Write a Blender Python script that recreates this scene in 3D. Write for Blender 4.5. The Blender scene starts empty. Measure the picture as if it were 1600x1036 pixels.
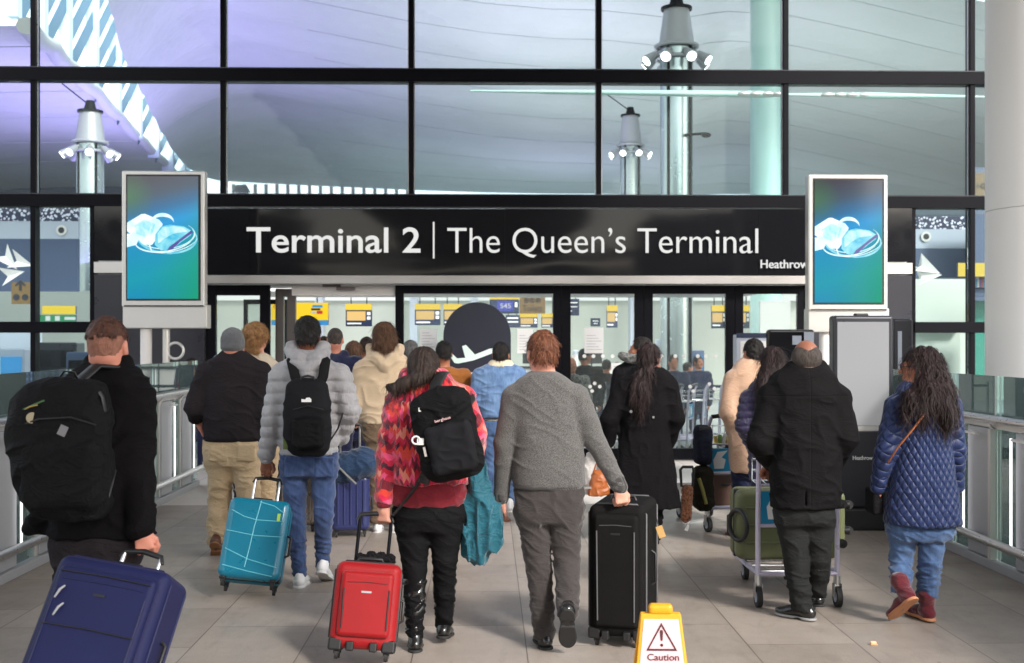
import bpy, bmesh, math, random, os
import numpy as np
from mathutils import Vector, Matrix
R = math.radians
C = bpy.context.scene.collection
random.seed(7)
rng = np.random.default_rng(11)
Q = float(os.environ.get('QV', '1'))        # voxel coarsening for quick tests

# ------------------------------------------------------------------ camera, sky, sun, exposure
FPX, YAW, CH = 1800.0, math.atan(38 / 1800), 1.7
cd = bpy.data.cameras.new('camera'); cam = bpy.data.objects.new('camera', cd); C.objects.link(cam)
cam.location = (0, 0, CH); cam.rotation_euler = (R(90), 0, -YAW)
cd.sensor_width = 36; cd.lens = FPX / 1600 * 36; cd.shift_y = 15 / 1600; cd.clip_end = 3000; cd.clip_start = .1
cd.dof.use_dof = True; cd.dof.focus_distance = 7.2; cd.dof.aperture_fstop = 3.5
bpy.context.scene.camera = cam
wd = bpy.data.worlds.new('World'); bpy.context.scene.world = wd; wd.use_nodes = True
nt = wd.node_tree; nt.nodes.clear()
so = nt.nodes.new('ShaderNodeOutputWorld'); bg = nt.nodes.new('ShaderNodeBackground'); sk = nt.nodes.new('ShaderNodeTexSky')
SUN_EL, SUN_AZ = R(34), R(146)              # azimuth measured clockwise from +Y: behind the camera on the right
sk.sky_type = 'NISHITA'; sk.sun_disc = False; sk.sun_elevation = SUN_EL; sk.sun_rotation = SUN_AZ
sk.air_density = 1.3; sk.dust_density = 1.2; sk.ozone_density = 1.0
bg.inputs[1].default_value = .15
hs_w = nt.nodes.new('ShaderNodeHueSaturation'); hs_w.inputs['Saturation'].default_value = .42; nt.links.new(sk.outputs[0], hs_w.inputs['Color']); tw = nt.nodes.new('ShaderNodeMix'); tw.data_type = 'RGBA'; tw.blend_type = 'MULTIPLY'; tw.inputs[0].default_value = 1; tw.inputs[7].default_value = (1, .95, .91, 1); nt.links.new(hs_w.outputs[0], tw.inputs[6]); nt.links.new(tw.outputs[2], bg.inputs[0]); nt.links.new(bg.outputs[0], so.inputs[0])
sl = bpy.data.lights.new('sun', 'SUN'); sl.energy = 1.35; sl.angle = R(9); sl.color = (1, .96, .91)
sun = bpy.data.objects.new('sun', sl); C.objects.link(sun)
sd = Vector((math.sin(SUN_AZ) * math.cos(SUN_EL), math.cos(SUN_AZ) * math.cos(SUN_EL), math.sin(SUN_EL)))
sun.rotation_euler = sd.to_track_quat('Z', 'Y').to_euler(); sun.location = (20, -20, 30)
vs = bpy.context.scene.view_settings
bpy.context.scene.display_settings.display_device = 'sRGB'
vs.view_transform = 'Standard'; vs.look = 'None'; vs.gamma = 1; vs.exposure = 1.6
EX = 1 / 2 ** vs.exposure
cy = bpy.context.scene.cycles
cy.use_denoising = True; cy.max_bounces = 8; cy.diffuse_bounces = 3; cy.glossy_bounces = 3
cy.transparent_max_bounces = 24; cy.transmission_bounces = 4; cy.caustics_reflective = False; cy.caustics_refractive = False
cy.sample_clamp_indirect = 6

def W(px, py, d):
    u = (px - 800) / FPX; v = (533 - py) / FPX
    return Vector((d * (u * math.cos(YAW) + math.sin(YAW)), d * (math.cos(YAW) - u * math.sin(YAW)), CH + d * v))
def WY(px, py, Y):
    u = (px - 800) / FPX
    return W(px, py, Y / (math.cos(YAW) - u * math.sin(YAW)))
def srgb(r, g=None, b=None):
    if g is None: r, g, b = r
    f = lambda c: (c / 255 / 12.92) if c / 255 <= .04045 else ((c / 255 + .055) / 1.055) ** 2.4
    return (f(r), f(g), f(b))

# ------------------------------------------------------------------ materials
class NT:
    def __init__(s, name):
        s.m = bpy.data.materials.new(name); s.m.use_nodes = True; s.t = s.m.node_tree; s.n = s.t.nodes
        s.b = s.n['Principled BSDF']; s.out = s.n['Material Output']
        tc = s.n.new('ShaderNodeTexCoord'); s.co = tc.outputs['Object']; s.gen = tc.outputs['Generated']
        sp = s.n.new('ShaderNodeSeparateXYZ'); s.l(s.co, sp.inputs[0]); s.x, s.y, s.z = sp.outputs
    def l(s, a, b): s.t.links.new(a, b)
    def put(s, v, sock):
        if hasattr(v, 'is_output'): s.l(v, sock)
        else: sock.default_value = v
    def math(s, op, a, b=None, c=None, clamp=False):
        n = s.n.new('ShaderNodeMath'); n.operation = op; n.use_clamp = clamp
        for i, v in enumerate((a, b, c)):
            if v is not None: s.put(v, n.inputs[i])
        return n.outputs[0]
    def noise(s, scale, detail=3, rough=.5, vec=None, dist=0):
        n = s.n.new('ShaderNodeTexNoise'); n.inputs['Scale'].default_value = scale; n.inputs['Detail'].default_value = detail
        n.inputs['Roughness'].default_value = rough; n.inputs['Distortion'].default_value = dist
        s.l(vec or s.co, n.inputs['Vector']); return n.outputs['Fac']
    def mapv(s, scale=(1, 1, 1), rot=(0, 0, 0), loc=(0, 0, 0), src=None):
        n = s.n.new('ShaderNodeMapping'); n.inputs['Scale'].default_value = scale; n.inputs['Rotation'].default_value = rot
        n.inputs['Location'].default_value = loc; s.l(src or s.co, n.inputs['Vector']); return n.outputs[0]
    def comb(s, x, y, z):
        n = s.n.new('ShaderNodeCombineXYZ')
        for i, v in enumerate((x, y, z)): s.put(v, n.inputs[i])
        return n.outputs[0]
    def ramp(s, f, stops, const=False):
        n = s.n.new('ShaderNodeValToRGB'); cr = n.color_ramp
        if const: cr.interpolation = 'CONSTANT'
        while len(cr.elements) > 1: cr.elements.remove(cr.elements[-1])
        for i, (p, c) in enumerate(stops):
            e = cr.elements[0] if i == 0 else cr.elements.new(p)
            e.position = p; e.color = (*c, 1)
        s.l(f, n.inputs[0]); return n.outputs[0]
    def mix(s, f, a, b, mode='MIX'):
        n = s.n.new('ShaderNodeMix'); n.data_type = 'RGBA'; n.blend_type = mode
        s.put(f, n.inputs[0])
        for v, k in ((a, 6), (b, 7)):
            if hasattr(v, 'is_output'): s.l(v, n.inputs[k])
            else: n.inputs[k].default_value = (*v, 1)
        return n.outputs[2]
    def rng(s, f, a, b):
        n = s.n.new('ShaderNodeMapRange'); s.l(f, n.inputs[0]); n.inputs[3].default_value = a; n.inputs[4].default_value = b
        return n.outputs[0]
    def bump(s, h, strength=.5, dist=.01):
        n = s.n.new('ShaderNodeBump'); n.inputs['Strength'].default_value = strength; n.inputs['Distance'].default_value = dist
        s.l(h, n.inputs['Height']); s.l(n.outputs[0], s.b.inputs['Normal'])
    def col(s, v):
        if hasattr(v, 'is_output'): s.l(v, s.b.inputs['Base Color'])
        else: s.b.inputs['Base Color'].default_value = (*v, 1)
    def set(s, rough=None, metal=None, spec=None, **k):
        if rough is not None: s.put(rough, s.b.inputs['Roughness'])
        if metal is not None: s.b.inputs['Metallic'].default_value = metal
        if spec is not None: s.b.inputs['Specular IOR Level'].default_value = spec
        for a, v in k.items(): s.b.inputs[a.replace('_', ' ')].default_value = v
        return s

def plain(name, c, rough=.5, metal=0, var=.12, vs_=4, bump=0, bs=60, spec=.5, coat=0):
    t = NT(name)
    f = t.noise(vs_, 4)
    t.col(t.mix(f, tuple(x * (1 - var) for x in c), tuple(min(1, x * (1 + var)) for x in c)))
    t.set(rough=t.rng(t.noise(vs_ * 3, 3), max(.02, rough - .08), min(1, rough + .08)), metal=metal, spec=spec)
    if coat: t.b.inputs['Coat Weight'].default_value = coat; t.b.inputs['Coat Roughness'].default_value = .15
    if bump: t.bump(t.noise(bs, 3), bump, .004)
    return t.m
def glow(name, c, e):
    t = NT(name); t.col((0.02, .02, .02)); t.b.inputs['Emission Color'].default_value = (*c, 1); t.b.inputs['Emission Strength'].default_value = e * EX * 1.05
    return t.m
def glass(name, tint=(.9, .96, .95), ior=1.45, rough=.0, dirt=0.0, boost=1.0):
    t = NT(name); t.n.remove(t.b)
    tr = t.n.new('ShaderNodeBsdfTransparent'); tr.inputs[0].default_value = (*tint, 1)
    gl = t.n.new('ShaderNodeBsdfGlossy'); gl.inputs['Roughness'].default_value = rough; gl.inputs[0].default_value = (.95, 1, 1, 1)
    fr = t.n.new('ShaderNodeFresnel'); fr.inputs[0].default_value = ior
    mx = t.n.new('ShaderNodeMixShader'); t.l(t.math('MULTIPLY', fr.outputs[0], boost, clamp=True), mx.inputs[0]); t.l(tr.outputs[0], mx.inputs[1]); t.l(gl.outputs[0], mx.inputs[2])
    last = mx.outputs[0]
    if dirt:
        df = t.n.new('ShaderNodeBsdfDiffuse'); df.inputs[0].default_value = (.75, .85, .84, 1)
        m2 = t.n.new('ShaderNodeMixShader'); t.l(t.rng(t.noise(1.3, 4), dirt * .4, dirt * 1.6), m2.inputs[0]); t.l(last, m2.inputs[1]); t.l(df.outputs[0], m2.inputs[2]); last = m2.outputs[0]
    t.l(last, t.out.inputs[0]); return t.m

def fabric(name, c, c2=None, kind='weave', rough=.88, sheen=.25, amp=.35, scale=1, seams=(), var=.2):
    t = NT(name)
    big = t.noise(5, 4); fine = t.noise(420 * scale, 2); mid = t.noise(60 * scale, 4, .65)
    lo = tuple(x * (1 - var) for x in c); hi = tuple(min(1, x * (1 + var)) for x in c)
    base = t.mix(big, lo, hi)
    h = t.math('MULTIPLY', fine, .5)
    if kind == 'heather':
        f = t.ramp(t.noise(240 * scale, 3, .7), [(.36, (0, 0, 0)), (.62, (1, 1, 1))])
        base = t.mix(f, tuple(x * .55 for x in c), c2 or tuple(x * 1.5 for x in c)); h = t.math('ADD', mid, fine)
    if kind == 'denim':
        w = t.noise(30, 4, .7, vec=t.mapv((1, 1, .25)))
        base = t.mix(t.math('MULTIPLY', t.math('ADD', t.rng(w, -.5, 1.4), t.rng(t.noise(4.5, 3), -.7, 1.1)), .75, clamp=True), c, c2 or tuple(x * 2 for x in c)); h = t.math('ADD', h, t.math('MULTIPLY', w, .6))
    if kind == 'crease':
        
        q_ = t.math('SUBTRACT', 1, t.math('ABSOLUTE', t.math('SUBTRACT', t.math('MULTIPLY', t.noise(7, 2, .5, vec=t.mapv((1, 1, 1.7)), dist=1.2), 2), 1)))
        q2 = t.math('SUBTRACT', 1, t.math('ABSOLUTE', t.math('SUBTRACT', t.math('MULTIPLY', t.noise(17, 2, .5, vec=t.mapv((1, 1, 1.3)), dist=.8), 2), 1)))
        h = t.math('ADD', h, t.math('ADD', t.math('MULTIPLY', t.math('POWER', q_, 7), 1.25), t.math('MULTIPLY', t.math('POWER', q2, 7), .4)))
    if kind == 'fleece': h = t.math('ADD', t.noise(150 * scale, 3, .8), mid)
    if kind == 'puffer':
        h = t.math('ADD', t.math('MULTIPLY', t.noise(14, 3, .6, vec=t.mapv((3.0, 3.0, .8)), dist=.8), 3.0), t.math('MULTIPLY', mid, .6))
    if kind == 'quilt':
        an = t.math('MULTIPLY', t.math('ARCTAN2', t.x, t.math('MULTIPLY', t.y, -1)), .20)
        k = math.pi / .052
        a1 = t.math('ABSOLUTE', t.math('SINE', t.math('MULTIPLY', t.math('ADD', an, t.math('MULTIPLY', t.z, .75)), k)))
        a2 = t.math('ABSOLUTE', t.math('SINE', t.math('MULTIPLY', t.math('SUBTRACT', an, t.math('MULTIPLY', t.z, .75)), k)))
        qh = t.math('POWER', t.math('MULTIPLY', a1, a2), .45)
        h = t.math('ADD', t.math('MULTIPLY', qh, 2.4), t.math('MULTIPLY', fine, .1))
    if kind == 'zigzag':
        an = t.math('MULTIPLY', t.math('ARCTAN2', t.x, t.math('MULTIPLY', t.y, -1)), .2)
        wob = t.math('MULTIPLY', t.noise(20, 2), .02)
        tri = t.math('PINGPONG', t.math('ADD', an, wob), .018)
        v = t.math('FLOOR', t.math('MULTIPLY', t.math('ADD', t.math('ADD', t.z, t.math('MULTIPLY', tri, 1.6)), wob), 34))
        uu = t.math('FLOOR', t.math('MULTIPLY', t.math('ADD', an, t.math('MULTIPLY', wob, .6)), 52))
        wn = t.n.new('ShaderNodeTexWhiteNoise'); wn.noise_dimensions = '3D'; t.l(t.comb(uu, v, 0), wn.inputs[0])
        band = t.math('FRACT', t.math('MULTIPLY', v, .2501))
        fr2 = t.math('FRACT', t.math('ADD', band, t.math('MULTIPLY', wn.outputs[0], .42)))
        base = t.ramp(fr2, [(0, srgb(122, 12, 38)), (.17, srgb(214, 26, 72)), (.36, srgb(235, 84, 128)), (.5, srgb(228, 64, 48)), (.64, srgb(238, 140, 120)), (.74, srgb(196, 18, 50)), (.88, srgb(70, 12, 40))], True)
        h = t.math('ADD', t.noise(230, 3, .9), t.math('MULTIPLY', t.noise(60, 3, .8), .8))
    if kind == 'rib': h = t.math('MULTIPLY', t.math('SINE', t.math('MULTIPLY', t.math('ARCTAN2', t.x, t.math('MULTIPLY', t.y, -1)), 130)), .8)
    if kind == 'plaid':
        s1 = t.math('GREATER_THAN', t.math('FRACT', t.math('MULTIPLY', t.x, 14)), .6); s2 = t.math('GREATER_THAN', t.math('FRACT', t.math('MULTIPLY', t.z, 14)), .6)
        base = t.mix(t.math('MULTIPLY', t.math('ADD', s1, s2), .4), c, c2)
    if kind == 'leopard':
        base = t.ramp(t.noise(60, 3, .7), [(.4, c2), (.52, c)]); h = mid
    for ax, p in seams:
        src = {'x': t.x, 'z': t.z}[ax]
        g = t.math('SMOOTH_MIN', t.math('MULTIPLY', t.math('ABSOLUTE', t.math('SUBTRACT', src, p)), 260), 1.6, .3)
        h = t.math('ADD', h, t.math('MULTIPLY', g, 1.2))
    dk = max(c) < .03
    t.col(base); t.set(rough=max(rough, .8) if dk else rough, spec=.1 if dk else .3); t.b.inputs['Sheen Weight'].default_value = 0 if dk else sheen; t.b.inputs['Sheen Roughness'].default_value = .5
    t.bump(h, amp, .006); return t.m

def hairmat(name, c, c2, shine=.45):
    t = NT(name); f = t.noise(70, 4, .75, vec=t.mapv((1, 1, .22))); g = t.noise(28, 4, .7)
    t.col(t.mix(t.rng(t.math('MULTIPLY', t.math('ADD', f, g), .5), -1.0, 1.9), c, c2)); t.set(rough=shine + .1, spec=.35); t.bump(f, .8, .012); return t.m
def skinmat(name, c):
    t = NT(name); f = t.noise(24, 4); 
    t.col(t.mix(f, tuple(x * .86 for x in c), (min(1, c[0] * 1.12), c[1] * .98, c[2] * .95))); t.set(rough=.5, spec=.4)
    t.b.inputs['Subsurface Weight'].default_value = .15; t.b.inputs['Subsurface Scale'].default_value = .01
    t.b.inputs['Subsurface Radius'].default_value = (1, .35, .2)
    t.bump(t.noise(180, 3), .15, .003); return t.m

# ------------------------------------------------------------------ object helpers
def tag(o, label=None, cat=None, group=None, kind=None):
    if label: o['label'] = label
    if cat: o['category'] = cat
    if group: o['group'] = group
    if kind: o['kind'] = kind
    return o
def empty(name, loc=(0, 0, 0), rot=(0, 0, 0), label=None, cat=None, group=None, kind=None):
    o = bpy.data.objects.new(name, None); C.objects.link(o); o.location = loc; o.rotation_euler = rot
    o.empty_display_size = .1
    return tag(o, label, cat, group, kind)
def copy_tree(o, parent=None):
    c = o.copy(); C.objects.link(c); c.parent = parent
    for ch in list(o.children): copy_tree(ch, c)
    return c
def add_mesh(name, V, F, mats, parent=None, smooth=False, mi=None):
    me = bpy.data.meshes.new(name)
    if isinstance(F, np.ndarray) and len(F):
        k = F.shape[1]
        me.vertices.add(len(V)); me.vertices.foreach_set('co', np.asarray(V, np.float32).ravel())
        me.loops.add(F.size); me.loops.foreach_set('vertex_index', F.astype(np.int32).ravel())
        me.polygons.add(len(F)); me.polygons.foreach_set('loop_start', np.arange(0, F.size, k, dtype=np.int32))
        try: me.polygons.foreach_set('loop_total', np.full(len(F), k, np.int32))
        except Exception: pass
    else: me.from_pydata([tuple(v) for v in V], [], [tuple(f) for f in F])
    for m in (mats if isinstance(mats, (list, tuple)) else [mats]): me.materials.append(m)
    if mi is not None: me.polygons.foreach_set('material_index', np.asarray(mi, np.int32))
    me.update(calc_edges=True); me.validate()
    if smooth: me.polygons.foreach_set('use_smooth', np.ones(len(me.polygons), bool))
    o = bpy.data.objects.new(name, me); C.objects.link(o); o.parent = parent
    return o
def frame(z, up=(0, 0, 1)):
    z = Vector(z).normalized(); u = Vector(up)
    if abs(z.dot(u)) > .98: u = Vector((0, 1, 0))
    x = u.cross(z).normalized(); y = z.cross(x)
    return Matrix((x, y, z)).transposed()
class MB:
    def __init__(s): s.v = []; s.f = []; s.sm = []
    def add(s, vs, fs, sm=False):
        n = len(s.v); s.v += [tuple(v) for v in vs]; s.f += [tuple(i + n for i in f) for f in fs]; s.sm += [sm] * len(fs); return s
    def box(s, c, size, rot=None):
        M = rot if rot is not None else Matrix.Identity(3); c = Vector(c)
        vs = [c + M @ Vector((x * size[0] / 2, y * size[1] / 2, z * size[2] / 2)) for x in (-1, 1) for y in (-1, 1) for z in (-1, 1)]
        return s.add(vs, [(0, 1, 3, 2), (4, 6, 7, 5), (0, 4, 5, 1), (2, 3, 7, 6), (0, 2, 6, 4), (1, 5, 7, 3)])
    def bb(s, lo, hi): return s.box([(a + b) / 2 for a, b in zip(lo, hi)], [b - a for a, b in zip(lo, hi)])
    def cyl(s, a, b, r, r2=None, seg=14, cap=True):
        a, b = Vector(a), Vector(b); r2 = r if r2 is None else r2; M = frame(b - a)
        vs = []; 
        for p, q in ((a, r), (b, r2)):
            for i in range(seg):
                t = 2 * math.pi * i / seg; vs.append(p + M @ Vector((q * math.cos(t), q * math.sin(t), 0)))
        s.add(vs, [(i, (i + 1) % seg, seg + (i + 1) % seg, seg + i) for i in range(seg)], True)
        if cap: s.add(vs[:seg], [tuple(range(seg))[::-1]]); s.add(vs[seg:], [tuple(range(seg))])
        return s
    def tube(s, pts, r, seg=8, closed=False, flat=1.0):
        pts = [Vector(p) for p in pts]; n = len(pts); vs = []; up = None
        rr = r if isinstance(r, (list, tuple)) else [r] * n
        for i, p in enumerate(pts):
            t = (pts[(i + 1) % n] - pts[i - 1]) if closed else (pts[min(i + 1, n - 1)] - pts[max(i - 1, 0)])
            t.normalize()
            if up is None: up = Vector((0, 0, 1)) if abs(t.z) < .9 else Vector((0, 1, 0))
            x = up.cross(t).normalized(); y = t.cross(x); up = y
            for k in range(seg):
                a = 2 * math.pi * k / seg; vs.append(p + x * math.cos(a) * rr[i] + y * math.sin(a) * rr[i] * flat)
        m = n if closed else n - 1
        s.add(vs, [(i * seg + k, i * seg + (k + 1) % seg, ((i + 1) % n) * seg + (k + 1) % seg, ((i + 1) % n) * seg + k) for i in range(m) for k in range(seg)], True)
        if not closed: s.add(vs[:seg], [tuple(range(seg))[::-1]]); s.add(vs[-seg:], [tuple(range(seg))])
        return s
    def ring(s, c, R0, r, axis=(0, 0, 1), seg=24, s2=8):
        M = frame(axis); c = Vector(c)
        return s.tube([c + M @ Vector((R0 * math.cos(2 * math.pi * i / seg), R0 * math.sin(2 * math.pi * i / seg), 0)) for i in range(seg)], r, s2, True)
    def sph(s, c, r, seg=12, rings=8):
        rx, ry, rz = (r, r, r) if isinstance(r, (int, float)) else r
        vs = []; c = Vector(c)
        for i in range(rings + 1):
            p = math.pi * i / rings
            for k in range(seg):
                a = 2 * math.pi * k / seg; vs.append(c + Vector((rx * math.sin(p) * math.cos(a), ry * math.sin(p) * math.sin(a), rz * math.cos(p))))
        return s.add(vs, [(i * seg + k, (i + 1) * seg + k, (i + 1) * seg + (k + 1) % seg, i * seg + (k + 1) % seg) for i in range(rings) for k in range(seg)], True)
    def poly(s, pts, nrm, th):
        """extruded outline, front face at pts, thickness th along -nrm"""
        n = len(pts); nrm = Vector(nrm).normalized(); a = [Vector(p) for p in pts]; b = [p - nrm * th for p in a]
        s.add(a + b, [tuple(range(n)), tuple(range(2 * n - 1, n - 1, -1))] + [(i, n + i, n + (i + 1) % n, (i + 1) % n) for i in range(n)]); return s
    def obj(s, name, mat, parent=None, bevel=0, seg=2, smooth=None):
        o = add_mesh(name, s.v, s.f, mat, parent)
        o.data.polygons.foreach_set('use_smooth', [True] * len(s.f) if (bevel or smooth) else s.sm) if len(o.data.polygons) == len(s.f) else None
        if not len(o.data.polygons) == len(s.f): 
            for p in o.data.polygons: p.use_smooth = bool(bevel)
        if bevel:
            m = o.modifiers.new('bevel', 'BEVEL'); m.width = bevel; m.segments = seg; m.limit_method = 'ANGLE'; m.angle_limit = R(40); m.harden_normals = True
        return o
def text(s_, name, mat, parent, p0, p1, h=None, ext=.01, off=0.0, rot=(R(90), 0, 0), spacing=1.0):
    """lettering whose ink spans p0..p1 (bottom-left / bottom-right), cap height h"""
    cu = bpy.data.curves.new('t', 'FONT'); cu.body = s_; cu.size = 1; cu.extrude = .02; cu.offset = off; cu.space_character = spacing; cu.resolution_u = 5
    to = bpy.data.objects.new('t', cu); C.objects.link(to)
    me = bpy.data.meshes.new_from_object(to); bpy.data.objects.remove(to)
    co = np.zeros(len(me.vertices) * 3); me.vertices.foreach_get('co', co); co = co.reshape(-1, 3)
    lo = co.min(0); hi = co.max(0); w = (Vector(p1) - Vector(p0)).length
    sx = w / (hi[0] - lo[0]); sy = (h / (hi[1] - max(lo[1], -0.0 if lo[1] > -.05 else 0))) if h else sx
    co[:, 0] = (co[:, 0] - lo[0]) * sx; co[:, 1] = co[:, 1] * sy; co[:, 2] *= ext / .02
    me.vertices.foreach_set('co', co.ravel()); me.materials.append(mat); me.update(); me.name = name
    o = bpy.data.objects.new(name, me); C.objects.link(o); o.location = p0; o.rotation_euler = rot; o.parent = parent
    return o

# ------------------------------------------------------------------ implicit surface modelling
LAT = rng.random((32, 32, 32)).astype(np.float32)
def vnoise(x, y, z):
    xi, yi, zi = np.floor(x).astype(int), np.floor(y).astype(int), np.floor(z).astype(int)
    fx, fy, fz = x - xi, y - yi, z - zi
    fx = fx * fx * (3 - 2 * fx); fy = fy * fy * (3 - 2 * fy); fz = fz * fz * (3 - 2 * fz)
    g = lambda a, b, c: LAT[(xi + a) & 31, (yi + b) & 31, (zi + c) & 31]
    l = lambda a, b, t: a + (b - a) * t
    return l(l(l(g(0, 0, 0), g(1, 0, 0), fx), l(g(0, 1, 0), g(1, 1, 0), fx), fy), l(l(g(0, 0, 1), g(1, 0, 1), fx), l(g(0, 1, 1), g(1, 1, 1), fx), fy), fz)
def A(*v): return np.array(v, np.float32)
def N(v): v = np.asarray(v, np.float32); return v / (np.linalg.norm(v) + 1e-9)
def cap(a, b, ra, rb):
    a, b = np.asarray(a, np.float32), np.asarray(b, np.float32); m = max(ra, rb)
    ba = b - a; L2 = float((ba * ba).sum()) + 1e-9
    def f(X, Y, Z):
        x, y, z = X - a[0], Y - a[1], Z - a[2]
        t = np.clip((x * ba[0] + y * ba[1] + z * ba[2]) / L2, 0, 1)
        return np.sqrt((x - t * ba[0]) ** 2 + (y - t * ba[1]) ** 2 + (z - t * ba[2]) ** 2) - (ra + (rb - ra) * t)
    return (np.minimum(a, b) - m, np.maximum(a, b) + m, f)
def ell(c, r, M=None):
    c = np.asarray(c, np.float32); r = np.asarray(r, np.float32); Mi = None if M is None else np.array(M, np.float32).T
    m = r if M is None else np.full(3, r.max())
    def f(X, Y, Z):
        x, y, z = X - c[0], Y - c[1], Z - c[2]
        if Mi is not None: x, y, z = (Mi[i, 0] * x + Mi[i, 1] * y + Mi[i, 2] * z for i in range(3))
        k0 = np.sqrt((x / r[0]) ** 2 + (y / r[1]) ** 2 + (z / r[2]) ** 2); k1 = np.sqrt((x / r[0] ** 2) ** 2 + (y / r[1] ** 2) ** 2 + (z / r[2] ** 2) ** 2) + 1e-6
        return k0 * (k0 - 1) / k1
    return (c - m, c + m, f)
def rbx(c, hs, rad, M=None):
    c = np.asarray(c, np.float32); hs = np.asarray(hs, np.float32); Mi = None if M is None else np.array(M, np.float32).T
    m = hs if M is None else np.full(3, float(np.linalg.norm(hs)))
    def f(X, Y, Z):
        x, y, z = X - c[0], Y - c[1], Z - c[2]
        if Mi is not None: x, y, z = (Mi[i, 0] * x + Mi[i, 1] * y + Mi[i, 2] * z for i in range(3))
        qx, qy, qz = np.abs(x) - hs[0] + rad, np.abs(y) - hs[1] + rad, np.abs(z) - hs[2] + rad
        return np.sqrt(np.maximum(qx, 0) ** 2 + np.maximum(qy, 0) ** 2 + np.maximum(qz, 0) ** 2) + np.minimum(np.maximum(qx, np.maximum(qy, qz)), 0) - rad
    return (c - m, c + m, f)
def loft(rows, n=2.4):
    """rows (z, cx, cy, rx, ry), z decreasing or increasing"""
    rows = sorted([tuple(float(q) for q in r) for r in rows]); a = np.array(rows, np.float32)
    zs = np.linspace(a[0, 0], a[-1, 0], 80); out = []
    for j in range(1, 5):
        y = np.interp(zs, a[:, 0], a[:, j]); 
        k = np.array([1, 4, 6, 4, 1]) / 16.; yp = np.pad(y, 2, mode='edge'); out.append(np.convolve(yp, k, 'valid'))
    lo = A((a[:, 1] - a[:, 3]).min(), (a[:, 2] - a[:, 4]).min(), a[0, 0]); hi = A((a[:, 1] + a[:, 3]).max(), (a[:, 2] + a[:, 4]).max(), a[-1, 0])
    def f(X, Y, Z):
        cx, cy_, rx, ry = (np.interp(Z.ravel(), zs, o).astype(np.float32).reshape(Z.shape) for o in out)
        d = ((np.abs(X - cx) / rx) ** n + (np.abs(Y - cy_) / ry) ** n) ** (1 / n) - 1
        d = d * np.minimum(rx, ry)
        dz = np.maximum(a[0, 0] - Z, Z - a[-1, 0]) + .008
        k = .02; hh = np.clip(.5 + .5 * (d - dz) / k, 0, 1)
        return (dz + (d - dz) * hh + k * hh * (1 - hh)).astype(np.float32)
    return (lo, hi, f)
class S:
    """a smooth union of primitives"""
    def __init__(s): s.ops = []; s.disp = []
    def u(s, p, k=.02): s.ops.append(('u', p, k)); return s
    def sub(s, p, k=.01): s.ops.append(('s', p, k)); return s
    def chain(s, pts, rads, k=.02):
        for i in range(len(pts) - 1): s.u(cap(pts[i], pts[i + 1], rads[i], rads[i + 1]), k if i == 0 else .012)
        return s
    def folds(s, amp=.006, sx=.09, sz=.035, seed=0, tilt=.6, zlo=-9, zhi=9):
        def f(x, y, z):
            w = vnoise(x * 7 + seed, y * 7, z * 7) * .08
            q = vnoise(x / sx + seed, y / sx + 3 * seed, (z + tilt * x * np.sin(seed) + w) / sz)
            r = 1 - np.abs(2 * q - 1)
            v = -amp * (1.25 * r * r * r - .3)
            return np.where((z > zlo) & (z < zhi), v, 0)
        s.disp.append(f); return s
    def rings(s, pitch=.07, amp=.009, z0=0, wob=.02):
        def f(x, y, z):
            zz = z + wob * (vnoise(x * 6, y * 6, z * 3) - .5) - z0
            return -amp * (np.abs(np.sin(np.pi * zz / pitch)) ** .6 - .6) 
        s.disp.append(f); return s
    def strands(s, amp=.006, fr=90, zf=7):
        def f(x, y, z):
            an = np.arctan2(x - s.cx, -(y - s.cy))
            return -amp * (vnoise(an * fr / 4 + 2 * vnoise(z * 6, an * 2, z * 0), z * zf, z * 0 + 5) - .5) * 2
        s.disp.append(f); return s
    def mesh(s, h):
        h = h * Q
        los = np.array([p[0] for o, p, k in s.ops if o == 'u']); his = np.array([p[1] for o, p, k in s.ops if o == 'u'])
        lo = los.min(0) - 3 * h - .02; hi = his.max(0) + 3 * h + .02
        n = np.ceil((hi - lo) / h).astype(int) + 1
        D = np.full(n, .5, np.float32); ax = [(lo[i] + h * np.arange(n[i])).astype(np.float32) for i in range(3)]
        for o, p, k in s.ops:
            m = k + 3 * h + .01
            i0 = np.clip(np.floor((p[0] - m - lo) / h).astype(int), 0, n); i1 = np.clip(np.ceil((p[1] + m - lo) / h).astype(int) + 1, 0, n)
            if (i1 <= i0).any(): continue
            sl_ = tuple(slice(a, b) for a, b in zip(i0, i1))
            d = p[2](ax[0][sl_[0]][:, None, None], ax[1][sl_[1]][None, :, None], ax[2][sl_[2]][None, None, :]).astype(np.float32)
            c = D[sl_]
            if o == 'u': hh = np.clip(.5 + .5 * (c - d) / k, 0, 1); D[sl_] = c + (d - c) * hh - k * hh * (1 - hh)
            else: d = -d; hh = np.clip(.5 + .5 * (d - c) / k, 0, 1); D[sl_] = c + (d - c) * hh + k * hh * (1 - hh)
        if s.disp:
            idx = np.nonzero(np.abs(D) < .03); x, y, z = (ax[i][idx[i]] for i in range(3))
            v = np.zeros(len(x), np.float32)
            for f in s.disp: v += f(x, y, z).astype(np.float32)
            D[idx] += v
        return nets(D, lo, h)
    def obj(s, name, mat, parent=None, h=.008, hair=None):
        V, F = s.mesh(h)
        if hair is not None: V, F = add_strands(V, F, **hair)
        return add_mesh(name, V, F, mat, parent, True)
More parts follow.
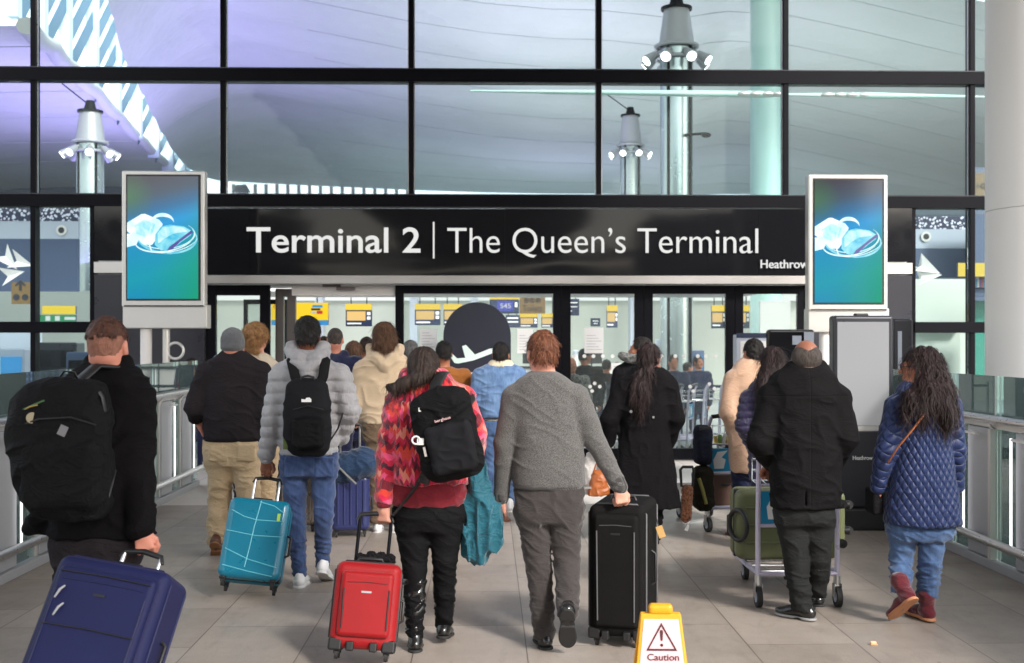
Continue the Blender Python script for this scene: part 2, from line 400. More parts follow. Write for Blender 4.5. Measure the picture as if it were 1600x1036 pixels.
EDG = [((0, 0, 0), (1, 0, 0)), ((0, 1, 0), (1, 1, 0)), ((0, 0, 1), (1, 0, 1)), ((0, 1, 1), (1, 1, 1)), ((0, 0, 0), (0, 1, 0)), ((1, 0, 0), (1, 1, 0)), ((0, 0, 1), (0, 1, 1)), ((1, 0, 1), (1, 1, 1)), ((0, 0, 0), (0, 0, 1)), ((1, 0, 0), (1, 0, 1)), ((0, 1, 0), (0, 1, 1)), ((1, 1, 0), (1, 1, 1))]
def nets(D, lo, h):
    I = D < 0; c = np.zeros(tuple(np.array(D.shape) - 1), np.int8); n = np.array(D.shape)
    for a in (0, 1):
        for b in (0, 1):
            for e in (0, 1): c += I[a:n[0] - 1 + a, b:n[1] - 1 + b, e:n[2] - 1 + e]
    act = (c > 0) & (c < 8); idx = np.argwhere(act); vid = np.full(act.shape, -1, np.int32); vid[act] = np.arange(len(idx))
    acc = np.zeros((len(idx), 3), np.float32); num = np.zeros(len(idx), np.float32); i, j, k = idx.T
    for a, b in EDG:
        da = D[i + a[0], j + a[1], k + a[2]]; db = D[i + b[0], j + b[1], k + b[2]]; m = (da < 0) != (db < 0)
        t = np.where(m, da / np.where(m, da - db, 1), 0)
        for q in range(3): acc[:, q] += np.where(m, a[q] + t * (b[q] - a[q]), 0)
        num += m
    V = lo + h * (idx + acc / num[:, None])
    Fs = []
    for ax in range(3):
        o1, o2 = [(1, 2), (2, 0), (0, 1)][ax]
        sa = [slice(None)] * 3; sb = [slice(None)] * 3; sa[ax] = slice(0, -1); sb[ax] = slice(1, None)
        ch = I[tuple(sa)] != I[tuple(sb)]; e = np.argwhere(ch); e = e[(e[:, o1] > 0) & (e[:, o2] > 0)]
        e = e[(e[:, o1] < n[o1] - 1) & (e[:, o2] < n[o2] - 1)]
        ins = I[tuple(e.T)]
        def g(d1, d2):
            q = e.copy(); q[:, o1] -= d1; q[:, o2] -= d2; return vid[tuple(q.T)]
        f = np.stack([g(1, 1), g(0, 1), g(0, 0), g(1, 0)], 1); f[~ins] = f[~ins][:, ::-1]; Fs.append(f)
    F = np.concatenate(Fs); F = F[(F >= 0).all(1)]
    return V.astype(np.float32), F
def vnormals(V, F):
    n = np.cross(V[F[:, 2]] - V[F[:, 0]], V[F[:, 3]] - V[F[:, 1]]); out = np.zeros_like(V)
    for k in range(4): np.add.at(out, F[:, k], n)
    return out / (np.linalg.norm(out, axis=1, keepdims=True) + 1e-9)
def add_strands(V, F, n=1500, L=.03, w=.0022, lift=.25, wave=0, g=(0, 0, -1), jit=.35, zmin=-9, zmax=9, seg=3, seed=1):
    r = np.random.default_rng(seed); Nn = vnormals(V, F); ok = np.nonzero((V[:, 2] > zmin) & (V[:, 2] < zmax))[0]
    if not len(ok): return V, F
    i = r.choice(ok, n); p = V[i] - Nn[i] * .004; nn = Nn[i]; Ls = L * (.5 + r.random(n))[:, None]
    gv = np.array(g, np.float32) + jit * r.normal(size=(n, 3)); gv -= (gv * nn).sum(1, keepdims=True) * nn
    t = gv / (np.linalg.norm(gv, axis=1, keepdims=True) + 1e-6); t = t + lift * nn * r.random((n, 1)); sd_ = np.cross(t, nn); sd_ /= np.linalg.norm(sd_, axis=1, keepdims=True) + 1e-9
    ph = r.random(n) * 6.3; vs, base = [], len(V); fs = []
    for k in range(seg + 1):
        u = k / seg; q = p + t * Ls * u + np.array([0, 0, -1]) * Ls * .3 * u * u + nn * .004 * (1 - u) + sd_ * (wave * np.sin(ph + u * 5))[:, None]
        ww = w * (1 - .85 * u)
        vs += [q - sd_ * ww, q + sd_ * ww]
        if k < seg:
            a = base + np.arange(n); fs.append(np.stack([a + 2 * k * n, a + (2 * k + 1) * n, a + (2 * k + 3) * n, a + (2 * k + 2) * n], 1))
    return np.concatenate([V] + vs).astype(np.float32), np.concatenate([F] + fs)
# ------------------------------------------------------------------ setting
YF = 16.4
M = {}
M['frame'] = plain('dark_anodised_frame', (.0035, .0035, .006), .5, .0, .2, spec=.1)
M['black'] = plain('black_plastic', (.012, .012, .013), .45, 0, .2)
M['gloss'] = plain('black_sign_glass', (.010, .010, .012), .06, 0, .25, 1.2, spec=.4)
t = NT('black_sign_glass_wavy'); t.col((.008, .008, .010)); t.set(rough=.06, spec=.22); t.bump(t.noise(1.1, 1, vec=t.mapv((.7, 1, 1.6))), .025, .2); M['wavy'] = t.m
M['darkclad'] = plain('dark_cladding', (.03, .03, .038), .3, .2, .15, 1.5)
M['steel'] = plain('brushed_steel', (.62, .62, .62), .3, 1, .08, 9)
M['chrome'] = plain('chrome', (.8, .8, .8), .12, 1, .05)
M['alu'] = plain('pale_aluminium', (.62, .60, .57), .38, .55, .06, 3)
M['paint'] = plain('white_paint', (.74, .71, .69), .5, 0, .05, 1.3, .1, 40)
M['panel'] = plain('grey_panel', (.40, .41, .43), .42, .3, .06, 2)
M['rubber'] = plain('rubber', (.02, .02, .02), .75, 0, .2)
M['glass'] = glass('facade_glass', (.885, .952, .955), dirt=.012, boost=.22)
M['bglass'] = glass('balustrade_glass', (.82, .93, .91), dirt=.05)
M['doorglass'] = glass('door_glass', (.93, .96, .952), dirt=.045, boost=.5)
M['white'] = plain('white_lettering', (.85, .85, .84), .4, 0, .03)
M['whitelit'] = glow('white_lit_lettering', (1, 1, .98), .75)
M['paper'] = plain('white_paper', (.8, .8, .8), .7, 0, .04)
M['yellow'] = glow('lit_yellow_sign', srgb(255, 214, 20), .95)
M['orange'] = glow('lit_orange_screen', srgb(250, 205, 120), .9)
M['blue'] = glow('lit_blue_screen', srgb(40, 60, 200), .8)
M['navyink'] = plain('navy_ink', (.01, .02, .06), .5)
M['tan'] = glow('tan_sign', srgb(196, 150, 70), .45)
M['lampw'] = glow('lamp_white', (1, .97, .9), 9)
M['ledw'] = glow('led_white', (1, 1, .98), 2.2)
M['cove'] = glow('lit_cove_white', (.95, 1, .97), 1.0)
M['green'] = glow('lit_green_sign', srgb(20, 160, 100), .7)

def st(o): o['kind'] = 'structure'; return o
# walkway floor of granite tiles
t = NT('granite_tiles')
v = t.mapv((1, 1, 1), loc=(0, 0, 0)); sx = t.n.new('ShaderNodeSeparateXYZ'); t.l(v, sx.inputs[0])
br = t.n.new('ShaderNodeTexBrick'); t.l(t.comb(t.math('ADD', sx.outputs[1], 40 - 7.83 + .0), t.math('ADD', sx.outputs[0], 40 * .62 - .214), 0), br.inputs[0])
br.offset = .5; br.inputs['Scale'].default_value = 1; br.inputs['Brick Width'].default_value = .93; br.inputs['Row Height'].default_value = .62
br.inputs['Mortar Size'].default_value = .0035; br.inputs['Mortar Smooth'].default_value = .1
br.inputs['Color1'].default_value = (.78, .77, .76, 1); br.inputs['Color2'].default_value = (1, 1, 1, 1); br.inputs['Mortar'].default_value = (.34, .31, .29, 1)
sp = t.noise(170, 3, .8); bl = t.noise(1.1, 5, .6); dirt = t.noise(5, 5, .65)
base = t.mix(t.ramp(sp, [(.3, (0, 0, 0)), (.7, (1, 1, 1))]), srgb(128, 117, 107), srgb(212, 199, 187))
base = t.mix(t.rng(bl, -.3, .8), base, srgb(150, 141, 134)); base = t.mix(t.rng(dirt, -.35, .55), base, srgb(128, 118, 109))
t.col(t.mix(1.0, base, br.outputs[0], 'MULTIPLY')); t.set(rough=t.rng(t.noise(2.3, 5, .7), .2, .62), spec=.5)
gum = t.n.new('ShaderNodeTexVoronoi'); gum.inputs['Scale'].default_value = 2.1; t.l(t.mapv((1, 1, 0)), gum.inputs[0])
gm = t.math('MULTIPLY', t.math('LESS_THAN', gum.outputs['Distance'], .035), .5)
scf = t.ramp(t.noise(3.2, 6, .75, vec=t.mapv((2.5, .7, 1)), dist=.6), [(.52, (0, 0, 0)), (.72, (1, 1, 1))])
base = t.mix(t.math('MULTIPLY', scf, .38), base, srgb(112, 100, 90)); base = t.mix(gm, base, srgb(92, 84, 78)); t.col(t.mix(1.0, base, br.outputs[0], 'MULTIPLY'))
t.bump(t.math('ADD', t.math('MULTIPLY', sp, .25), t.math('MULTIPLY', br.outputs[1], -3)), .25, .003)
M['floor'] = t.m
t = NT('daylit_pale_paving'); b2 = t.n.new('ShaderNodeTexBrick'); t.l(t.comb(t.math('ADD', t.y, 40), t.math('ADD', t.x, 40 * .62 - .214), 0), b2.inputs[0])  # pale stone colour also carries the bright daylight on the floor by the doors
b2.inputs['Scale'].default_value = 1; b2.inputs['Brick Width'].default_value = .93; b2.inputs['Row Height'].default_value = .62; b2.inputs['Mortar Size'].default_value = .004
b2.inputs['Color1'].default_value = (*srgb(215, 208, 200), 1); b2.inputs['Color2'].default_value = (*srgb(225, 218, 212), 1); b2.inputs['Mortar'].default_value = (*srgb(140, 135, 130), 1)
t.col(b2.outputs[0]); t.set(rough=.4); M['daylitpave'] = t.m
XL, XR = -3.44, 3.79
st(MB().bb((XL - .1, -30, -.3), (XR + .1, 12.0, 0)).obj('walkway_floor', M['floor']))
st(MB().bb((-9, 12.0, -.3), (9, YF + .4, 0)).obj('threshold_paving', M['daylitpave']))
st(MB().bb((-9, -30, -.34), (XL - .1, 12, -.02)).obj('outer_ledge', plain('ledge_concrete', srgb(165, 162, 158), .7, 0, .1, 2, .3)))
st(MB().bb((XR + .1, -30, -.34), (9, 12, -.02)).obj('outer_ledge', bpy.data.materials['ledge_concrete']))
st(MB().bb((-12, YF + .4, -.3), (12, YF + 75, -.004)).obj('concourse_floor', plain('concourse_floor', srgb(150, 155, 155), .3, 0, .1, 1.2)))
st(MB().bb((-900, -900, -6.4), (900, 1500, -6)).obj('ground', plain('asphalt', (.05, .05, .052), .9, 0, .2, .2, .4)))
# unseen canopy shading the walkway, its right edge trimmed to light the column
cm = plain('canopy_white', (.62, .62, .62), .6, 0, .05)
cn = empty('unseen_canopy', (0, -6, 7.3), label='unseen white flat roof shading the walkway in front of the entrance', cat='canopy')
MB().bb((-5.2, -46, 0), (4.4, 22.2, .3)).obj('canopy_slab', cm, cn)
b = MB()
for y in range(-44, 22, 3): b.bb((-5.2, y, -.25), (4.4, y + .2, -.004))
b.obj('canopy_rib', M['alu'], cn)

# added block behind the camera, shaping dark and bright reflections in the sign
cb = empty('reflection_block', (0, -60, -6), label='long grey block added far behind the walkway to darken the sign reflections', cat='building')
MB().bb((-60, -8, 0), (-15.5, 0, 18)).bb((-15.5, -8, 0), (13, 0, 13.2)).bb((13, -8, 0), (60, 0, 18)).obj('wall', plain('block_concrete', (.12, .12, .125), .8, 0, .2, .1), cb)
for k in range(4): MB().bb((-60, .002, 3 + 3.6 * k), (60, .06, 4.2 + 3.6 * k)).obj('parapet', plain('block_parapet', (.3, .3, .3), .8), cb)
# ---- terminal building
tb = empty('terminal_building', (0, YF, 0), label='glazed terminal front with black mullions over the entrance doors', cat='building')
def loc(p): return p - Vector((0, YF, 0))
def fb(x0, y0, x1, y1, f=-.06, k=.12, Y=YF):          # a box on the facade from a pixel rectangle, front f and depth k
    a = WY(x0, y1, Y); c = WY(x1, y0, Y); a = loc(a); c = loc(c)
    return (a.x, a.y + f, a.z), (c.x, a.y + f + k, c.z)
def xpx(px): return WY(px, 300, YF).x
def zpx(py, px=800): return WY(px, py, YF).z
z_t1 = (zpx(131), zpx(112)); z_t2 = (zpx(325), zpx(307)); z_t3 = (zpx(520), zpx(503)); ZT = zpx(-150)
mull = [-540, -240, 55, 350, 643, 935, 1226, 1516, 1808, 2100]
lowm = [(-540), (-240), 55]
x0, x1 = xpx(-560), xpx(2110)
for i, px in enumerate(mull):
    b = MB(); x = xpx(px)
    lo = 0 if px in (-540, -240, 55, 1516, 1808, 2100) else z_t2[1]
    b.bb((x - .035, -.09, lo), (x + .035, .09, ZT)); b.obj('mullion', M['frame'], tb, .004)
for za, zb, a, c in ((*z_t1, x0, x1), (*z_t2, x0, x1), (*z_t3, x0, xpx(150)), (*z_t3, xpx(1425), x1), (0, .12, x0, xpx(150)), (0, .12, xpx(1425), x1)):
    MB().bb((a, -.11, za), (c, .1, zb)).obj('transom', M['frame'], tb, .004)
    if za > 3: MB().bb((a, -.115, zb + .004), (c, -.06, zb + .018)).obj('transom_trim', M['darkclad'], tb)
rowz = [(z_t1[1], ZT), (z_t2[1], z_t1[0])]
for i in range(len(mull) - 1):
    xa, xb = xpx(mull[i]) + .035, xpx(mull[i + 1]) - .035
    for za, zb in rowz:
        p = MB().bb((xa, -.012, za + .002), (xb, .012, zb - .002)).obj('glass_pane', M['glass'], tb)
        MB().bb((xa, -.03, za + .003), (xa + .014, .0, zb - .003)).obj('glazing_bead', M['steel'], p); MB().bb((xb - .014, -.03, za + .003), (xb, .0, zb - .003)).obj('glazing_bead', M['steel'], p)
    if mull[i + 1] <= 60 or mull[i] >= 1500:
        for za, zb in ((z_t3[1], z_t2[0]), (.12, z_t3[0])): MB().bb((xa, -.012, za), (xb, .012, zb)).obj('glass_pane', M['glass'], tb)
for a, c in ((58, 146), (1428, 1512)):
    for za, zb in ((z_t3[1], z_t2[0]), (.12, z_t3[0])): MB().bb((xpx(a), -.012, za), (xpx(c), .012, zb)).obj('glass_pane', M['glass'], tb)
for px in (147, 1424): MB().bb((xpx(px) - .03, -.09, 0), (xpx(px) + .03, .09, z_t2[0])).obj('mullion', M['frame'], tb, .004)
# dark clad portal round the doors
for a, c in ((151, 322), (1258, 1421)):
    MB().bb((xpx(a), -.10, .0), (xpx(c), .25, zpx(430))).obj('portal_cladding', M['darkclad'], tb)
    MB().bb((xpx(a), -.12, zpx(428)), (xpx(c), .25, zpx(411))).obj('portal_trim', M['alu'], tb, .004)
    MB().bb((xpx(a), -.10, zpx(409)), (xpx(c), .25, z_t2[0])).obj('portal_cladding', M['gloss'], tb)
MB().bb((xpx(322), -.32, zpx(445)), (xpx(1260), .2, zpx(432.5))).obj('soffit_strip', plain('soffit_metal', (.46, .44, .42), .4, .4), tb, .004)
# doors
ZD = zpx(446)
def leaf(name, pa, pb, y0=0.0, w=10, top=13, mat='frame', gl='doorglass', sill=True, hdr=446):
    xa, xb = xpx(pa), xpx(pb); wv = w / 110.; e = empty(name, (0, 0, 0)); e.parent = tb
    zt = zpx(hdr)
    b = MB(); b.bb((xa, y0 - .05, 0), (xa + wv, y0 + .05, zt)); b.bb((xb - wv, y0 - .05, 0), (xb, y0 + .05, zt)); b.bb((xa + wv, y0 - .05, zt - top / 110.), (xb - wv, y0 + .05, zt))
    b.bb((xa + wv, y0 - .05, 0.01), (xb - wv, y0 + .05, .17)); b.obj('frame', M[mat], e, .004)
    MB().bb((xa + wv + .003, y0 - .008, .175), (xb - wv - .003, y0 + .008, zt - top / 110. - .003)).obj('pane', M[gl], e)
    return e
leaf('sliding_door', 618, 877, 0, 13); leaf('sliding_door', 877.5, 1005, 0, 14); leaf('sliding_door', 1005.5, 1147, 0, 14); leaf('sliding_door', 1147.5, 1258, 0, 13)
leaf('sliding_door', 323, 422, 0, 15, 16); leaf('inner_door', 344, 418, 1.6, 6, 8, hdr=462)
M['bronze'] = plain('bronze_frame', (.14, .12, .115), .35, .6)
leaf('inner_door', 424, 456, .35, 13, 12, 'bronze', hdr=450)
# lobby ceiling with lights, door sensors
MB().bb((xpx(322), .2, zpx(446)), (xpx(1260), 4.5, zpx(430))).obj('lobby_ceiling', M['paint'], tb)
MB().bb((xpx(456), .0, zpx(462)), (xpx(617), .12, zpx(447))).obj('door_header', M['paint'], tb, .004)
MB().bb((xpx(505), -.08, zpx(449)), (xpx(533), -.0, zpx(443) - .01)).bb((xpx(527), -.12, zpx(454)), (xpx(556), -.04, zpx(449.5))).obj('door_sensor', M['bronze'], tb, .004)
b = MB()
for k in range(5): b.bb((xpx(340) + k * 1.75, 1.0, zpx(446) - .03), (xpx(340) + k * 1.75 + 1.1, 1.25, zpx(446) - .005))
b.obj('lobby_light', M['ledw'], tb)
def sgrp(name, x, y, z): e = empty(name, (x, y, z)); e.parent = tb; return e
# manifestation dots on the glass
b = MB()
for px in (884, 897, 913, 927, 942, 957, 972, 984, 1033, 1055, 1068, 1090, 1103, 1118, 1150, 1163): 
    p = loc(WY(px, 556.5, YF)); b.cyl((p.x, -.012, p.z), (p.x, -.016, p.z), .028, seg=12)
for px, py in ((929, 599), (922, 604), (937, 604), (925, 611), (1108, 600), (1116, 607), (1078, 604), (1083, 611)):
    p = loc(WY(px, py, YF)); b.cyl((p.x, -.012, p.z), (p.x, -.016, p.z), .026, seg=12)
b.obj('glass_dot', M['white'], tb)

# ---- entrance sign
sg = empty('entrance_sign', (0, YF - .1, 0), label='long black entrance sign with white lettering Terminal 2 The Queen\'s Terminal above the doors', cat='sign')
YS = YF - .32
def ls(px, py, f=0): p = WY(px, py, YS); return Vector((p.x, p.y - (YF - .1) + f, p.z))
secs = [322, 390, 467, 789, 1105, 1185, 1259]
for i in range(len(secs) - 1):
    a, c = ls(secs[i], 430), ls(secs[i + 1], 327)
    MB().bb((a.x + .001, a.y, a.z + .005), (c.x - .001, a.y + .3, c.z)).obj('sign_panel', M['wavy'], sg)
a, c = ls(322, 430), ls(1259, 327); MB().bb((a.x, a.y + .02, a.z + .007), (c.x, a.y + .28, c.z - .002)).obj('sign_back', M['black'], sg)
def lt(s_, n, xa, xb, yb, h, off, mat='whitelit', px_h=None):
    a, c = ls(xa, yb, -.02), ls(xb, yb, -.02); c.z = a.z
    return text(s_, n, M[mat], sg, a, c, h / 112., .012, off)
lt('Terminal 2', 'lettering', 386, 657, 394, 39, .009); lt('The Queen’s Terminal', 'lettering', 699, 1184, 395, 39, -.006)
a = ls(676.5, 404, -.03); c = ls(679, 347, -.03); MB().bb((a.x, a.y, a.z), (c.x, a.y + .02, c.z)).obj('divider', M['whitelit'], sg)
lt('Heathrow', 'lettering', 1188, 1263, 419, 13, .006)

# ---- advertising screens on posts
t = NT('screen_gradient')
px_ = t.math('ADD', t.math('MULTIPLY', t.x, 1.0), 0)
zz = t.rng(t.z, 0, 1); t.n[zz.node.name].inputs[1].default_value = -.78; t.n[zz.node.name].inputs[2].default_value = .78
zx = t.math('ADD', zz, t.math('MULTIPLY', t.x, -.16))
c1 = t.ramp(zx, [(0, srgb(0, 140, 190)), (.22, srgb(0, 160, 182)), (.45, srgb(0, 150, 196)), (.62, srgb(10, 158, 222)), (.74, srgb(38, 112, 160)), (.86, srgb(64, 84, 104)), (1, srgb(64, 60, 74))])
gx = t.math('MULTIPLY', t.rng(t.math('ADD', t.x, t.math('MULTIPLY', t.z, -.55)), 0, 1), 1.0); t.n[gx.node.inputs[0].links[0].from_node.name].inputs[1].default_value = .1; t.n[gx.node.inputs[0].links[0].from_node.name].inputs[2].default_value = .9
c2 = t.mix(t.math('MULTIPLY', gx, .85), c1, srgb(0, 170, 90))
g2 = t.math('SUBTRACT', 1, t.math('MULTIPLY', t.math('SQRT', t.math('ADD', t.math('POWER', t.math('ADD', t.x, .42), 2), t.math('POWER', t.math('SUBTRACT', t.z, .5), 2))), 3.0), clamp=True)
c3 = t.mix(t.math('MULTIPLY', g2, .7), c2, srgb(70, 130, 80))
t.l(c3, t.b.inputs['Emission Color']); t.b.inputs['Emission Strength'].default_value = .95 * EX; t.col((.01, .01, .01)); t.set(rough=.15)
M['screen'] = t.m
def artm(n, a, b, e):
    t = NT(n); t.l(t.mix(t.ramp(t.noise(5, 3, .6, dist=.8), [(.35, (0, 0, 0)), (.65, (1, 1, 1))]), a, b), t.b.inputs['Emission Color']); t.b.inputs['Emission Strength'].default_value = e * EX; t.col((.02, .02, .02)); return t.m
M['art'] = artm('screen_art_white', srgb(190, 240, 252), srgb(250, 255, 255), 1.15); M['art2'] = glow('screen_art_cyan', srgb(90, 215, 240), 1.0); M['art3'] = glow('screen_art_violet', srgb(90, 80, 170), .8)
M['art4'] = artm('screen_art_pale', srgb(120, 220, 240), srgb(225, 248, 252), 1.1); M['art2'] = artm('screen_art_cyan', srgb(20, 185, 225), srgb(150, 235, 248), 1.0)
def display(x0, y0, x1, y1, label, d=14.3):
    c = W((x0 + x1) / 2, 400, d); e = empty('display_screen', (c.x, c.y, 0), label=label, cat='display screen', group='advertising screens either side of the entrance')
    def p(px, py, f=0): q = W(px, py, d); return Vector((q.x - c.x, f, q.z))
    def bx(a, b_, c_, d_, f, k): A_, B_ = p(a, d_), p(c_, b_); return (A_.x, f, A_.z), (B_.x, f + k, B_.z)
    MB().bb(*bx(x0, y0, x1, y1, -.02, .16)).obj('casing', M['alu'], e, .02, 3)
    MB().bb(*bx(x0 + 7, y0 + 6, x1 - 6, y1 - 10, -.026, .05)).obj('bezel', M['black'], e, .003)
    zc = (p(x0, y0 + 9).z + p(x0, y1 - 13).z) / 2; s_ = empty('screen', (0, 0, 0)); 
    w = (p(x1 - 9, 0).x - p(x0 + 10, 0).x) / 2; h = (p(x0, y0 + 9).z - p(x0, y1 - 13).z) / 2
    bpy.data.objects.remove(s_)
    s_ = MB().bb((-w, -.002, -h), (w, .002, h)).obj('screen', M['screen'], e); s_.location = (0, -.031, zc)
    def art(pts, mat, k, n='artwork'): MB().poly([(x * w, -.004 - k * .002, z * h) for x, z in pts], (0, -1, 0), .001).obj(n, mat, s_)
    def ell_(cx, cz, rx, rz, a0, a1, wd_, mat, k, rot=0, n=30):
        o_, i_ = [], []
        for j in range(n + 1):
            a = R(a0 + (a1 - a0) * j / n)
            for (lst, q) in ((o_, 1), (i_, 1 - wd_ * math.sin(math.pi * j / n) - .012)):
                x, z = rx * q * math.cos(a), rz * q * math.sin(a); lst.append((cx + x * math.cos(rot) - z * math.sin(rot), cz + x * math.sin(rot) + z * math.cos(rot)))
        vs = [(x * w, -.004 - k * .0015, z * h) for x, z in o_ + i_]; m = n + 1
        MB().add(vs, [(j, j + 1, m + j + 1, m + j) for j in range(n)]).obj('artwork', mat, s_)
    ell_(.12, .0, .86, .27, 150, 395, .10, M['art2'], 0, -.03); ell_(.12, .03, .80, .22, 170, 400, .07, M['art4'], 1, .04)
    art([(-1, .24), (-.6, .38), (-.5, .385), (-.1, .29), (.0, .22), (-.12, .02), (-.3, -.12), (-.52, -.12), (-.72, -.02), (-1, .1)], M['art'], 2)
    art([(-.8, .19), (-.52, .29), (-.2, .22), (-.28, .06), (-.5, .0), (-.74, .06)], M['art4'], 3)
    art([(-1, .06), (-.8, .06), (-.66, -.02), (-.74, -.12), (-1, -.16)], M['art'], 4)
    ell_(0.0, .25, .32, .15, 0, 180, .4, M['art'], 3)
    art([(-.2, .05), (-.05, .17), (.2, .21), (.6, .18), (.84, .1), (.8, .04), (.4, -.13), (.16, -.21), (-.05, -.21), (-.22, -.12)], M['art2'], 5)
    art([(-.14, .07), (.0, .16), (.3, .19), (.58, .16), (.7, .1), (.3, .06), (.05, -.02), (-.12, -.1)], M['art4'], 6)
    art([(.82, .12), (.86, .08), (.5, -.07), (.28, -.19), (.12, -.22), (.2, -.15)], M['art3'], 7)
    ell_(.06, -.02, .84, .22, 180, 330, .09, M['art'], 8, .08); ell_(.1, .0, .92, .25, 200, 345, .04, M['art'], 9, .05); ell_(-.2, -.02, .2, .24, 110, 250, .22, M['art'], 9)
    MB().bb(*bx(x0 + 1, y1 - 4, x1 + 3, y1 + 33, .0, .22)).obj('mount_box', M['alu'], e, .012, 3)
    MB().bb(*bx(x0 + 4, y1 - 3, x1 - 2, y1 - 1, -.024, .02)).obj('gap_line', M['black'], e)
    bt = p(0, y1 + 33).z
    for q, r_ in ((-.25, .07), (.0, .045)): MB().cyl((q, .12, 0), (q, .12, bt), r_, seg=20).obj('post', M['paint'] if q < -.1 else M['alu'], e)
    MB().ring((.12, .1, bt - .28), .1, .018, (0, 1, 0)).cyl((0, .12, bt - .28), (.03, .11, bt - .28), .02).obj('cable_loop', M['alu'], e)
    return e
display(191, 267, 320, 480, 'tall portrait screen on the left of the sign with a glowing white and cyan swirl')
display(1262, 273, 1387, 486, 'tall portrait screen on the right of the sign beside the Heathrow lettering')

# ---- white round column on the right
cc = W(1548, 500, 10.6); e = empty('white_column', (cc.x + .62, cc.y, 0), label='thick white painted column rising out of view on the right behind the glass rail', cat='column')
cw = plain('column_white_paint', (.83, .81, .79), .45, 0, .03, .6, .1, 30)
MB().cyl((0, 0, -.02), (0, 0, 2.9), .62, seg=64).obj('shaft', cw, e); MB().cyl((0, 0, 2.904), (0, 0, 7.3), .62, seg=64).obj('shaft', cw, e)
MB().cyl((0, 0, -.02), (0, 0, .14), .66, seg=64).obj('plinth', M['alu'], e)

# ---- balustrades
def balustrade(X, side, label, hr, gt, y0):
    e = empty('glass_balustrade', (X, 4, 0), label=label, cat='balustrade', group='balustrades along the walkway')
    s_ = side; n = 17; pitch = .82
    MB().cyl((-s_ * .07, -5, hr), (-s_ * .07, 9.6, hr), .03, seg=16).obj('handrail', M['steel'], e)
    MB().bb((-.012, -5, hr - .075), (.05 * s_ + .012, 9.6, hr - .035) if s_ > 0 else (.012, 9.6, hr - .035)).obj('top_channel', M['alu'], e, .004)
    MB().cyl((-s_ * .09, -5, .22), (-s_ * .09, 9.6, .22), .032, seg=16).obj('kick_rail', M['steel'], e)
    MB().bb((-.05, -5, .0), (.06, 9.6, .07)).obj('base_channel', M['panel'], e, .006)
    for i in range(n):
        y = y0 - 4 + (i - 9) * pitch
        if y > 9.2 or y < -5: continue
        MB().bb((-.008, y + .02, hr - .03), (.008, y + pitch - .02, gt)).obj('glass_panel', M['bglass'], e)
        MB().bb((-.03, y + .02, .075), (.03, y + .42, hr - .08)).obj('metal_panel', M['panel'], e, .006)
        MB().bb((-.006, y + .45, .075), (.006, y + pitch - .03, hr - .08)).obj('lower_glass', M['bglass'], e)
        MB().bb((-.05 , y - .028, .07), (.02, y + .016, hr - .08)).obj('post', M['alu'], e, .004)
        MB().bb((-s_ * .055 - .007, y + .43, .2), (-s_ * .055 + .007, y + .445, hr - .12)).obj('light_strip', M['ledstrip'], e)
        b = MB(); b.cyl((0, y, hr - .12), (-s_ * .07, y, hr), .012); b.cyl((0, y, .22), (-s_ * .09, y, .22), .014); b.bb((-s_ * .12 - .02, y + .03, hr - .125), (-s_ * .12 + .02, y + .26, hr - .11))
        b.obj('bracket', M['paint'], e)
    return e
M['ledstrip'] = glow('led_strip', (1, .97, 1), 1.6)
balustrade(XL, -1, 'steel and glass balustrade along the left edge of the walkway beside the man in black', 1.14, 1.47, 12.1)
balustrade(XR, 1, 'steel and glass balustrade along the right edge, in front of the white column', 1.125, 1.44, 8.53)

# ---- interior: roof shells, clerestory, far wall (parts of the terminal)
def lerp_tab(tab, x):
    xs = [a for a, b in tab]; ys = [b for a, b in tab]; return float(np.interp(x, xs, ys))
t = NT('roof_membrane'); f = t.noise(.35, 4); t.col(t.mix(f, (.47, .51, .50), (.58, .62, .61)))
t.bump(t.math('POWER', t.noise(.8, 3), 2), .5, .3); t.set(rough=.62); M['shell'] = t.m
M['seam'] = plain('roof_seam', (.47, .5, .5), .7)
rowsA = [(-75, 30, 120, -140), (-30, 33, 165, -20), (15, 36, 178, 30), (61, 39.5, 192, 84), (106, 43.5, 212, 120), (148, 48.5, 226, 150), (186, 54, 243, 186), (222, 60.5, 258, 212), (255, 68, 275, 240), (285, 77, 300, 266), (303, 88, 350, 283)]
offA = [(0, -190), (100, -150), (200, -118), (350, -84), (500, -56), (640, -28), (760, -10), (862, -1), (929, 0), (1000, 7), (1060, 14), (1130, 2), (1231, 8), (1350, 34), (1500, 70), (1800, 130)]
def pyA(row, px):
    py9, d, ex, ey = row; o = lerp_tab(offA, px); k = 1.0 if py9 < 230 else (.72 if py9 < 270 else (.45 if py9 < 295 else .22))
    y = py9 + o * k
    y0 = py9 + lerp_tab(offA, ex) * k
    if px < ex + 170: y += (ey - y0) * (1 - (px - ex) / 170) ** 2 if px >= ex else 0
    return y
V, nx, sub = [], 90, 6; grid = []
for i in range(len(rowsA) - 1):
    for s_ in range(sub + (1 if i == len(rowsA) - 2 else 0)):
        u = s_ / sub; r0, r1 = rowsA[i], rowsA[i + 1]; line = []
        for j in range(nx + 1):
            q = j / nx
            pa = r0[2] + (1720 - r0[2]) * q; pb = r1[2] + (1720 - r1[2]) * q
            a = W(pa, pyA(r0, pa), r0[1]); c = W(pb, pyA(r1, pb), r1[1]); p = a.lerp(c, u); p.z -= .16 * math.sin(math.pi * u) * (1 + .5 * math.sin(q * 17)); p.z -= .5 * math.exp(-((q - .03) / .035) ** 2) * 0
            line.append(loc(p))
        grid.append(line)
V = [p for l_ in grid for p in l_]; n1 = nx + 1
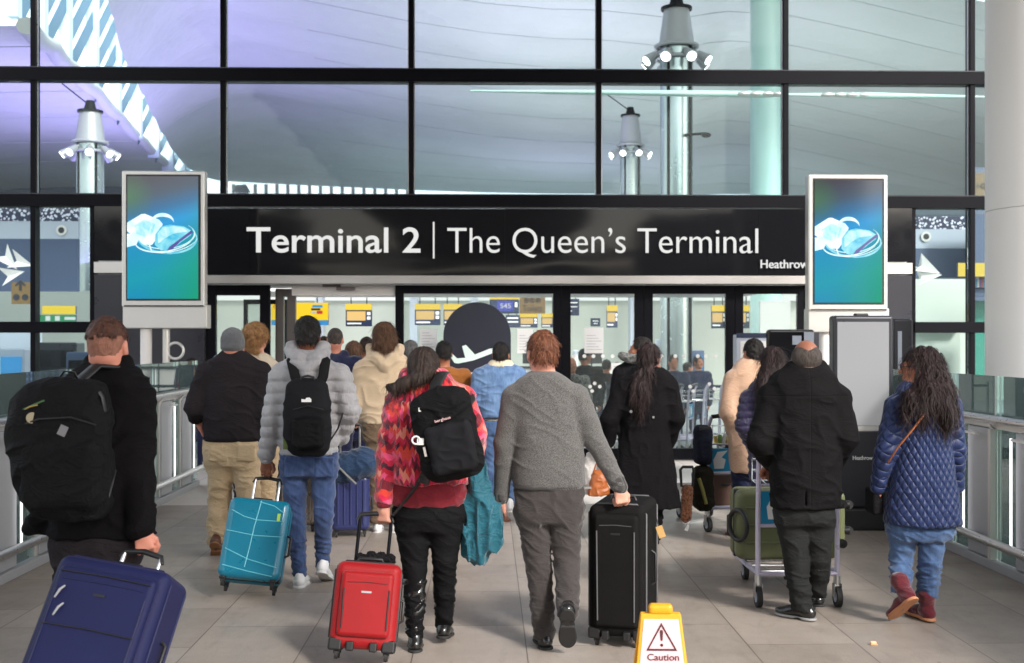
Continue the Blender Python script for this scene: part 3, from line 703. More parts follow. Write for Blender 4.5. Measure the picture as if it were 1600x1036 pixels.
o = add_mesh('roof_shell', V, np.array([(r * n1 + j, (r + 1) * n1 + j, (r + 1) * n1 + j + 1, r * n1 + j + 1) for r in range(len(grid) - 1) for j in range(nx)]), M['shell'], tb, True)
b = MB()
for i in range(1, len(rowsA) - 1): b.tube([grid[i * sub][j] + Vector((0, 0, -.01)) for j in range(16, nx + 1, 2)], .013, 5)
b.obj('roof_seam', M['seam'], o)
# near roof over the upper panes so that the hall is closed from the sky
MB().bb((-16, .2, 11.6), (16, 11, 11.8)).obj('front_ceiling', M['paint'], tb)
# shell B
rowsB = [(40, 29, 0), (72, 33, 1), (105, 37, 0), (142, 42, 1), (182, 48, 0), (220, 56, 1), (250, 65, 0), (292, 78, 1)]
edgeB = [(-200, -120), (10, 0), (46, 51), (67, 76), (105, 111), (143, 150), (185, 188), (220, 223), (264, 267), (292, 296)]
grid = []
for i in range(len(rowsB) - 1):
    for s_ in range(sub + (1 if i == len(rowsB) - 2 else 0)):
        u = s_ / sub; r0, r1 = rowsB[i], rowsB[i + 1]; line = []
        for j in range(41):
            q = j / 40; P_ = []
            for r_ in (r0, r1):
                e1 = lerp_tab(edgeB, r_[0]); px = -420 + (e1 + 420) * q; P_.append(W(px, r_[0] + 10 * (1 - q) ** 2 * 3 - 0, r_[1]))
            p = P_[0].lerp(P_[1], u); p.z -= .12 * math.sin(math.pi * u); line.append(loc(p))
        grid.append(line)
o = add_mesh('roof_shell', [p for l_ in grid for p in l_], np.array([(r * 41 + j, (r + 1) * 41 + j, (r + 1) * 41 + j + 1, r * 41 + j + 1) for r in range(len(grid) - 1) for j in range(40)]), M['shell'], tb, True)
b = MB()
for i in range(1, len(rowsB) - 1): b.tube([p + Vector((0, 0, -.01)) for p in grid[i * sub]], .03, 5)
b.tube([grid[i][-1] + Vector((0, 0, .0)) for i in range(len(grid))], .28, 8, flat=.8); b.obj('roof_seam', M['shell'], o)
# clerestory: white posts with slanting blue members between the two shells
M['clpost'] = plain('clerestory_post', srgb(196, 214, 226), .5, 0, .04); M['cldiag'] = plain('clerestory_blade', srgb(70, 120, 150), .45, .2, .05)
posts = [(20, -190, 20, 31), (62, -110, 62, 34), (101, -60, 100, 37.5), (143, 0, 140, 42), (179, 62, 177, 47), (212, 125, 210, 53), (240, 182, 240, 59.5), (262, 224, 262, 66), (281, 250, 281, 72), (300, 268, 296, 79)]
b1, b2 = MB(), MB()
for i, (px, yt, yb, d) in enumerate(posts):
    a = loc(W(px, yt, d)); c = loc(W(px, yb + 6, d)); w_ = .42 * d / 42
    b1.box((a + c) / 2 + Vector((0, .1, .4)), (w_ * .95, .3, a.z - c.z + .8))
    if i < len(posts) - 1:
        p2, yt2, yb2, d2 = posts[i + 1]; q = 40 / d; y_ = yb + 4
        while y_ > yt - 80 * q:
            p0_ = loc(W(px, y_, d)) + Vector((0, .3, 0)); p1_ = loc(W(p2, y_ - 2.0 * (p2 - px), d2)) + Vector((0, .3, 0)); hh = Vector((0, 0, 13 * q * d / FPX))
            if y_ - 2.0 * (p2 - px) < yb + 5: b2.add([p0_ - hh, p1_ - hh, p1_ + hh, p0_ + hh] + [v_ + Vector((0, .15, 0)) for v_ in (p0_ - hh, p1_ - hh, p1_ + hh, p0_ + hh)], [(0, 1, 2, 3), (7, 6, 5, 4), (0, 4, 5, 1), (3, 2, 6, 7)])
            y_ -= 46 * q
b1.obj('clerestory_post', M['clpost'], tb); b2.obj('clerestory_brace', M['cldiag'], tb)
# far wall and zone under the shells
M['farwall'] = plain('far_wall_pale', srgb(190, 205, 215), .7, 0, .08, .2); M['slate'] = plain('slate_blue_wall', srgb(70, 84, 112), .6, 0, .12, .3)
a = loc(W(-300, 420, 90)); c = loc(W(1900, 268, 90)); MB().bb((a.x, a.y, -.3), (c.x, a.y + .4, c.z)).obj('far_wall', M['farwall'], tb)
b = MB()
for i in range(18):
    p = loc(W(345 + i * 17, 300, 88)); b.bb((p.x, p.y, p.z - 2), (p.x + .25, p.y + .2, p.z + .6))
b.obj('far_fin', M['paint'], tb)
a = loc(W(-300, 420, 77)); c = loc(W(196, 262, 77)); MB().bb((a.x, a.y, 2), (c.x, a.y + .4, c.z)).obj('slate_wall', M['slate'], tb)
# side walls of the hall
MB().bb((-30, 12, -.3), (-29.6, 75, 9)).obj('side_wall', M['farwall'], tb); MB().bb((30, .3, -.3), (30.4, 75, 14)).obj('side_wall', M['farwall'], tb)

# partition seen through the low side windows: perforated band, pale band with round speaker, slate wall
YP = 27.0
def lp(px, py, Y=YP): return loc(WY(px, py, Y))
t = NT('perforated_band'); vo = t.n.new('ShaderNodeTexVoronoi'); vo.inputs['Scale'].default_value = 15; t.l(t.mapv((1, 1, 1)), vo.inputs[0])
t.col(t.ramp(vo.outputs['Distance'], [(.38, srgb(225, 225, 240)), (.46, srgb(30, 36, 70))])); M['perf'] = t.m
def pan(x0_, y0_, x1_, y1_, mat, n='wall_panel', Y=YP, k=.1, f=0):
    a, c = lp(x0_, y1_, Y), lp(x1_, y0_, Y); return MB().bb((a.x, a.y + f, a.z), (c.x, a.y + f + k, c.z)).obj(n, M[mat], tb)
M['ltgrey'] = plain('light_grey_wall', srgb(178, 186, 200), .5, 0, .05, 1); M['teal'] = plain('teal_glass_wall', srgb(60, 130, 115), .25, 0, .1); M['mint'] = plain('pale_mint_wall', srgb(190, 196, 186), .45, 0, .07, .7)
for a, c in ((-200, 122), (1390, 1512)):
    pan(a, 325 if a < 0 else 338, c, 345 if a < 0 else 358, 'perf', 'perforated_band'); pan(a, 345.2 if a < 0 else 358.2, c, 373 if a < 0 else 388, 'ltgrey'); pan(a, 373.2 if a < 0 else 388.2, c, 455 if a < 0 else 434, 'slate')
for px, py in ((97, 360), (1446, 370)):
    p = lp(px, py); q = MB().cyl((p.x, p.y - .02, p.z), (p.x, p.y - .05, p.z), .12, seg=24).obj('speaker_ring', M['paint'], tb); MB().cyl((p.x, p.y - .051, p.z), (p.x, p.y - .06, p.z), .07, seg=20).obj('speaker_cone', M['black'], q)
pan(1425, 436, 1512, 512, 'mint', 'pale_counter_wall', 25.5, .3); pan(1425, 520, 1512, 640, 'mint', 'pale_counter_wall', 25.5, .3, .4); pan(1516, 470, 1600, 700, 'teal', 'teal_wall', 24.5)
pan(1516, 325, 1620, 470, 'slate', 'slate_wall', 26.0); pan(1516, 262, 1620, 312, 'slate', 'slate_wall', 34)
# check-in hall back wall behind the doors, with a lit upper edge
pan(-200, 456, 1600, 700, 'mint', 'back_wall', 33.0, .3)
pan(320, 447, 1260, 456, 'ltgrey', 'bulkhead', 32.5, .3); pan(320, 456.5, 1260, 469, 'cove', 'lit_cove', 32.6, .2)
for px in (492, 640, 735, 985, 1060, 1210): pan(px, 455, px + 12, 700, 'ltgrey', 'pilaster', 32.0, .5)
pan(1188, 470, 1235, 620, 'paint', 'white_partition', 22, .1)
M['pinkw'] = plain('warm_wall', srgb(190, 165, 175), .6)
pan(0, 520, 60, 640, 'ltgrey', 'service_wall', 24, .2)

# ---- round steel columns with spotlight collars
M['colsteel'] = plain('column_steel', srgb(172, 184, 184), .25, .6, .08, 2); M['conesteel'] = plain('cone_steel', srgb(176, 178, 182), .4, .3, .06, 2)
def spot_column(px, pl, pr, ytop, ycone, d, label, g='steel columns with spotlight collars'):
    c = W(px, 300, d); e = empty('steel_column', (c.x, c.y, 0), label=label, cat='column', group=g)
    r_ = (pr - pl) / 2 / FPX * d; zt = W(px, ytop, d).z; zc = W(px, ycone, d).z; k = d / FPX
    MB().cyl((0, 0, 0), (0, 0, zc), r_, seg=40).obj('shaft', M['colsteel'], e)
    MB().cyl((0, 0, zc), (0, 0, zt), r_ * 1.1, r_ * .78, seg=40).obj('cone', M['conesteel'], e)
    MB().cyl((0, 0, zt), (0, 0, zt + .06), r_ * .95, seg=30).cyl((0, 0, zt + .06), (0, 0, zt + .35), r_ * .5, r_ * .3, seg=16).cyl((0, 0, zt + .2), (-.9, .2, zt + .9), .02).obj('cap', M['frame'], e)
    MB().ring((0, 0, zc - .02), r_ * 1.25, .05, seg=28).ring((0, 0, zc - .3), r_ * 1.22, .04, seg=28).obj('collar', M['conesteel'], e)
    for q in (-.62, .72): MB().cyl((q * r_, -r_ * .8, 0), (q * r_, -r_ * .8, zc), .035, seg=8).obj('pipe', M['frame'], e)
    for i in range(8):
        a = 2 * math.pi * i / 8 + .3; dx, dy = math.cos(a), math.sin(a); hd = Vector((dx, dy, -.75)).normalized(); p = Vector((dx * r_ * 1.55, dy * r_ * 1.55, zc - .28))
        sp_ = MB().cyl(p - hd * .1, p + hd * .22, .08, .14, seg=16).cyl((dx * r_ * 1.1, dy * r_ * 1.1, zc - .15), p, .03).obj('spotlight', M['conesteel'], e)
        MB().cyl(p + hd * .222, p + hd * .24, .105, seg=16).obj('lens', M['lampw'], sp_)
    return e
spot_column(1057, 1032, 1083, 16, 72, 27, 'steel column with the highest ring of spotlights, right of centre behind the upper panes')
spot_column(985, 971, 1003, 182, 227, 44, 'more distant steel column with a spotlight ring beside the tall one right of centre')
spot_column(141, 120, 161, 176, 222, 34, 'steel column with a spotlight ring under the purple ceiling on the left')
c = W(377, 300, 82); e = empty('steel_column', (c.x, c.y, 0), label='tiny far column head just above the frame near the left screen', cat='column', group='steel columns with spotlight collars')
MB().cyl((0, 0, 0), (0, 0, W(0, 300, 82).z), .5).cyl((0, 0, W(0, 300, 82).z), (0, 0, W(0, 290, 82).z), .65, .4).obj('shaft', M['conesteel'], e)
c = W(1197, 200, 24.5); e = empty('pale_column', (c.x, c.y, 0), label='tall pale green smooth column behind the panes right of the spotlights', cat='column')
MB().cyl((0, 0, 0), (0, 0, 9.3), .33, seg=48).obj('shaft', plain('pale_green_shaft', srgb(170, 205, 200), .3, 0, .05), e)
# little floodlight arms on the tall column
a = W(1083, 211, 26.6); e = empty('lamp_arm', a, label='small dark lamp arm sticking out of the tall steel column', cat='lamp'); MB().cyl((-.2, 0, 0), (.3, 0, .04), .03).sph((.3, 0, 0), (.12, .08, .06)).obj('arm', M['frame'], e)
# translucent wind beam
a, c = W(735, 142, 19.5), W(1560, 152, 19.5); e = empty('wind_beam', (a + c) / 2, label='thin white horizontal beam with two clamps behind the panes right of centre', cat='beam')
h_ = (c - a) / 2; MB().tube([-h_, h_ * -.6, h_ * .1, h_ * .2, h_ * .5, h_], [.02, .05, .075, .03, .075, .02], 10, flat=.8).obj('beam', plain('beam_pale', srgb(190, 220, 212), .4), e)
b = MB(); 
for q in (.1, .42): 
    for k in (-.3, -.1, .1, .3): b.sph(h_ * q + Vector((k, -.03, 0)), (.13, .06, .05))
b.obj('clamp', M['alu'], e)
# white folded paper darts on the slate wall
for i, (px, py, r_) in enumerate(((8, 400, 40), (26, 408, 10), (12, 432, -20), (1440, 415, 20), (1440, 432, -10))):
    p = WY(px, py, 25.6); e = MB().add([(0, 0, 0), (.42, -.1, -.04), (-.12, -.05, .25), (-.14, -.12, -.18), (-.02, .12, -.02)], [(0, 1, 2), (0, 3, 1), (1, 4, 2), (1, 3, 4), (0, 2, 4), (0, 4, 3)]).obj('paper_dart', M['paint'])
    e.location = p; e.rotation_euler = (0, R(r_), 0)
    tag(e, ['white folded dart sculpture, top one at the left window', 'white folded dart sculpture pointing right at the left window', 'white folded dart sculpture, lowest at the left window', 'white folded dart sculpture, upper one in the right window', 'white folded dart sculpture, lower one in the right window'][i], 'sculpture', 'white dart sculptures')

# ---- interior signs
def sign(name, x0_, y0_, x1_, y1_, Y, layers, label, cat='sign', group=None, hang=True, txt=()):
    a, c = WY(x0_, y1_, Y), WY(x1_, y0_, Y); w, h = c.x - a.x, c.z - a.z; m = (a + c) / 2
    e = empty(name, (m.x, Y, m.z), label=label, cat=cat, group=group)
    MB().bb((-w / 2, 0, -h / 2), (w / 2, .08, h / 2)).obj('casing', M['navyink'], e, .006)
    for i, (u0, v0, u1, v1, mt) in enumerate(layers): MB().bb((-w / 2 + w * u0, -.004 - i * .002, h / 2 - h * v1), (-w / 2 + w * u1, .0, h / 2 - h * v0)).obj('face', M[mt], e)
    for s_, u0, u1, vb, hh, mt in txt: text(s_, 'lettering', M[mt], e, (-w / 2 + w * u0, -.022, h / 2 - h * vb), (-w / 2 + w * u1, -.022, h / 2 - h * vb), h * hh, .003, .01)
    if hang:
        b = MB()
        for q in (-.3, .3): b.cyl((q * w, .04, h / 2), (q * w, .04, h / 2 + .55), .012)
        b.obj('hanger', M['black'], e)
    return e
M['inkd'] = plain('dark_ink', (.02, .02, .03), .5); M['red'] = glow('lit_red', srgb(210, 40, 40), .8); M['bluel'] = glow('lit_light_blue', srgb(50, 150, 215), .9)
sign('information_sign', 424, 473, 513, 508, 22, [(0, 0, 1, .78, 'yellow'), (0, .79, 1, 1, 'bluel'), (.72, .1, .9, .22, 'bluel'), (.7, .25, .86, .34, 'inkd'), (.8, .36, .9, .5, 'red'), (.7, .38, .79, .48, 'white')], 'wide yellow lit sign with blue lower edge seen through the open door', txt=[('Check-in', .04, .42, .26, .16, 'red')])
def desk(x0_, y0_, x1_, y1_, Y, label): return sign('flight_screen', x0_, y0_, x1_, y1_, Y, [(0, 0, 1, .27, 'yellow'), (.05, .33, .76, .74, 'orange'), (.06, .84, .6, .9, 'white'), (.82, .36, .95, .5, 'white'), (.82, .56, .95, .7, 'white')], label, 'flight screen', 'yellow topped screens over the check-in desks')
desk(540, 475, 581, 510, 24, 'yellow topped check-in screen hanging in the open doorway')
desk(648, 475, 688, 508, 26, 'yellow topped check-in screen behind the glass left of the dark totem')
desk(693, 475, 722, 508, 26, 'yellow topped check-in screen half hidden by the dark totem')
desk(812, 490, 840, 512, 26, 'yellow topped check-in screen under the Toilets sign')
desk(846, 490, 868, 512, 26, 'small yellow topped screen right of the one under the Toilets sign')
desk(948, 477, 965, 512, 26, 'narrow yellow topped screen behind the third door pane')
desk(1112, 477, 1134, 513, 25, 'yellow topped screen just left of the door frame near the beige coat')
desk(1148, 477, 1171, 513, 25, 'yellow topped screen just right of the door frame near the beige coat')
sign('flight_board', 765, 465, 811, 490, 25.5, [(0, 0, 1, .12, 'yellow'), (.25, .2, .8, .85, 'blue'), (.86, .3, .94, .6, 'white')], 'blue lit board reading S45 beside the Toilets sign', txt=[('S45', .36, .72, .66, .3, 'whitelit')])
sign('flight_board', 790, 492, 812, 512, 26.6, [(.1, .2, .9, .3, 'white'), (.1, .5, .9, .6, 'white')], 'small dark board below the blue lit board')
e = sign('toilets_sign', 812, 463, 852, 490, 25, [(0, 0, 1, 1, 'tan')], 'tan sign reading Toilets with three round symbols', txt=[('Toilets', .12, .88, .86, .36, 'inkd')])
b = MB()
for q in (-.24, 0, .24): b.ring((q * .55 * 1.6 * .6, -.012, .1), .045, .012, (0, 1, 0), 16, 6).sph((q * .55 * 1.6 * .6, -.012, .1), .022)
b.obj('symbol', M['inkd'], e)
sign('direction_sign', 877, 467, 905, 493, 24, [(.1, .2, .9, .26, 'white'), (.1, .45, .9, .5, 'white'), (.1, .7, .6, .75, 'white')], 'dark direction sign with thin white lines behind the third pane')
sign('direction_sign', 923, 497, 938, 510, 24, [(.2, .3, .8, .4, 'white'), (.3, .6, .7, .7, 'white')], 'little dark square sign above the white poster', hang=False)
e = sign('direction_sign', 18, 441, 47, 475, 25, [(0, 0, 1, 1, 'tan')], 'tan sign with an upward arrow and two round symbols, left window', hang=False)
MB().poly([(-.03, -.02, .05), (-.03, -.02, .2), (-.09, -.02, .14), (-.12, -.02, .17), (0, -.02, .28), (.12, -.02, .17), (.09, -.02, .14), (.03, -.02, .2), (.03, -.02, .05)][::-1], (0, -1, 0), .004).obj('arrow', M['inkd'], e)
MB().cyl((-.09, -.012, -.09), (-.09, -.02, -.09), .07, seg=18).cyl((.1, -.012, -.09), (.1, -.02, -.09), .07, seg=18).obj('symbol', M['inkd'], e)
e = sign('direction_sign', 1522, 270, 1541, 312, 25, [(0, 0, 1, 1, 'tan')], 'yellow sign with a left arrow and round symbol beside the white column', hang=False)
MB().poly([(-.1, -.02, 0), (-.05, -.02, .06), (-.05, -.02, .02), (.02, -.02, .02), (.02, -.02, -.02), (-.05, -.02, -.02), (-.05, -.02, -.06)], (0, -1, 0), .004).obj('arrow', M['inkd'], e); MB().ring((.07, -.02, 0), .05, .018, (0, 1, 0), 18, 6).obj('symbol', M['inkd'], e)
sign('shop_fascia', 66, 478, 118, 491, 24.6, [(0, 0, 1, 1, 'yellow')], 'plain yellow lit fascia in the left window', 'sign', hang=False)
e = sign('exit_sign', 62, 492, 118, 503, 24.5, [(0, 0, 1, 1, 'green')], 'green lit sign with white symbols below the yellow fascia', 'sign', hang=False)
MB().bb((-.25, -.015, -.05), (-.15, -.012, .05)).bb((-.05, -.015, -.05), (.05, -.012, .05)).bb((.15, -.015, -.03), (.38, -.012, .03)).obj('symbol', M['whitelit'], e)
e = sign('shop_fascia', 1497, 411, 1600, 432, 23.5, [(0, 0, 1, 1, 'yellow')], 'bright yellow shop fascia above shelves beside the white column', 'sign', hang=False)
e = empty('magazine_shelf', WY(1560, 440, 23.8), label='shelf of coloured magazines under the yellow shop fascia', cat='shelf')
MB().bb((-.55, .1, -.3), (.55, .3, .18)).obj('shelf_back', M['slate'], e)
b = [MB() for _ in range(4)]
for k in range(26): b[k % 4].bb((-.52 + k * .04, 0, -.12), (-.485 + k * .04, .08, .05 + .06 * random.random()))
for k, c_ in enumerate(((.5, .12, .1), (.1, .3, .5), (.7, .65, .6), (.15, .1, .3))): b[k].obj('magazine', plain('magazine', c_), e)
# posters on the doors
for x0_, y0_, x1_, y1_, lb in ((656, 514, 683, 548, 'white notice on the glass left of the dark totem'), (808, 514, 833, 552, 'white notice on the glass right of the dark totem'), (913, 512, 943, 552, 'larger white notice on the third door pane'), (955, 567, 971, 583, 'small white notice low on the third door pane')):
    a, c = WY(x0_, y1_, YF - .03), WY(x1_, y0_, YF - .03); o = MB().bb((a.x, a.y - .004, a.z), (c.x, a.y, c.z)).obj('door_notice', M['paper']); tag(o, lb, 'notice', 'paper notices on the doors')
    bb_ = MB()
    for k in range(6): bb_.bb((a.x + .03, a.y - .006, a.z + .05 + k * .04), (c.x - .03 - .04 * (k % 3), a.y - .0045, a.z + .056 + k * .04))
    bb_.obj('print_line', plain('grey_print', (.35, .35, .38)), o)
# dark round-topped totem with plane symbol
YT = 15.6; cT = WY(745.5, 525, YT); rT = 52.5 / FPX * 15.7
e = empty('departures_totem', (cT.x, YT, 0), label='black round-topped totem with a white departing aeroplane symbol between the doors', cat='totem sign')
pts = [(-rT, 0, .0)] + [(-rT * math.cos(math.pi * k / 32), 0, cT.z + rT * math.sin(math.pi * k / 32)) for k in range(33)] + [(rT, 0, 0.0)]
MB().poly(pts, (0, -1, 0), .09).obj('totem_body', plain('totem_navy', (.03, .032, .045), .14, 0, .15, 1), e, .004)
def tp(px, py, f=-.006): q = WY(px, py, YT); return (q.x - cT.x, f, q.z)
MB().poly([tp(*p) for p in ((701, 553), (707, 553), (714, 560), (727, 559), (722, 541), (728, 539), (742, 554), (765, 545), (773, 544), (776, 547), (772, 551), (740, 563), (716, 568), (710, 567))][::-1], (0, -1, 0), .003).obj('aeroplane_symbol', M['ltmint'] if 'ltmint' in M else plain('pale_symbol', srgb(205, 225, 218), .5), e)
MB().bb(tp(702, 584.5), (tp(789, 583)[0], -.001, tp(789, 582)[2])).obj('rule_line', M['white'], e)
text('Departures', 'lettering', M['white'], e, tp(700, 614, -.008), tp(790, 614, -.008), .1, .003, .02)

# ---- freestanding kiosk with blank screen, Heathrow on its base
c = W(1350, 825, 10.45); e = empty('information_kiosk', (c.x, c.y, 0), label='tall dark freestanding kiosk with a blank pale screen and Heathrow on its base', cat='kiosk')
def kp(px, py, f=0): q = W(px, py, 10.45); return Vector((q.x - c.x, f, q.z))
a, b_ = kp(1302, 672), kp(1397, 493); MB().bb((a.x, 0, a.z), (b_.x, .16, b_.z)).obj('casing', M['darkclad'], e, .03, 4)
a, b_ = kp(1308, 665), kp(1389, 503)
t = NT('blank_screen'); t.col((.17, .175, .185)); t.set(rough=.25); t.l(t.ramp(t.gen if False else t.math('ADD', t.math('MULTIPLY', t.z, .6), -.55), [(0, srgb(205, 203, 203)), (1, srgb(150, 154, 162))]), t.b.inputs['Emission Color']); t.b.inputs['Emission Strength'].default_value = .30 * EX
MB().bb((a.x, -.006, a.z), (b_.x, .0, b_.z)).obj('screen', t.m, e)
MB().bb((a.x - .012, -.004, a.z - .05), (b_.x + .01, .02, a.z - .004)).obj('lower_trim', M['alu'], e)
a, b_ = kp(1304, 792), kp(1396, 673); MB().bb((a.x, -.02, a.z), (b_.x, .2, b_.z)).obj('base', M['darkclad'], e, .01)
a, b_ = kp(1300, 824), kp(1402, 793); MB().bb((a.x, -.12, 0), (b_.x, .3, b_.z)).obj('foot', M['black'], e, .012)
text('Heathrow', 'lettering', M['white'], e, kp(1331, 718, -.026), kp(1362, 718, -.026), .036, .003, .01)
a = kp(1338, 493); MB().bb((a.x, .02, a.z - .01), (a.x + .12, .1, a.z + .02)).obj('camera_pod', M['black'], e, .01)
c2 = W(1412, 700, 11.6); e = empty('information_kiosk', (c2.x, c2.y, 0), label='second dark kiosk turned sideways behind the blank screen kiosk', cat='kiosk')
MB().bb((-.11, 0, 0), (.1, .6, 1.93)).obj('casing', M['darkclad'], e, .03, 3); MB().bb((-.06, -.006, 1.2), (-.02, .0, 1.8)).obj('screen', M['ltgrey'], e)
MB().sph((0, -.01, 1.42), (.035, .01, .05)).obj('red_sticker', M['red'], e)
c = W(1238, 700, 12.8); e = empty('self_service_kiosk', (c.x, c.y, 0), label='black self-service machine with a glossy screen behind the bald man', cat='kiosk')
MB().bb((-.27, 0, .9), (.25, .12, 1.83)).obj('casing', M['gloss'], e, .03, 3); MB().bb((-.14, .02, 0), (.14, .12, .9)).obj('stand', M['black'], e); MB().bb((.0, -.005, 1.66), (.1, .0, 1.76)).bb((.13, -.005, 1.62), (.24, .0, 1.8)).obj('screen', M['ltgrey'], e)
c = W(1172, 700, 14.2); e = empty('self_service_kiosk', (c.x, c.y, 0), label='white framed machine behind the beige coated man', cat='kiosk')
MB().bb((-.17, 0, 0), (.3, .2, 1.78)).obj('casing', M['ltgrey'], e, .01); MB().bb((-.12, -.006, .8), (.26, 0, 1.7)).obj('screen', M['paint'], e); MB().bb((-.17, -.01, 1.74), (.3, .0, 1.8)).obj('top_edge', M['navyink'], e)
# machines behind the left windows
for i, (px, py, w_, d, mt, lb) in enumerate(((18, 545, .5, 22, 'ltgrey', 'pale slanted machine at the far left window'), (88, 535, .8, 23, 'darkclad', 'dark boxy machine left of the near man\'s head'), (128, 550, .6, 21.5, 'slate', 'grey machine with a white ledge beside the near man\'s head'), (245, 560, .6, 18.5, 'ltgrey', 'pale machine low behind the left screen post'))):
    c = W(px, py, d); e = empty('check_in_machine', (c.x, c.y, 0), label=lb, cat='check-in machine', group='machines behind the left windows')
    MB().bb((-w_ / 2, 0, 0), (w_ / 2, .5, c.z)).obj('casing', M[mt], e, .03); MB().bb((-w_ / 2 + .06, -.05, c.z - .5), (w_ / 2 - .06, .0, c.z - .15)).obj('screen', M['bluel' if i == 0 else 'gloss'], e, .01)
    MB().bb((-w_ / 2 - .1, -.3, .9), (w_ / 2 + .1, .0, .96)).obj('ledge', M['paint'], e, .01)
# ---- hall lighting: uplights on the shells, purple wash on the left shell, daylight tubes below
def area(name, p, sz, e_, col, rot=(0, 0, 0), sy=None):
    l_ = bpy.data.lights.new(name, 'AREA'); l_.shape = 'RECTANGLE'; l_.size = sz; l_.size_y = sy or sz; l_.energy = e_; l_.color = col
    o = bpy.data.objects.new(name, l_); C.objects.link(o); o.location = p; o.rotation_euler = rot; return o
HALL = .27
area('hall_uplight', (4, 44, 4), 18, 2000 * HALL, (1, 1, .96), (R(180), 0, 0), 22)
area('hall_uplight', (6, 74, 4), 30, 1700 * HALL, (.86, .97, 1), (R(180), 0, 0), 24)
area('hall_uplight', (16, 34, 4), 10, 260 * HALL, (.95, 1, .98), (R(180), 0, 0), 10)
area('purple_uplight', (-14, 44, 3.5), 8, 4000 * HALL, (.56, .40, 1), (R(180), R(-12), 0), 22)
area('purple_uplight', (4, 66, 4), 5, 500 * HALL, (.75, .6, 1), (R(180), R(10), 0), 5)
area('pink_uplight', (1.5, 36, 4.5), 4, 700 * HALL, (.9, .72, 1), (R(180), R(0), 0), 6)
area('hall_downlight', (0, 27, 3.62), 16, 1250 * HALL, (1, 1, .96), (0, 0, 0), 7)
area('lobby_downlight', (2, 18.4, 2.45), 7, 70 * HALL, (.95, 1, .98), (0, 0, 0), 1.5)
# ------------------------------------------------------------------ people
SK = {'tan': skinmat('tanned_skin', srgb(142, 96, 76)), 'fair': skinmat('fair_skin', srgb(214, 160, 140)), 'olive': skinmat('olive_skin', srgb(176, 120, 92)), 'brown': skinmat('brown_skin', srgb(128, 82, 60)), 'pink': skinmat('ruddy_skin', srgb(205, 142, 122))}
HM = {'black': hairmat('black_hair', (.006, .005, .005), (.02, .016, .014)), 'dark': hairmat('dark_brown_hair', (.012, .007, .005), (.05, .028, .02), .42), 'darkred': hairmat('dark_auburn_hair', (.008, .004, .004), (.030, .011, .011), .4),
      'ginger': hairmat('ginger_hair', srgb(84, 48, 32), srgb(142, 88, 60)), 'umber': hairmat('umber_hair', srgb(52, 30, 22), srgb(104, 66, 50)), 'sandy': hairmat('sandy_hair', srgb(120, 84, 52), srgb(196, 150, 100)), 'brown': hairmat('brown_hair', srgb(58, 38, 28), srgb(128, 92, 66)),
      'grey': hairmat('grey_hair', srgb(70, 70, 72), srgb(140, 138, 136)), 'fade': hairmat('cropped_hair', srgb(124, 82, 66), srgb(164, 116, 98), .6), 'salt': hairmat('salt_hair', srgb(34, 30, 29), srgb(86, 76, 70), .6)}
def rotz(a): c, s_ = math.cos(a), math.sin(a); return np.array([[c, -s_, 0], [s_, c, 0], [0, 0, 1]], np.float32)
def hand_ops(s_, w, f, n, curl=(.5, .6, .4), k=1.0, thumb=1):
    """hand grown at wrist w: f finger direction, n palm normal (fingers curl towards n)"""
    f = N(f); n = np.asarray(n, np.float32); n = N(n - f * float(np.dot(n, f))); sd_ = np.cross(f, n) * thumb; w = np.asarray(w, np.float32)
    s_.u(cap(w - f * .03, w + f * .03, .026 * k, .027 * k), .02)
    for q in (-.028, -.009, .010, .028):
        s_.u(cap(w + f * .01 + sd_ * q * .6, w + (f * .078 + sd_ * q) * k, .016 * k, .0125 * k), .014)
    for i, q in enumerate((-.029, -.0098, .0098, .029)):
        Ls = np.array([(.034, .021, .018), (.042, .027, .02), (.046, .03, .021), (.041, .026, .02)][i]) * k
        p = w + (f * .080 + sd_ * q) * k; a = 0
        for j in range(3):
            a += curl[j]; d = f * math.cos(a) + n * math.sin(a); e = p + d * Ls[j]; r0 = (.0098, .0088, .0078, .007)[j] * k; r1 = (.0088, .0078, .0068)[j] * k
            s_.u(cap(p, e, r0, r1), .004); p = e
    a0 = w + (f * .02 + sd_ * .024) * k; a1 = a0 + (f * .032 + sd_ * .022 + n * .014) * k; a2 = a1 + (f * .028 + sd_ * .004 + n * .016) * k; a3 = a2 + (f * .02 - sd_ * .008 + n * .014) * k
    s_.chain([a0, a1, a2, a3], [.015 * k, .0125 * k, .011 * k, .0085 * k], .012)
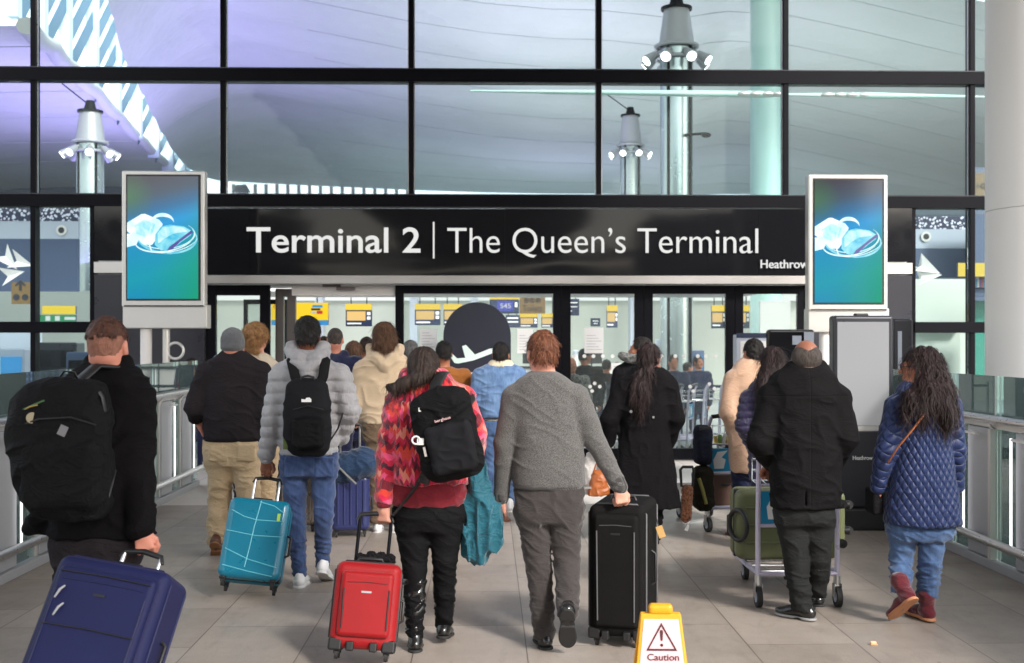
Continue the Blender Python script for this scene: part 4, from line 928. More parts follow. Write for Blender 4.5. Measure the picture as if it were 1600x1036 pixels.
def head_ops(s_, c, yaw, k=1.0, pitch=0):
    Mh = rotz(-yaw); 
    if pitch: ca, sa = math.cos(pitch), math.sin(pitch); Mh = Mh @ np.array([[1, 0, 0], [0, ca, sa], [0, -sa, ca]], np.float32)
    c = np.asarray(c, np.float32); P = lambda x, y, z: c + Mh @ (A(x, y, z) * k)
    E = lambda x, y, z, a, b, d, kk: s_.u(ell(P(x, y, z), A(a, b, d) * k, Mh), kk)
    E(0, -.014, .024, .076, .096, .091, .01); E(0, .03, -.03, .064, .07, .082, .03); E(0, .048, -.078, .042, .044, .036, .03); E(0, -.055, -.045, .055, .045, .045, .03)
    for x in (-.034, .034): E(x, .06, -.03, .03, .03, .026, .02); s_.sub(ell(P(x * .95, .105, .004), A(.017, .012, .011) * k, Mh), .012); E(x * .95, .088, .003, .014, .012, .012, .003)
    E(0, .086, .024, .048, .014, .010, .016)
    s_.u(cap(P(0, .094, .006), P(0, .116, -.026), .008 * k, .013 * k), .01); E(0, .108, -.031, .019, .010, .009, .006)
    E(0, .093, -.055, .024, .012, .0065, .004); E(0, .092, -.066, .022, .012, .007, .004); E(0, .083, -.098, .022, .018, .016, .015)
    for x in (-1, 1): E(x * .080, -.006, -.008, .011, .021, .032, .007); E(x * .078, .004, -.032, .009, .012, .016, .008); s_.sub(ell(P(x * .092, .0, -.004), A(.008, .011, .018) * k, Mh), .006)
    return P, Mh
def scalp(c, yaw, kind, k=1.0, pitch=0, seed=0):
    Mh = rotz(-yaw)
    if pitch: ca, sa = math.cos(pitch), math.sin(pitch); Mh = Mh @ np.array([[1, 0, 0], [0, ca, sa], [0, -sa, ca]], np.float32)
    c = np.asarray(c, np.float32); P = lambda x, y, z: c + Mh @ (A(x, y, z) * k); s_ = S(); s_.cx, s_.cy = c[0], c[1]
    E = lambda x, y, z, a, b, d, kk=.02: s_.u(ell(P(x, y, z), A(a, b, d) * k, Mh), kk)
    B = lambda x, y, z, a, b, d, kk=.012: s_.sub(rbx(P(x, y, z), A(a, b, d) * k, .01, Mh), kk)
    return s_, P, Mh, E, B
def make_hair(kind, c, yaw, mat, par, k=1.0, h=.005, pitch=0, seed=0, n=None):
    s_, P, Mh, E, B = scalp(c, yaw, kind, k, pitch, seed); st_ = None
    if kind in ('short', 'crop', 'fade'):
        t = {'short': .010, 'crop': .004, 'fade': .011}[kind]
        E(0, -.014, .026, .077 + t * .6, .097 + t * .6, .091 + t)
        if kind == 'fade':
            B(0, -.02, -.045, .2, .2, .078, .02)
        else: E(0, -.052, -.03, .06 + t * .5, .05 + t * .5, .052)
        B(0, .155, -.06, .2, .105, .145); B(0, .0, -.16, .2, .2, .085 if kind == 'crop' else .098)
        for x in (-1, 1): B(x * .1, .015, -.05, .03, .045, .062, .008)
        st_ = dict(n=3000 if kind != 'crop' else 900, L={'short': .022, 'fade': .013, 'crop': .008}[kind], w=.0026 if kind != 'crop' else .0015, lift=.55, jit=.5, seed=seed + 3)
        s_.folds(.003 if kind == 'crop' else .007, .022, .022, seed)
    if kind == 'bald':
        E(0, -.050, .005, .082, .066, .088); E(-.05, -.02, .01, .038, .07, .065); E(.05, -.02, .01, .038, .07, .065); s_.sub(ell(P(0, -.035, .125), A(.040, .052, .046) * k, Mh), .03)
        B(0, .155, -.06, .2, .105, .2); B(0, .0, -.17, .2, .2, .085)
        for x in (-1, 1): B(x * .1, .02, -.05, .03, .045, .058, .008)
        st_ = dict(n=1500, L=.018, w=.0016, lift=.3, seed=seed)
    if kind == 'shag':
        E(0, -.016, .03, .094, .112, .098); E(0, -.05, -.035, .086, .07, .07, .03); B(0, .165, -.05, .2, .1, .1)
        for i in range(16):
            a = math.pi * (1.08 + .84 * i / 15); E(.088 * math.cos(a), -.02 + .1 * math.sin(a), -.05 + .02 * math.sin(i * 5.1), .019, .019, .05, .015)
        s_.folds(.008, .025, .05, seed); st_ = dict(n=3400, L=.055, w=.0022, lift=.35, wave=.007, seed=seed)
    if kind == 'curly':
        E(0, -.016, .034, .09, .11, .1); E(0, -.06, -.04, .07, .06, .06, .03); B(0, .165, -.06, .2, .09, .1)
        r_ = np.random.default_rng(seed)
        for i in range(60):
            a = r_.random() * 6.28; z = r_.random() * 1.2 - .45; q = math.sqrt(max(0, 1 - min(z, 1) ** 2)); 
            if math.sin(a) > .5 and z < .4: continue
            s_.u(ell(P(.088 * q * math.cos(a), -.02 + .105 * q * math.sin(a), .02 + .1 * z), (.022, .022, .02)), .012)
        for i in range(14): s_.u(ell(P(.045 * math.sin(i * 2.1), -.085 + .01 * math.cos(i), -.05 - .006 * i), (.024, .022, .026)), .014)
        s_.folds(.008, .02, .02, seed); st_ = dict(n=2600, L=.035, w=.002, lift=.6, wave=.012, jit=.9, seed=seed)
    s_.kind = kind
    return s_, P, E, B, st_
def shoe(par, ankle, fw, pitch, kind, mats, h=.006, k=1.0, name='shoe', shaft=.0):
    """ankle joint point, fw heading in the floor plane, pitch = heel raised (radians)"""
    fw = N(A(*fw, 0)); ca, sa = math.cos(pitch), math.sin(pitch); f = A(fw[0] * ca, fw[1] * ca, -sa); u = A(fw[0] * sa, fw[1] * sa, ca); sd_ = np.cross(f, u)
    c = np.asarray(ankle, np.float32) - u * .085 * k; P = lambda a, b, z: c + f * a * k + sd_ * b * k + u * z * k
    Mx = np.stack([sd_, f, u], 1)
    s_ = S(); s_.u(ell(P(-.03, 0, .035), A(.037, .05, .038) * k, Mx)).u(ell(P(.06, 0, .036), A(.038, .07, .036) * k, Mx), .03).u(ell(P(.13, 0, .022), A(.045, .07, .026) * k, Mx), .03)
    s_.u(cap(P(-.02, 0, .05), P(-.012, 0, .095 + shaft), .036 * k, (.04 if not shaft else .054) * k), .03)
    s_.sub(rbx(P(.05, 0, -.03), A(.2, .3, .03) * k, .002, Mx), .004)
    if kind == 'trainer': s_.u(cap(P(-.06, 0, .05), P(-.05, 0, .085), .018 * k, .016 * k), .015)
    if shaft: s_.folds(.006, .08, .03, 3)
    o = s_.obj(name, mats[0], par, h)
    s2 = S(); s2.u(ell(P(-.03, 0, 0), A(.043, .055, .03) * k, Mx)).u(ell(P(.05, 0, 0), A(.04, .08, .03) * k, Mx), .03).u(ell(P(.125, 0, 0), A(.05, .078, .03) * k, Mx), .03)
    th = .018 if kind in ('trainer', 'boot') else .011
    s2.sub(rbx(P(0, 0, .05 + th), A(.3, .4, .05) * k, .002, Mx), .002).sub(rbx(P(0, 0, -.05 - .004), A(.3, .4, .05) * k, .002, Mx), .002)
    if kind == 'dress': s2.sub(rbx(P(.02, 0, -.01), A(.1, .022, .014) * k, .002, Mx), .002)
    s2.obj('sole', mats[1], o, h * .8)
    return o
def pockets(p, cs, dy, w=.062, hh=.068):
    def f(g):
        for px, py in cs: g.u(rbx(p.L(px, py, dy), (w, .012, hh), .010), .004)
    return f
class Person:
    all = []
    def __init__(s, label, d, cx, top, skin='fair', yaw=0, hs=1.0, h=.007, hx=None, pitch=0, group=None, neck=.0):
        s.d = d; s.base = W(cx, 600, d); s.base.z = 0; s.h = h
        s.e = empty('person', s.base, label=label, cat='person', group=group)
        Person.all.append(s); s.skin = skin; s.body = S(); hx = cx if hx is None else hx
        t = s.L(hx, top); s.hc = A(t[0], 0, t[2] - .122 * hs); s.k = hs; s.yaw = yaw; s.pitch = pitch; s.H = t[2]
    def L(s, px, py, dy=0): p = W(px, py, s.d + dy) - s.base; return A(p.x, p.y, p.z)
    def rows(s, rows, dy0=0, grow=0):
        out = []
        for r in rows:
            py, l, rr, ry = r[:4]; dy = (r[4] if len(r) > 4 else 0) + dy0
            a, b = s.L(l, py, dy), s.L(rr, py, dy); out.append((a[2], (a[0] + b[0]) / 2, (a[1] + b[1]) / 2, (b[0] - a[0]) / 2 + grow, ry + grow))
        return out
    def pts(s, ps): return [s.L(*p) for p in ps]
    def finish(s, rows, arms=(), legs=(), hands=(), neck_r=.058):
        """the body under the clothes: head, neck, trunk, arms, hands and legs in one skin"""
        b = s.body; P, Mh = head_ops(b, s.hc, s.yaw, s.k, s.pitch)
        tr = s.rows(rows, 0, -.025); top = max(tr); nb = A(top[1], top[2], top[0] - .03)
        b.u(cap(P(0, -.022, -.055), nb, neck_r * s.k, (neck_r + .006) * s.k), .03)
        b.u(loft(tr), .04)
        for a in arms: b.chain(s.pts(a), [.045, .036, .026], .03)
        for l in legs: b.chain(s.pts(l), [.07, .05, .035], .04)
        for w, f, n, cu, th in hands: hand_ops(b, w if isinstance(w, np.ndarray) else s.L(*w), f, n, cu, s.k, th)
        o = b.obj('body', SK[s.skin], s.e, min(s.h, .0046)); 
        s.P = P; return o
    def hair(s, kind, col, seed=0, edit=None, strands=True, name='hair', h=.005):
        hs_, P, E, B, st_ = make_hair(kind, s.hc, s.yaw, None, None, s.k, pitch=s.pitch, seed=seed)
        if edit: edit(hs_, P, E, B)
        return hs_.obj(name, HM[col], s.e, h, st_ if strands else None)
    def long_hair(s, col, tubes, seed=0, kk=1.0, h=.006, n=2600, L=.16, wave=.012, fold=.010):
        """cap over the cranium plus hanging locks; tubes = lists of (pts px, radii)"""
        hs_, P, Mh, E, B = scalp(s.hc, s.yaw, '', s.k, s.pitch)
        E(0, -.022, .028, .090 * kk, .106 * kk, .100 * kk); E(0, -.06, -.03, .08 * kk, .06 * kk, .075 * kk, .03); B(0, .150, -.06, .2, .125, .105, .02)
        for ps, rs in tubes: hs_.chain([s.L(*p) for p in ps], rs, .03)
        hs_.cx, hs_.cy = s.hc[0], s.hc[1]; hs_.strands(.006); hs_.folds(fold, .03, .09, seed + 2.3, .3)
        return hs_.obj('hair', HM[col], s.e, h, dict(n=n, L=L, w=.0024, lift=.18, wave=wave, jit=.18, seg=5, seed=seed))
    def top(s, name, mat, rows, arms=(), rads=(.075, .062, .05), h=None, extra=None, folds=(.006, .10, .045), fs=1, rings=None, k=.032, n=2.4, cuffs=None):
        g = S(); g.u(loft(s.rows(rows), n), .03)
        for a in arms:
            rr = rads
            if len(a) > 3 and isinstance(a[3], (tuple, list)) and len(a[3]) == 3 and a[3][0] < 1: rr = a[3]; a = a[:3]
            p = s.pts(a); g.u(cap(p[0], p[1], rr[0], rr[1]), k); g.u(cap(p[1], p[2], rr[1], rr[2]), .015)
        if extra: extra(g)
        if rings: g.rings(*rings)
        if folds: g.folds(*folds, seed=fs)
        return g.obj(name, mat, s.e, h or s.h)
    def trousers(s, mat, rows, legs, rads, h=None, folds=(.007, .09, .04), fs=2, extra=None):
        g = S(); g.u(loft(s.rows(rows)), .03)
        for l, r_ in zip(legs, rads if isinstance(rads[0], (tuple, list)) else [rads] * len(legs)):
            p = s.pts(l); pp = [p[0], p[0] * .5 + p[1] * .5, p[1], p[1] * .5 + p[2] * .5, p[2]]
            rr = [r_[0], r_[0] * .5 + r_[1] * .5, r_[1], r_[1] * .45 + r_[2] * .55, r_[2]]; g.chain(pp, rr, .035)
            c = p[2] ; g.sub(rbx(c - A(0, 0, .10 + r_[2] * .2), (.09, .12, .09), .01), .008)
        if extra: extra(g)
        if folds:
            g.folds(*folds, seed=fs)
            lo = min(s.L(*l[2])[2] for l in legs); g.folds(.009, .12, .03, fs + 5, .3, lo - .1, lo + .22)
        return g.obj('trousers', mat, s.e, h or s.h)

F_ = {}
F_['blackcoat'] = fabric('black_wool', (.006, .0055, .0065), kind='crease', sheen=.12, amp=.3)
F_['blackcot'] = fabric('black_cotton', (.009, .0085, .010), kind='crease', sheen=.1, rough=.8)
F_['dkgrey'] = fabric('charcoal_cotton', srgb(42, 38, 41), kind='crease', rough=.85, amp=.45)
F_['greytr'] = fabric('grey_chino', srgb(58, 53, 52), kind='crease', amp=.4)
F_['khaki'] = fabric('khaki_cotton', srgb(190, 166, 132), kind='crease', amp=.5)
F_['heather'] = fabric('grey_knit', srgb(70, 68, 67), srgb(112, 110, 108), 'heather', amp=.6)
F_['puff'] = fabric('light_grey_quilted_down', srgb(154, 153, 156), kind='puffer', rough=.5, amp=.4)
F_['jeans'] = fabric('blue_denim', srgb(30, 44, 80), srgb(74, 96, 140), 'denim', amp=.5)
F_['jeans2'] = fabric('mid_blue_denim', srgb(38, 58, 94), srgb(84, 112, 152), 'denim', amp=.5)
F_['jacketden'] = fabric('light_denim', srgb(52, 82, 126), srgb(116, 146, 184), 'denim', amp=.6)
F_['red'] = fabric('pink_red_zigzag_fleece', (1, 0, 0), kind='zigzag', rough=.95, amp=.8, sheen=.5)
F_['maroon'] = fabric('maroon_jersey', srgb(110, 18, 32), kind='crease')
F_['cream'] = fabric('cream_fleece', srgb(205, 182, 152), kind='fleece', amp=.6, sheen=.4)
F_['cream2'] = fabric('cream_knit', srgb(205, 190, 168), kind='crease')
F_['beige'] = fabric('beige_wool', srgb(196, 160, 134), kind='crease', sheen=.3, amp=.3)
F_['navy'] = fabric('navy_cotton', srgb(22, 28, 62), kind='crease')
F_['navydown'] = fabric('dark_violet_down', srgb(36, 30, 62), kind='puffer', rough=.5, amp=.6)
F_['quilt'] = fabric('navy_quilted_nylon', srgb(30, 44, 84), kind='quilt', rough=.45, amp=.75, sheen=.1)
F_['oldcoat'] = fabric('black_gabardine', (.007, .0065, .007), kind='crease', rough=.85, amp=.3, sheen=0, seams=(('x', .0), ('z', 1.37)))
F_['greentr'] = fabric('dark_green_trouser', srgb(38, 39, 39), kind='crease', rough=.6, amp=.35)
F_['leggings'] = fabric('black_jersey', (.007, .007, .008), kind='crease', rough=.7)
F_['brownj'] = fabric('tan_suede', srgb(150, 90, 36), kind='crease')
F_['plaid'] = fabric('blue_plaid', srgb(34, 50, 110), srgb(120, 150, 200), 'plaid')
F_['beanie'] = fabric('grey_rib_knit', srgb(84, 86, 90), srgb(120, 122, 126), 'heather', amp=.8)
F_['rib'] = fabric('grey_rib', srgb(66, 64, 63), kind='rib', amp=.6); F_['ribd'] = fabric('dark_rib', srgb(36, 33, 36), kind='rib', amp=.6)
F_['camo'] = fabric('mottled_dark_down', (.03, .03, .03), (.2, .2, .19), 'heather', scale=.12)
F_['teal'] = fabric('teal_nylon', srgb(14, 84, 100), kind='crease', rough=.55, amp=.5)
F_['sherpa'] = fabric('cream_sherpa', srgb(222, 208, 180), kind='fleece', amp=.9)
F_['scarf'] = fabric('navy_scarf', srgb(40, 46, 96), kind='fleece')
WS = (plain('white_leather', (.72, .72, .72), .45), plain('white_rubber', (.6, .6, .6), .6))
BS = (plain('black_leather', (.012, .012, .012), .25, coat=.3), M['rubber'])
BR = (plain('brown_leather', srgb(92, 58, 42), .4), plain('tan_rubber', srgb(150, 105, 70), .7))
MB_ = (fabric('burgundy_suede', srgb(88, 16, 30), kind='crease', sheen=.5), plain('gum_sole', srgb(190, 130, 92), .65, bump=.5, bs=90))
up = A(0, 0, 1); dn = A(0, 0, -1)
GR = (1.15, 1.2, .7)      # fingers closed round a handle

# --- man in the grey jumper
p = Person('man in a grey knitted jumper and grey trousers pulling the tall black suitcase', 6.41, 850, 517, 'fair', R(-16), .98, .0065, 847)
TR = [(577, 833, 866, .07, .01), (584, 822, 877, .085), (592, 808, 890, .10), (604, 800, 900, .11), (625, 797, 905, .118), (660, 800, 907, .122), (700, 802, 911, .126), (735, 800, 914, .135), (762, 801, 914, .13)]
aL = [(803, 621, 0), (788, 693, -.02), (784, 768, .03)]; aR = [(902, 621, 0), (932, 693, -.03), (966, 756, -.06)]
p.top('jumper', F_['heather'], TR, [aL, aR], (.070, .056, .045), extra=lambda g: (g.u(cap(p.L(784, 766, .03), p.L(783, 776, .03), .044, .042), .01), g.sub(cap(p.L(850, 560, 0), p.L(850, 577, .03), .05, .05), .012)), folds=(.0045, .13, .06))
p.top('hem_rib', F_['rib'], [(752, 799, 914, .130), (765, 801, 912, .128)], folds=(.003, .13, .06)); p.top('collar_rib', F_['rib'], [(574, 832, 867, .072, .01), (582, 828, 871, .082, .01)], folds=None)
for q_, r_ in (((784, 765, .03), (783, 778, .03)), ((964, 752, -.06), (969, 761, -.06))):
    g = S(); g.u(cap(p.L(*q_), p.L(*r_), .046, .043)); g.obj('cuff_rib', F_['rib'], p.e, .006)
lL = [(832, 800, 0), (843, 895, .02), (851, 990, -.0)]; lR = [(884, 800, 0), (886, 880, -.02), (888, 958, -.20)]
p.trousers(F_['greytr'], [(750, 806, 911, .115), (775, 804, 913, .12), (800, 805, 912, .12), (818, 812, 906, .10)], [lL, lR], [(.088, .070, .056), (.088, .071, .058)])
shoe(p.e, p.L(851, 986, 0), (-.1, 1), .0, 'dress', BS); shoe(p.e, p.L(887, 952, -.21), (.1, 1), R(58), 'dress', BS)
p.finish(TR, [aL, aR], [lL, lR], [(p.L(783, 778, .03), (0, .15, -1), (.6, .6, 0), (.35, .45, .3), -1), (p.L(968, 762, -.06), (.15, -.1, -1), (-.3, 1, 0), GR, 1)])
p.hair('crop', 'fade', 3, name='cropped_hair'); p.hair('short', 'ginger', 1)
def glasses(p, rim=M['black']):
    b = MB(); P = p.P
    for x in (-1, 1):
        b.tube([P(x * .034 + .024 * math.cos(a), .112, .002 + .018 * math.sin(a)) for a in np.linspace(0, 6.28, 17)[:-1]], .0018, 5, True); b.tube([P(x * .058, .11, .006), P(x * .078, .09, .008), P(x * .084, .0, .006), P(x * .082, -.02, -.006)], .002, 5)
    b.tube([P(-.011, .116, .005), P(.011, .116, .005)], .0018, 5); return b.obj('glasses', rim, p.e)
glasses(p)
MB().bb((-.02, -.01, -.005), (.02, .01, .005)).obj('watch', M['steel'], p.e).location = p.L(918, 762, -.02)

# --- near man in black with rucksack and navy case
p = Person('near man in a black coat with a cropped fade haircut beside the left rail', 5.37, 170, 497, 'pink', R(4), 1.06, .0075, 169)
TR = [(566, 138, 200, .085, .01), (574, 124, 212, .10), (588, 108, 226, .115), (610, 100, 234, .13), (650, 96, 236, .14), (700, 98, 236, .145), (760, 96, 238, .15), (800, 88, 238, .155), (838, 72, 240, .16)]
aR = [(206, 622, 0), (212, 735, -.04), (220, 822, -.12)]; aL = [(112, 622, .05), (98, 720, .12), (90, 790, .24)]
p.top('coat', F_['blackcoat'], TR, [aL, (*aR, (.098, .080, .066))], (.09, .08, .066), extra=lambda g: (g.u(cap(p.L(145, 566), p.L(196, 566), .04, .04), .03), g.u(cap(p.L(62, 815, .02), p.L(45, 826, .04), .06, .035), .05)), folds=(.010, .14, .07), fs=4)
lL = [(120, 850, 0), (122, 985, .03), (118, 1095, .0)]; lR = [(178, 850, 0), (172, 985, -.02), (178, 1085, -.2)]
p.trousers(F_['dkgrey'], [(820, 84, 226, .14), (850, 84, 224, .14), (880, 88, 218, .12)], [lL, lR], (.115, .08, .06), folds=(.010, .10, .06))
shoe(p.e, p.L(118, 1088, 0), (0, 1), 0, 'dress', BS); shoe(p.e, p.L(178, 1068, -.22), (0, 1), R(50), 'dress', BS)
p.finish(TR, [aL, aR], [lL, lR], [(p.L(221, 828, -.13), (.25, -.15, -1), (-.3, 1, .1), GR, 1)], .064)
p.hair('crop', 'fade', 5, lambda g, P, E, B: None, name='cropped_hair'); p.hair('fade', 'umber', 6)
# --- man in the beanie
p = Person('stocky man in a grey beanie, dark zip top and khaki trousers near the left rail', 9.2, 364, 514, 'pink', 0, 1.0, .0085, 364)
TR = [(546, 348, 381, .075, .01), (553, 342, 390, .10), (562, 328, 402, .12), (580, 320, 410, .14), (620, 318, 411, .15), (655, 320, 409, .152), (688, 320, 408, .145)]
aL = [(323, 583, 0), (304, 637, -.04), (306, 650, .04)]; aR = [(407, 583, 0), (409, 640, -.04), (402, 690, .05)]
p.top('zip_top', F_['dkgrey'], TR, [(*aL, (.09, .078, .062)), aR], (.09, .078, .065), folds=(.009, .13, .06), fs=7)
p.top('hem_rib', F_['ribd'], [(680, 317, 409, .149), (691, 319, 407, .145)], folds=None)
lL = [(345, 720, 0), (343, 785, .03), (338, 845, -.06)]; lR = [(385, 720, 0), (388, 785, -.03), (384, 850, .05)]
p.trousers(F_['khaki'], [(682, 321, 405, .13), (705, 320, 407, .14), (728, 323, 406, .13)], [lL, lR], (.110, .088, .066), folds=(.012, .10, .06), fs=3, extra=lambda g: (pockets(p, [(342, 708), (385, 708)], -.132, .07, .06)(g)))
shoe(p.e, p.L(338, 842, -.08), (-.1, 1), R(42), 'dress', BR, .007); shoe(p.e, p.L(384, 848, .05), (.1, 1), 0, 'dress', BR, .007)
p.finish(TR, [[(323, 583, 0), (304, 637, -.04), (312, 662, .08)], aR], [lL, lR], [(p.L(313, 664, .08), (.2, .4, -1), (1, .3, 0), (.3, .4, .3), -1)], .062)
p.hair('crop', 'fade', 2)
g = S(); P = p.P; g.u(ell(P(0, -.016, .03), (.093, .113, .106))).u(ell(P(0, -.02, -.02), (.092, .11, .05)), .02).sub(rbx(P(0, 0, -.19), (.2, .2, .13), .01), .008); g.sub(rbx(P(0, .14, -.05), (.2, .06, .06), .01), .01).folds(.003, .03, .02, 4)
o = g.obj('beanie', F_['beanie'], p.e, .006)
# --- plaid shirt beyond him, curly haired one
p = Person('person in a blue plaid shirt almost hidden behind the man in the beanie', 10.1, 352, 520, 'fair', 0, .95, .011, 366)
TR = [(548, 352, 380, .07), (556, 336, 392, .1), (570, 324, 402, .12), (640, 322, 400, .13), (700, 326, 396, .13)]
p.top('shirt', F_['plaid'], TR, [[(332, 578, 0), (322, 620, 0), (330, 660, .06)], [(396, 578, 0), (398, 620, 0), (392, 660, 0)]], (.075, .06, .05))
lg = [[(345, 710, 0), (345, 765, 0), (345, 818, 0)], [(378, 710, 0), (378, 765, 0), (378, 818, 0)]]
p.trousers(F_['navy'], [(690, 326, 396, .12), (715, 328, 394, .12)], lg, (.09, .07, .06)); [shoe(p.e, p.L(x, 822, 0), (0, 1), 0, 'dress', BS, .01) for x in (345, 378)]
p.finish(TR, [], lg); p.hair('short', 'dark', 3, strands=False)
p = Person('person with curly sandy hair and a cream top beside the man in the beanie', 9.8, 402, 505, 'fair', R(20), .98, .0095, 401, R(-6))
TR = [(550, 388, 413, .07), (557, 378, 424, .1), (570, 370, 435, .12), (600, 366, 438, .13), (660, 368, 436, .13), (695, 368, 436, .13)]
p.top('jumper', F_['cream2'], TR, [[(376, 582, 0), (368, 640, 0), (370, 690, 0)], [(430, 582, 0), (436, 640, 0), (430, 690, .1)]], (.075, .06, .05))
lg = [[(388, 710, 0), (392, 770, 0), (394, 828, 0)], [(418, 710, 0), (416, 770, .05), (414, 830, .1)]]
p.trousers(F_['khaki'], [(685, 369, 434, .12), (715, 370, 433, .12)], lg, (.095, .08, .07)); [shoe(p.e, p.L(x, 828, 0), (0, 1), 0, 'dress', BR, .009) for x in (394, 414)]
p.finish(TR, [], lg); p.hair('curly', 'sandy', 4)

# --- man in the light grey down jacket
p = Person('man in a light grey puffer jacket and blue jeans wearing a small black rucksack', 8.0, 484, 497, 'brown', 0, 1.0, .0075, 481)
TR = [(545, 462, 502, .09, .02), (556, 452, 512, .11), (566, 443, 520, .12), (580, 436, 529, .13), (610, 433, 532, .14), (650, 435, 530, .142), (690, 437, 528, .138), (711, 438, 526, .13)]
aL = [(440, 588, 0), (427, 650, -.03), (416, 712, .02)]; aR = [(530, 588, 0), (546, 642, -.03), (532, 684, .10)]
def hoodf(p, a, b, c, r_=.045, z=0):
    def f(g):
        A_, B_, C_ = p.L(*a), p.L(*b), p.L(*c); D_ = (A_ + C_) / 2 + A(0, .05, 0)
        g.chain([A_, (A_ * .45 + B_ * .55) + A(-.012, -.02, 0), B_, (C_ * .45 + B_ * .55) + A(.012, -.02, 0), C_], [r_, r_ * 1.15, r_ * .95, r_ * 1.15, r_], .035); g.u(cap(D_, (B_ + D_) / 2, r_ * 1.5, r_), .03)
        g.sub(cap(D_ + A(0, .03, .10), D_ + A(0, .02, .02), .075, .05), .02)
    return f
p.top('puffer_jacket', F_['puff'], TR, [aL, aR], (.088, .074, .056), extra=hoodf(p, (457, 545, .0), (480, 582, -.13), (505, 545, .0), .055), rings=(.078, .012, .02, .03), folds=(.005, .07, .04))
lL = [(460, 730, 0), (463, 812, .02), (468, 895, -.02)]; lR = [(505, 730, 0), (506, 805, -.02), (504, 880, .10)]
p.trousers(F_['jeans'], [(703, 437, 529, .125), (725, 438, 528, .13), (745, 441, 525, .11)], [lL, lR], [(.092, .066, .046), (.092, .066, .046)], folds=(.007, .09, .035), extra=pockets(p, [(459, 730), (507, 730)], -.118))
shoe(p.e, p.L(469, 897, -.02), (.1, 1), 0, 'trainer', WS); shoe(p.e, p.L(506, 880, .08), (.1, 1), R(24), 'trainer', WS)
p.finish(TR, [aL, aR], [lL, lR], [(p.L(416, 716, .02), (0, -.1, -1), (.3, -.8, 0), (.5, .9, .5), -1)])
p.hair('short', 'black', 9, lambda g, P, E, B: E(0, -.01, .05, .08, .09, .085))

# --- woman in the zigzag fleece
p = Person('woman in a pink and red zigzag fleece, black leggings and long black boots', 6.35, 665, 543, 'fair', R(22), .98, .0065, 664)
TR = [(582, 640, 690, .09, .01), (590, 630, 705, .11), (604, 615, 722, .125), (630, 606, 736, .14), (670, 603, 742, .15), (715, 606, 738, .155), (745, 608, 733, .15), (757, 610, 731, .14)]
aL = [(627, 628, 0), (607, 705, -.04), (601, 775, -.06)]; aR = [(720, 625, 0), (742, 678, -.0), (738, 715, .12)]
p.top('fleece', F_['red'], TR, [(*aL, (.082, .066, .054)), (*aR, (.084, .068, .055))], (.08, .066, .055), extra=lambda g: g.u(cap(p.L(638, 590, -.02), p.L(690, 590, -.02), .05, .05), .04), folds=(.010, .09, .06), fs=8)
p.top('fleece_cuff', F_['maroon'], [(776, 589, 613, .042, -.06), (796, 588, 612, .040, -.06)], folds=None)
p.top('red_top', F_['maroon'], [(745, 612, 730, .13), (770, 611, 729, .138), (790, 613, 727, .135)], folds=(.008, .1, .05))
lL = [(645, 805, 0), (648, 885, .0), (648, 990, .0)]; lR = [(697, 805, 0), (695, 875, .0), (694, 975, .16)]
p.trousers(F_['leggings'], [(780, 617, 728, .13), (805, 616, 729, .135), (830, 622, 722, .11)], [lL, lR], [(.105, .068, .045), (.105, .068, .045)], folds=(.005, .12, .05))
def boot(p, a, b, c, fw, pt, s_=1):
    g = S(); P_ = p.pts([a, b]); g.chain([P_[0], P_[0] * .6 + P_[1] * .4, P_[1]], [.062, .055, .044], .02); g.folds(.012, .10, .028, 3 + a[0], .3); o = g.obj('boot_shaft', BS[0], p.e, .006)
    return shoe(p.e, p.L(*c), fw, pt, 'dress', BS, .0055, .95)
boot(p, (648, 908, 0), (648, 985, 0), (649, 992, 0), (-.05, 1), R(4)); boot(p, (695, 905, .08), (694, 965, .16), (694, 972, .17), (.08, 1), R(8))
p.finish(TR, [aL, aR], [lL, lR], [(p.L(601, 790, -.06), (-.05, -.1, -1), (.5, 1, 0), GR, -1)])
p.long_hair('dark', [([(664, 585, -.10), (650, 592, -.14), (632, 600, -.15)], [.05, .034, .032]), ([(632, 600, -.15), (618, 606, -.15), (607, 604, -.14)], [.034, .03, .014])], 3, .98, .0055, 1500, .035, .003, .004)
# --- denim jacket man
p = Person('man in a light blue denim jacket with cream collar and blue jeans', 11.5, 780, 535, 'olive', R(8), .97, .0095, 783)
TR = [(568, 762, 803, .09, .01), (573, 752, 812, .11), (582, 744, 817, .13), (610, 745, 815, .14), (640, 748, 811, .14), (654, 750, 809, .135)]
aL = [(751, 590, 0), (744, 625, -.02), (748, 655, .06)]; aR = [(811, 590, 0), (818, 625, -.02), (814, 655, .06)]
p.top('denim_jacket', F_['jacketden'], TR, [aL, aR], (.092, .076, .058), folds=(.009, .1, .06), fs=3)
p.top('sherpa_collar', F_['sherpa'], [(561, 768, 797, .085, .0), (574, 758, 807, .115, .0)], folds=(.005, .03, .03)); p.top('jacket_hem', F_['sherpa'], [(653, 751, 808, .13), (657, 751, 808, .13)], folds=None)
lg = [[(766, 675, 0), (767, 735, 0), (768, 790, 0)], [(794, 675, 0), (795, 735, .1), (796, 785, .2)]]
p.trousers(F_['jeans2'], [(655, 752, 807, .12), (680, 754, 806, .12)], lg, (.092, .068, .055)); [shoe(p.e, p.L(x, 786, 0), (0, 1), 0, 'trainer', WS, .01) for x in (768, 796)]
p.finish(TR, [aL, aR], lg, [(p.L(748, 660, .08), (0, .2, -1), (1, 0, 0), (.4, .5, .3), -1)]); p.hair('short', 'black', 13)
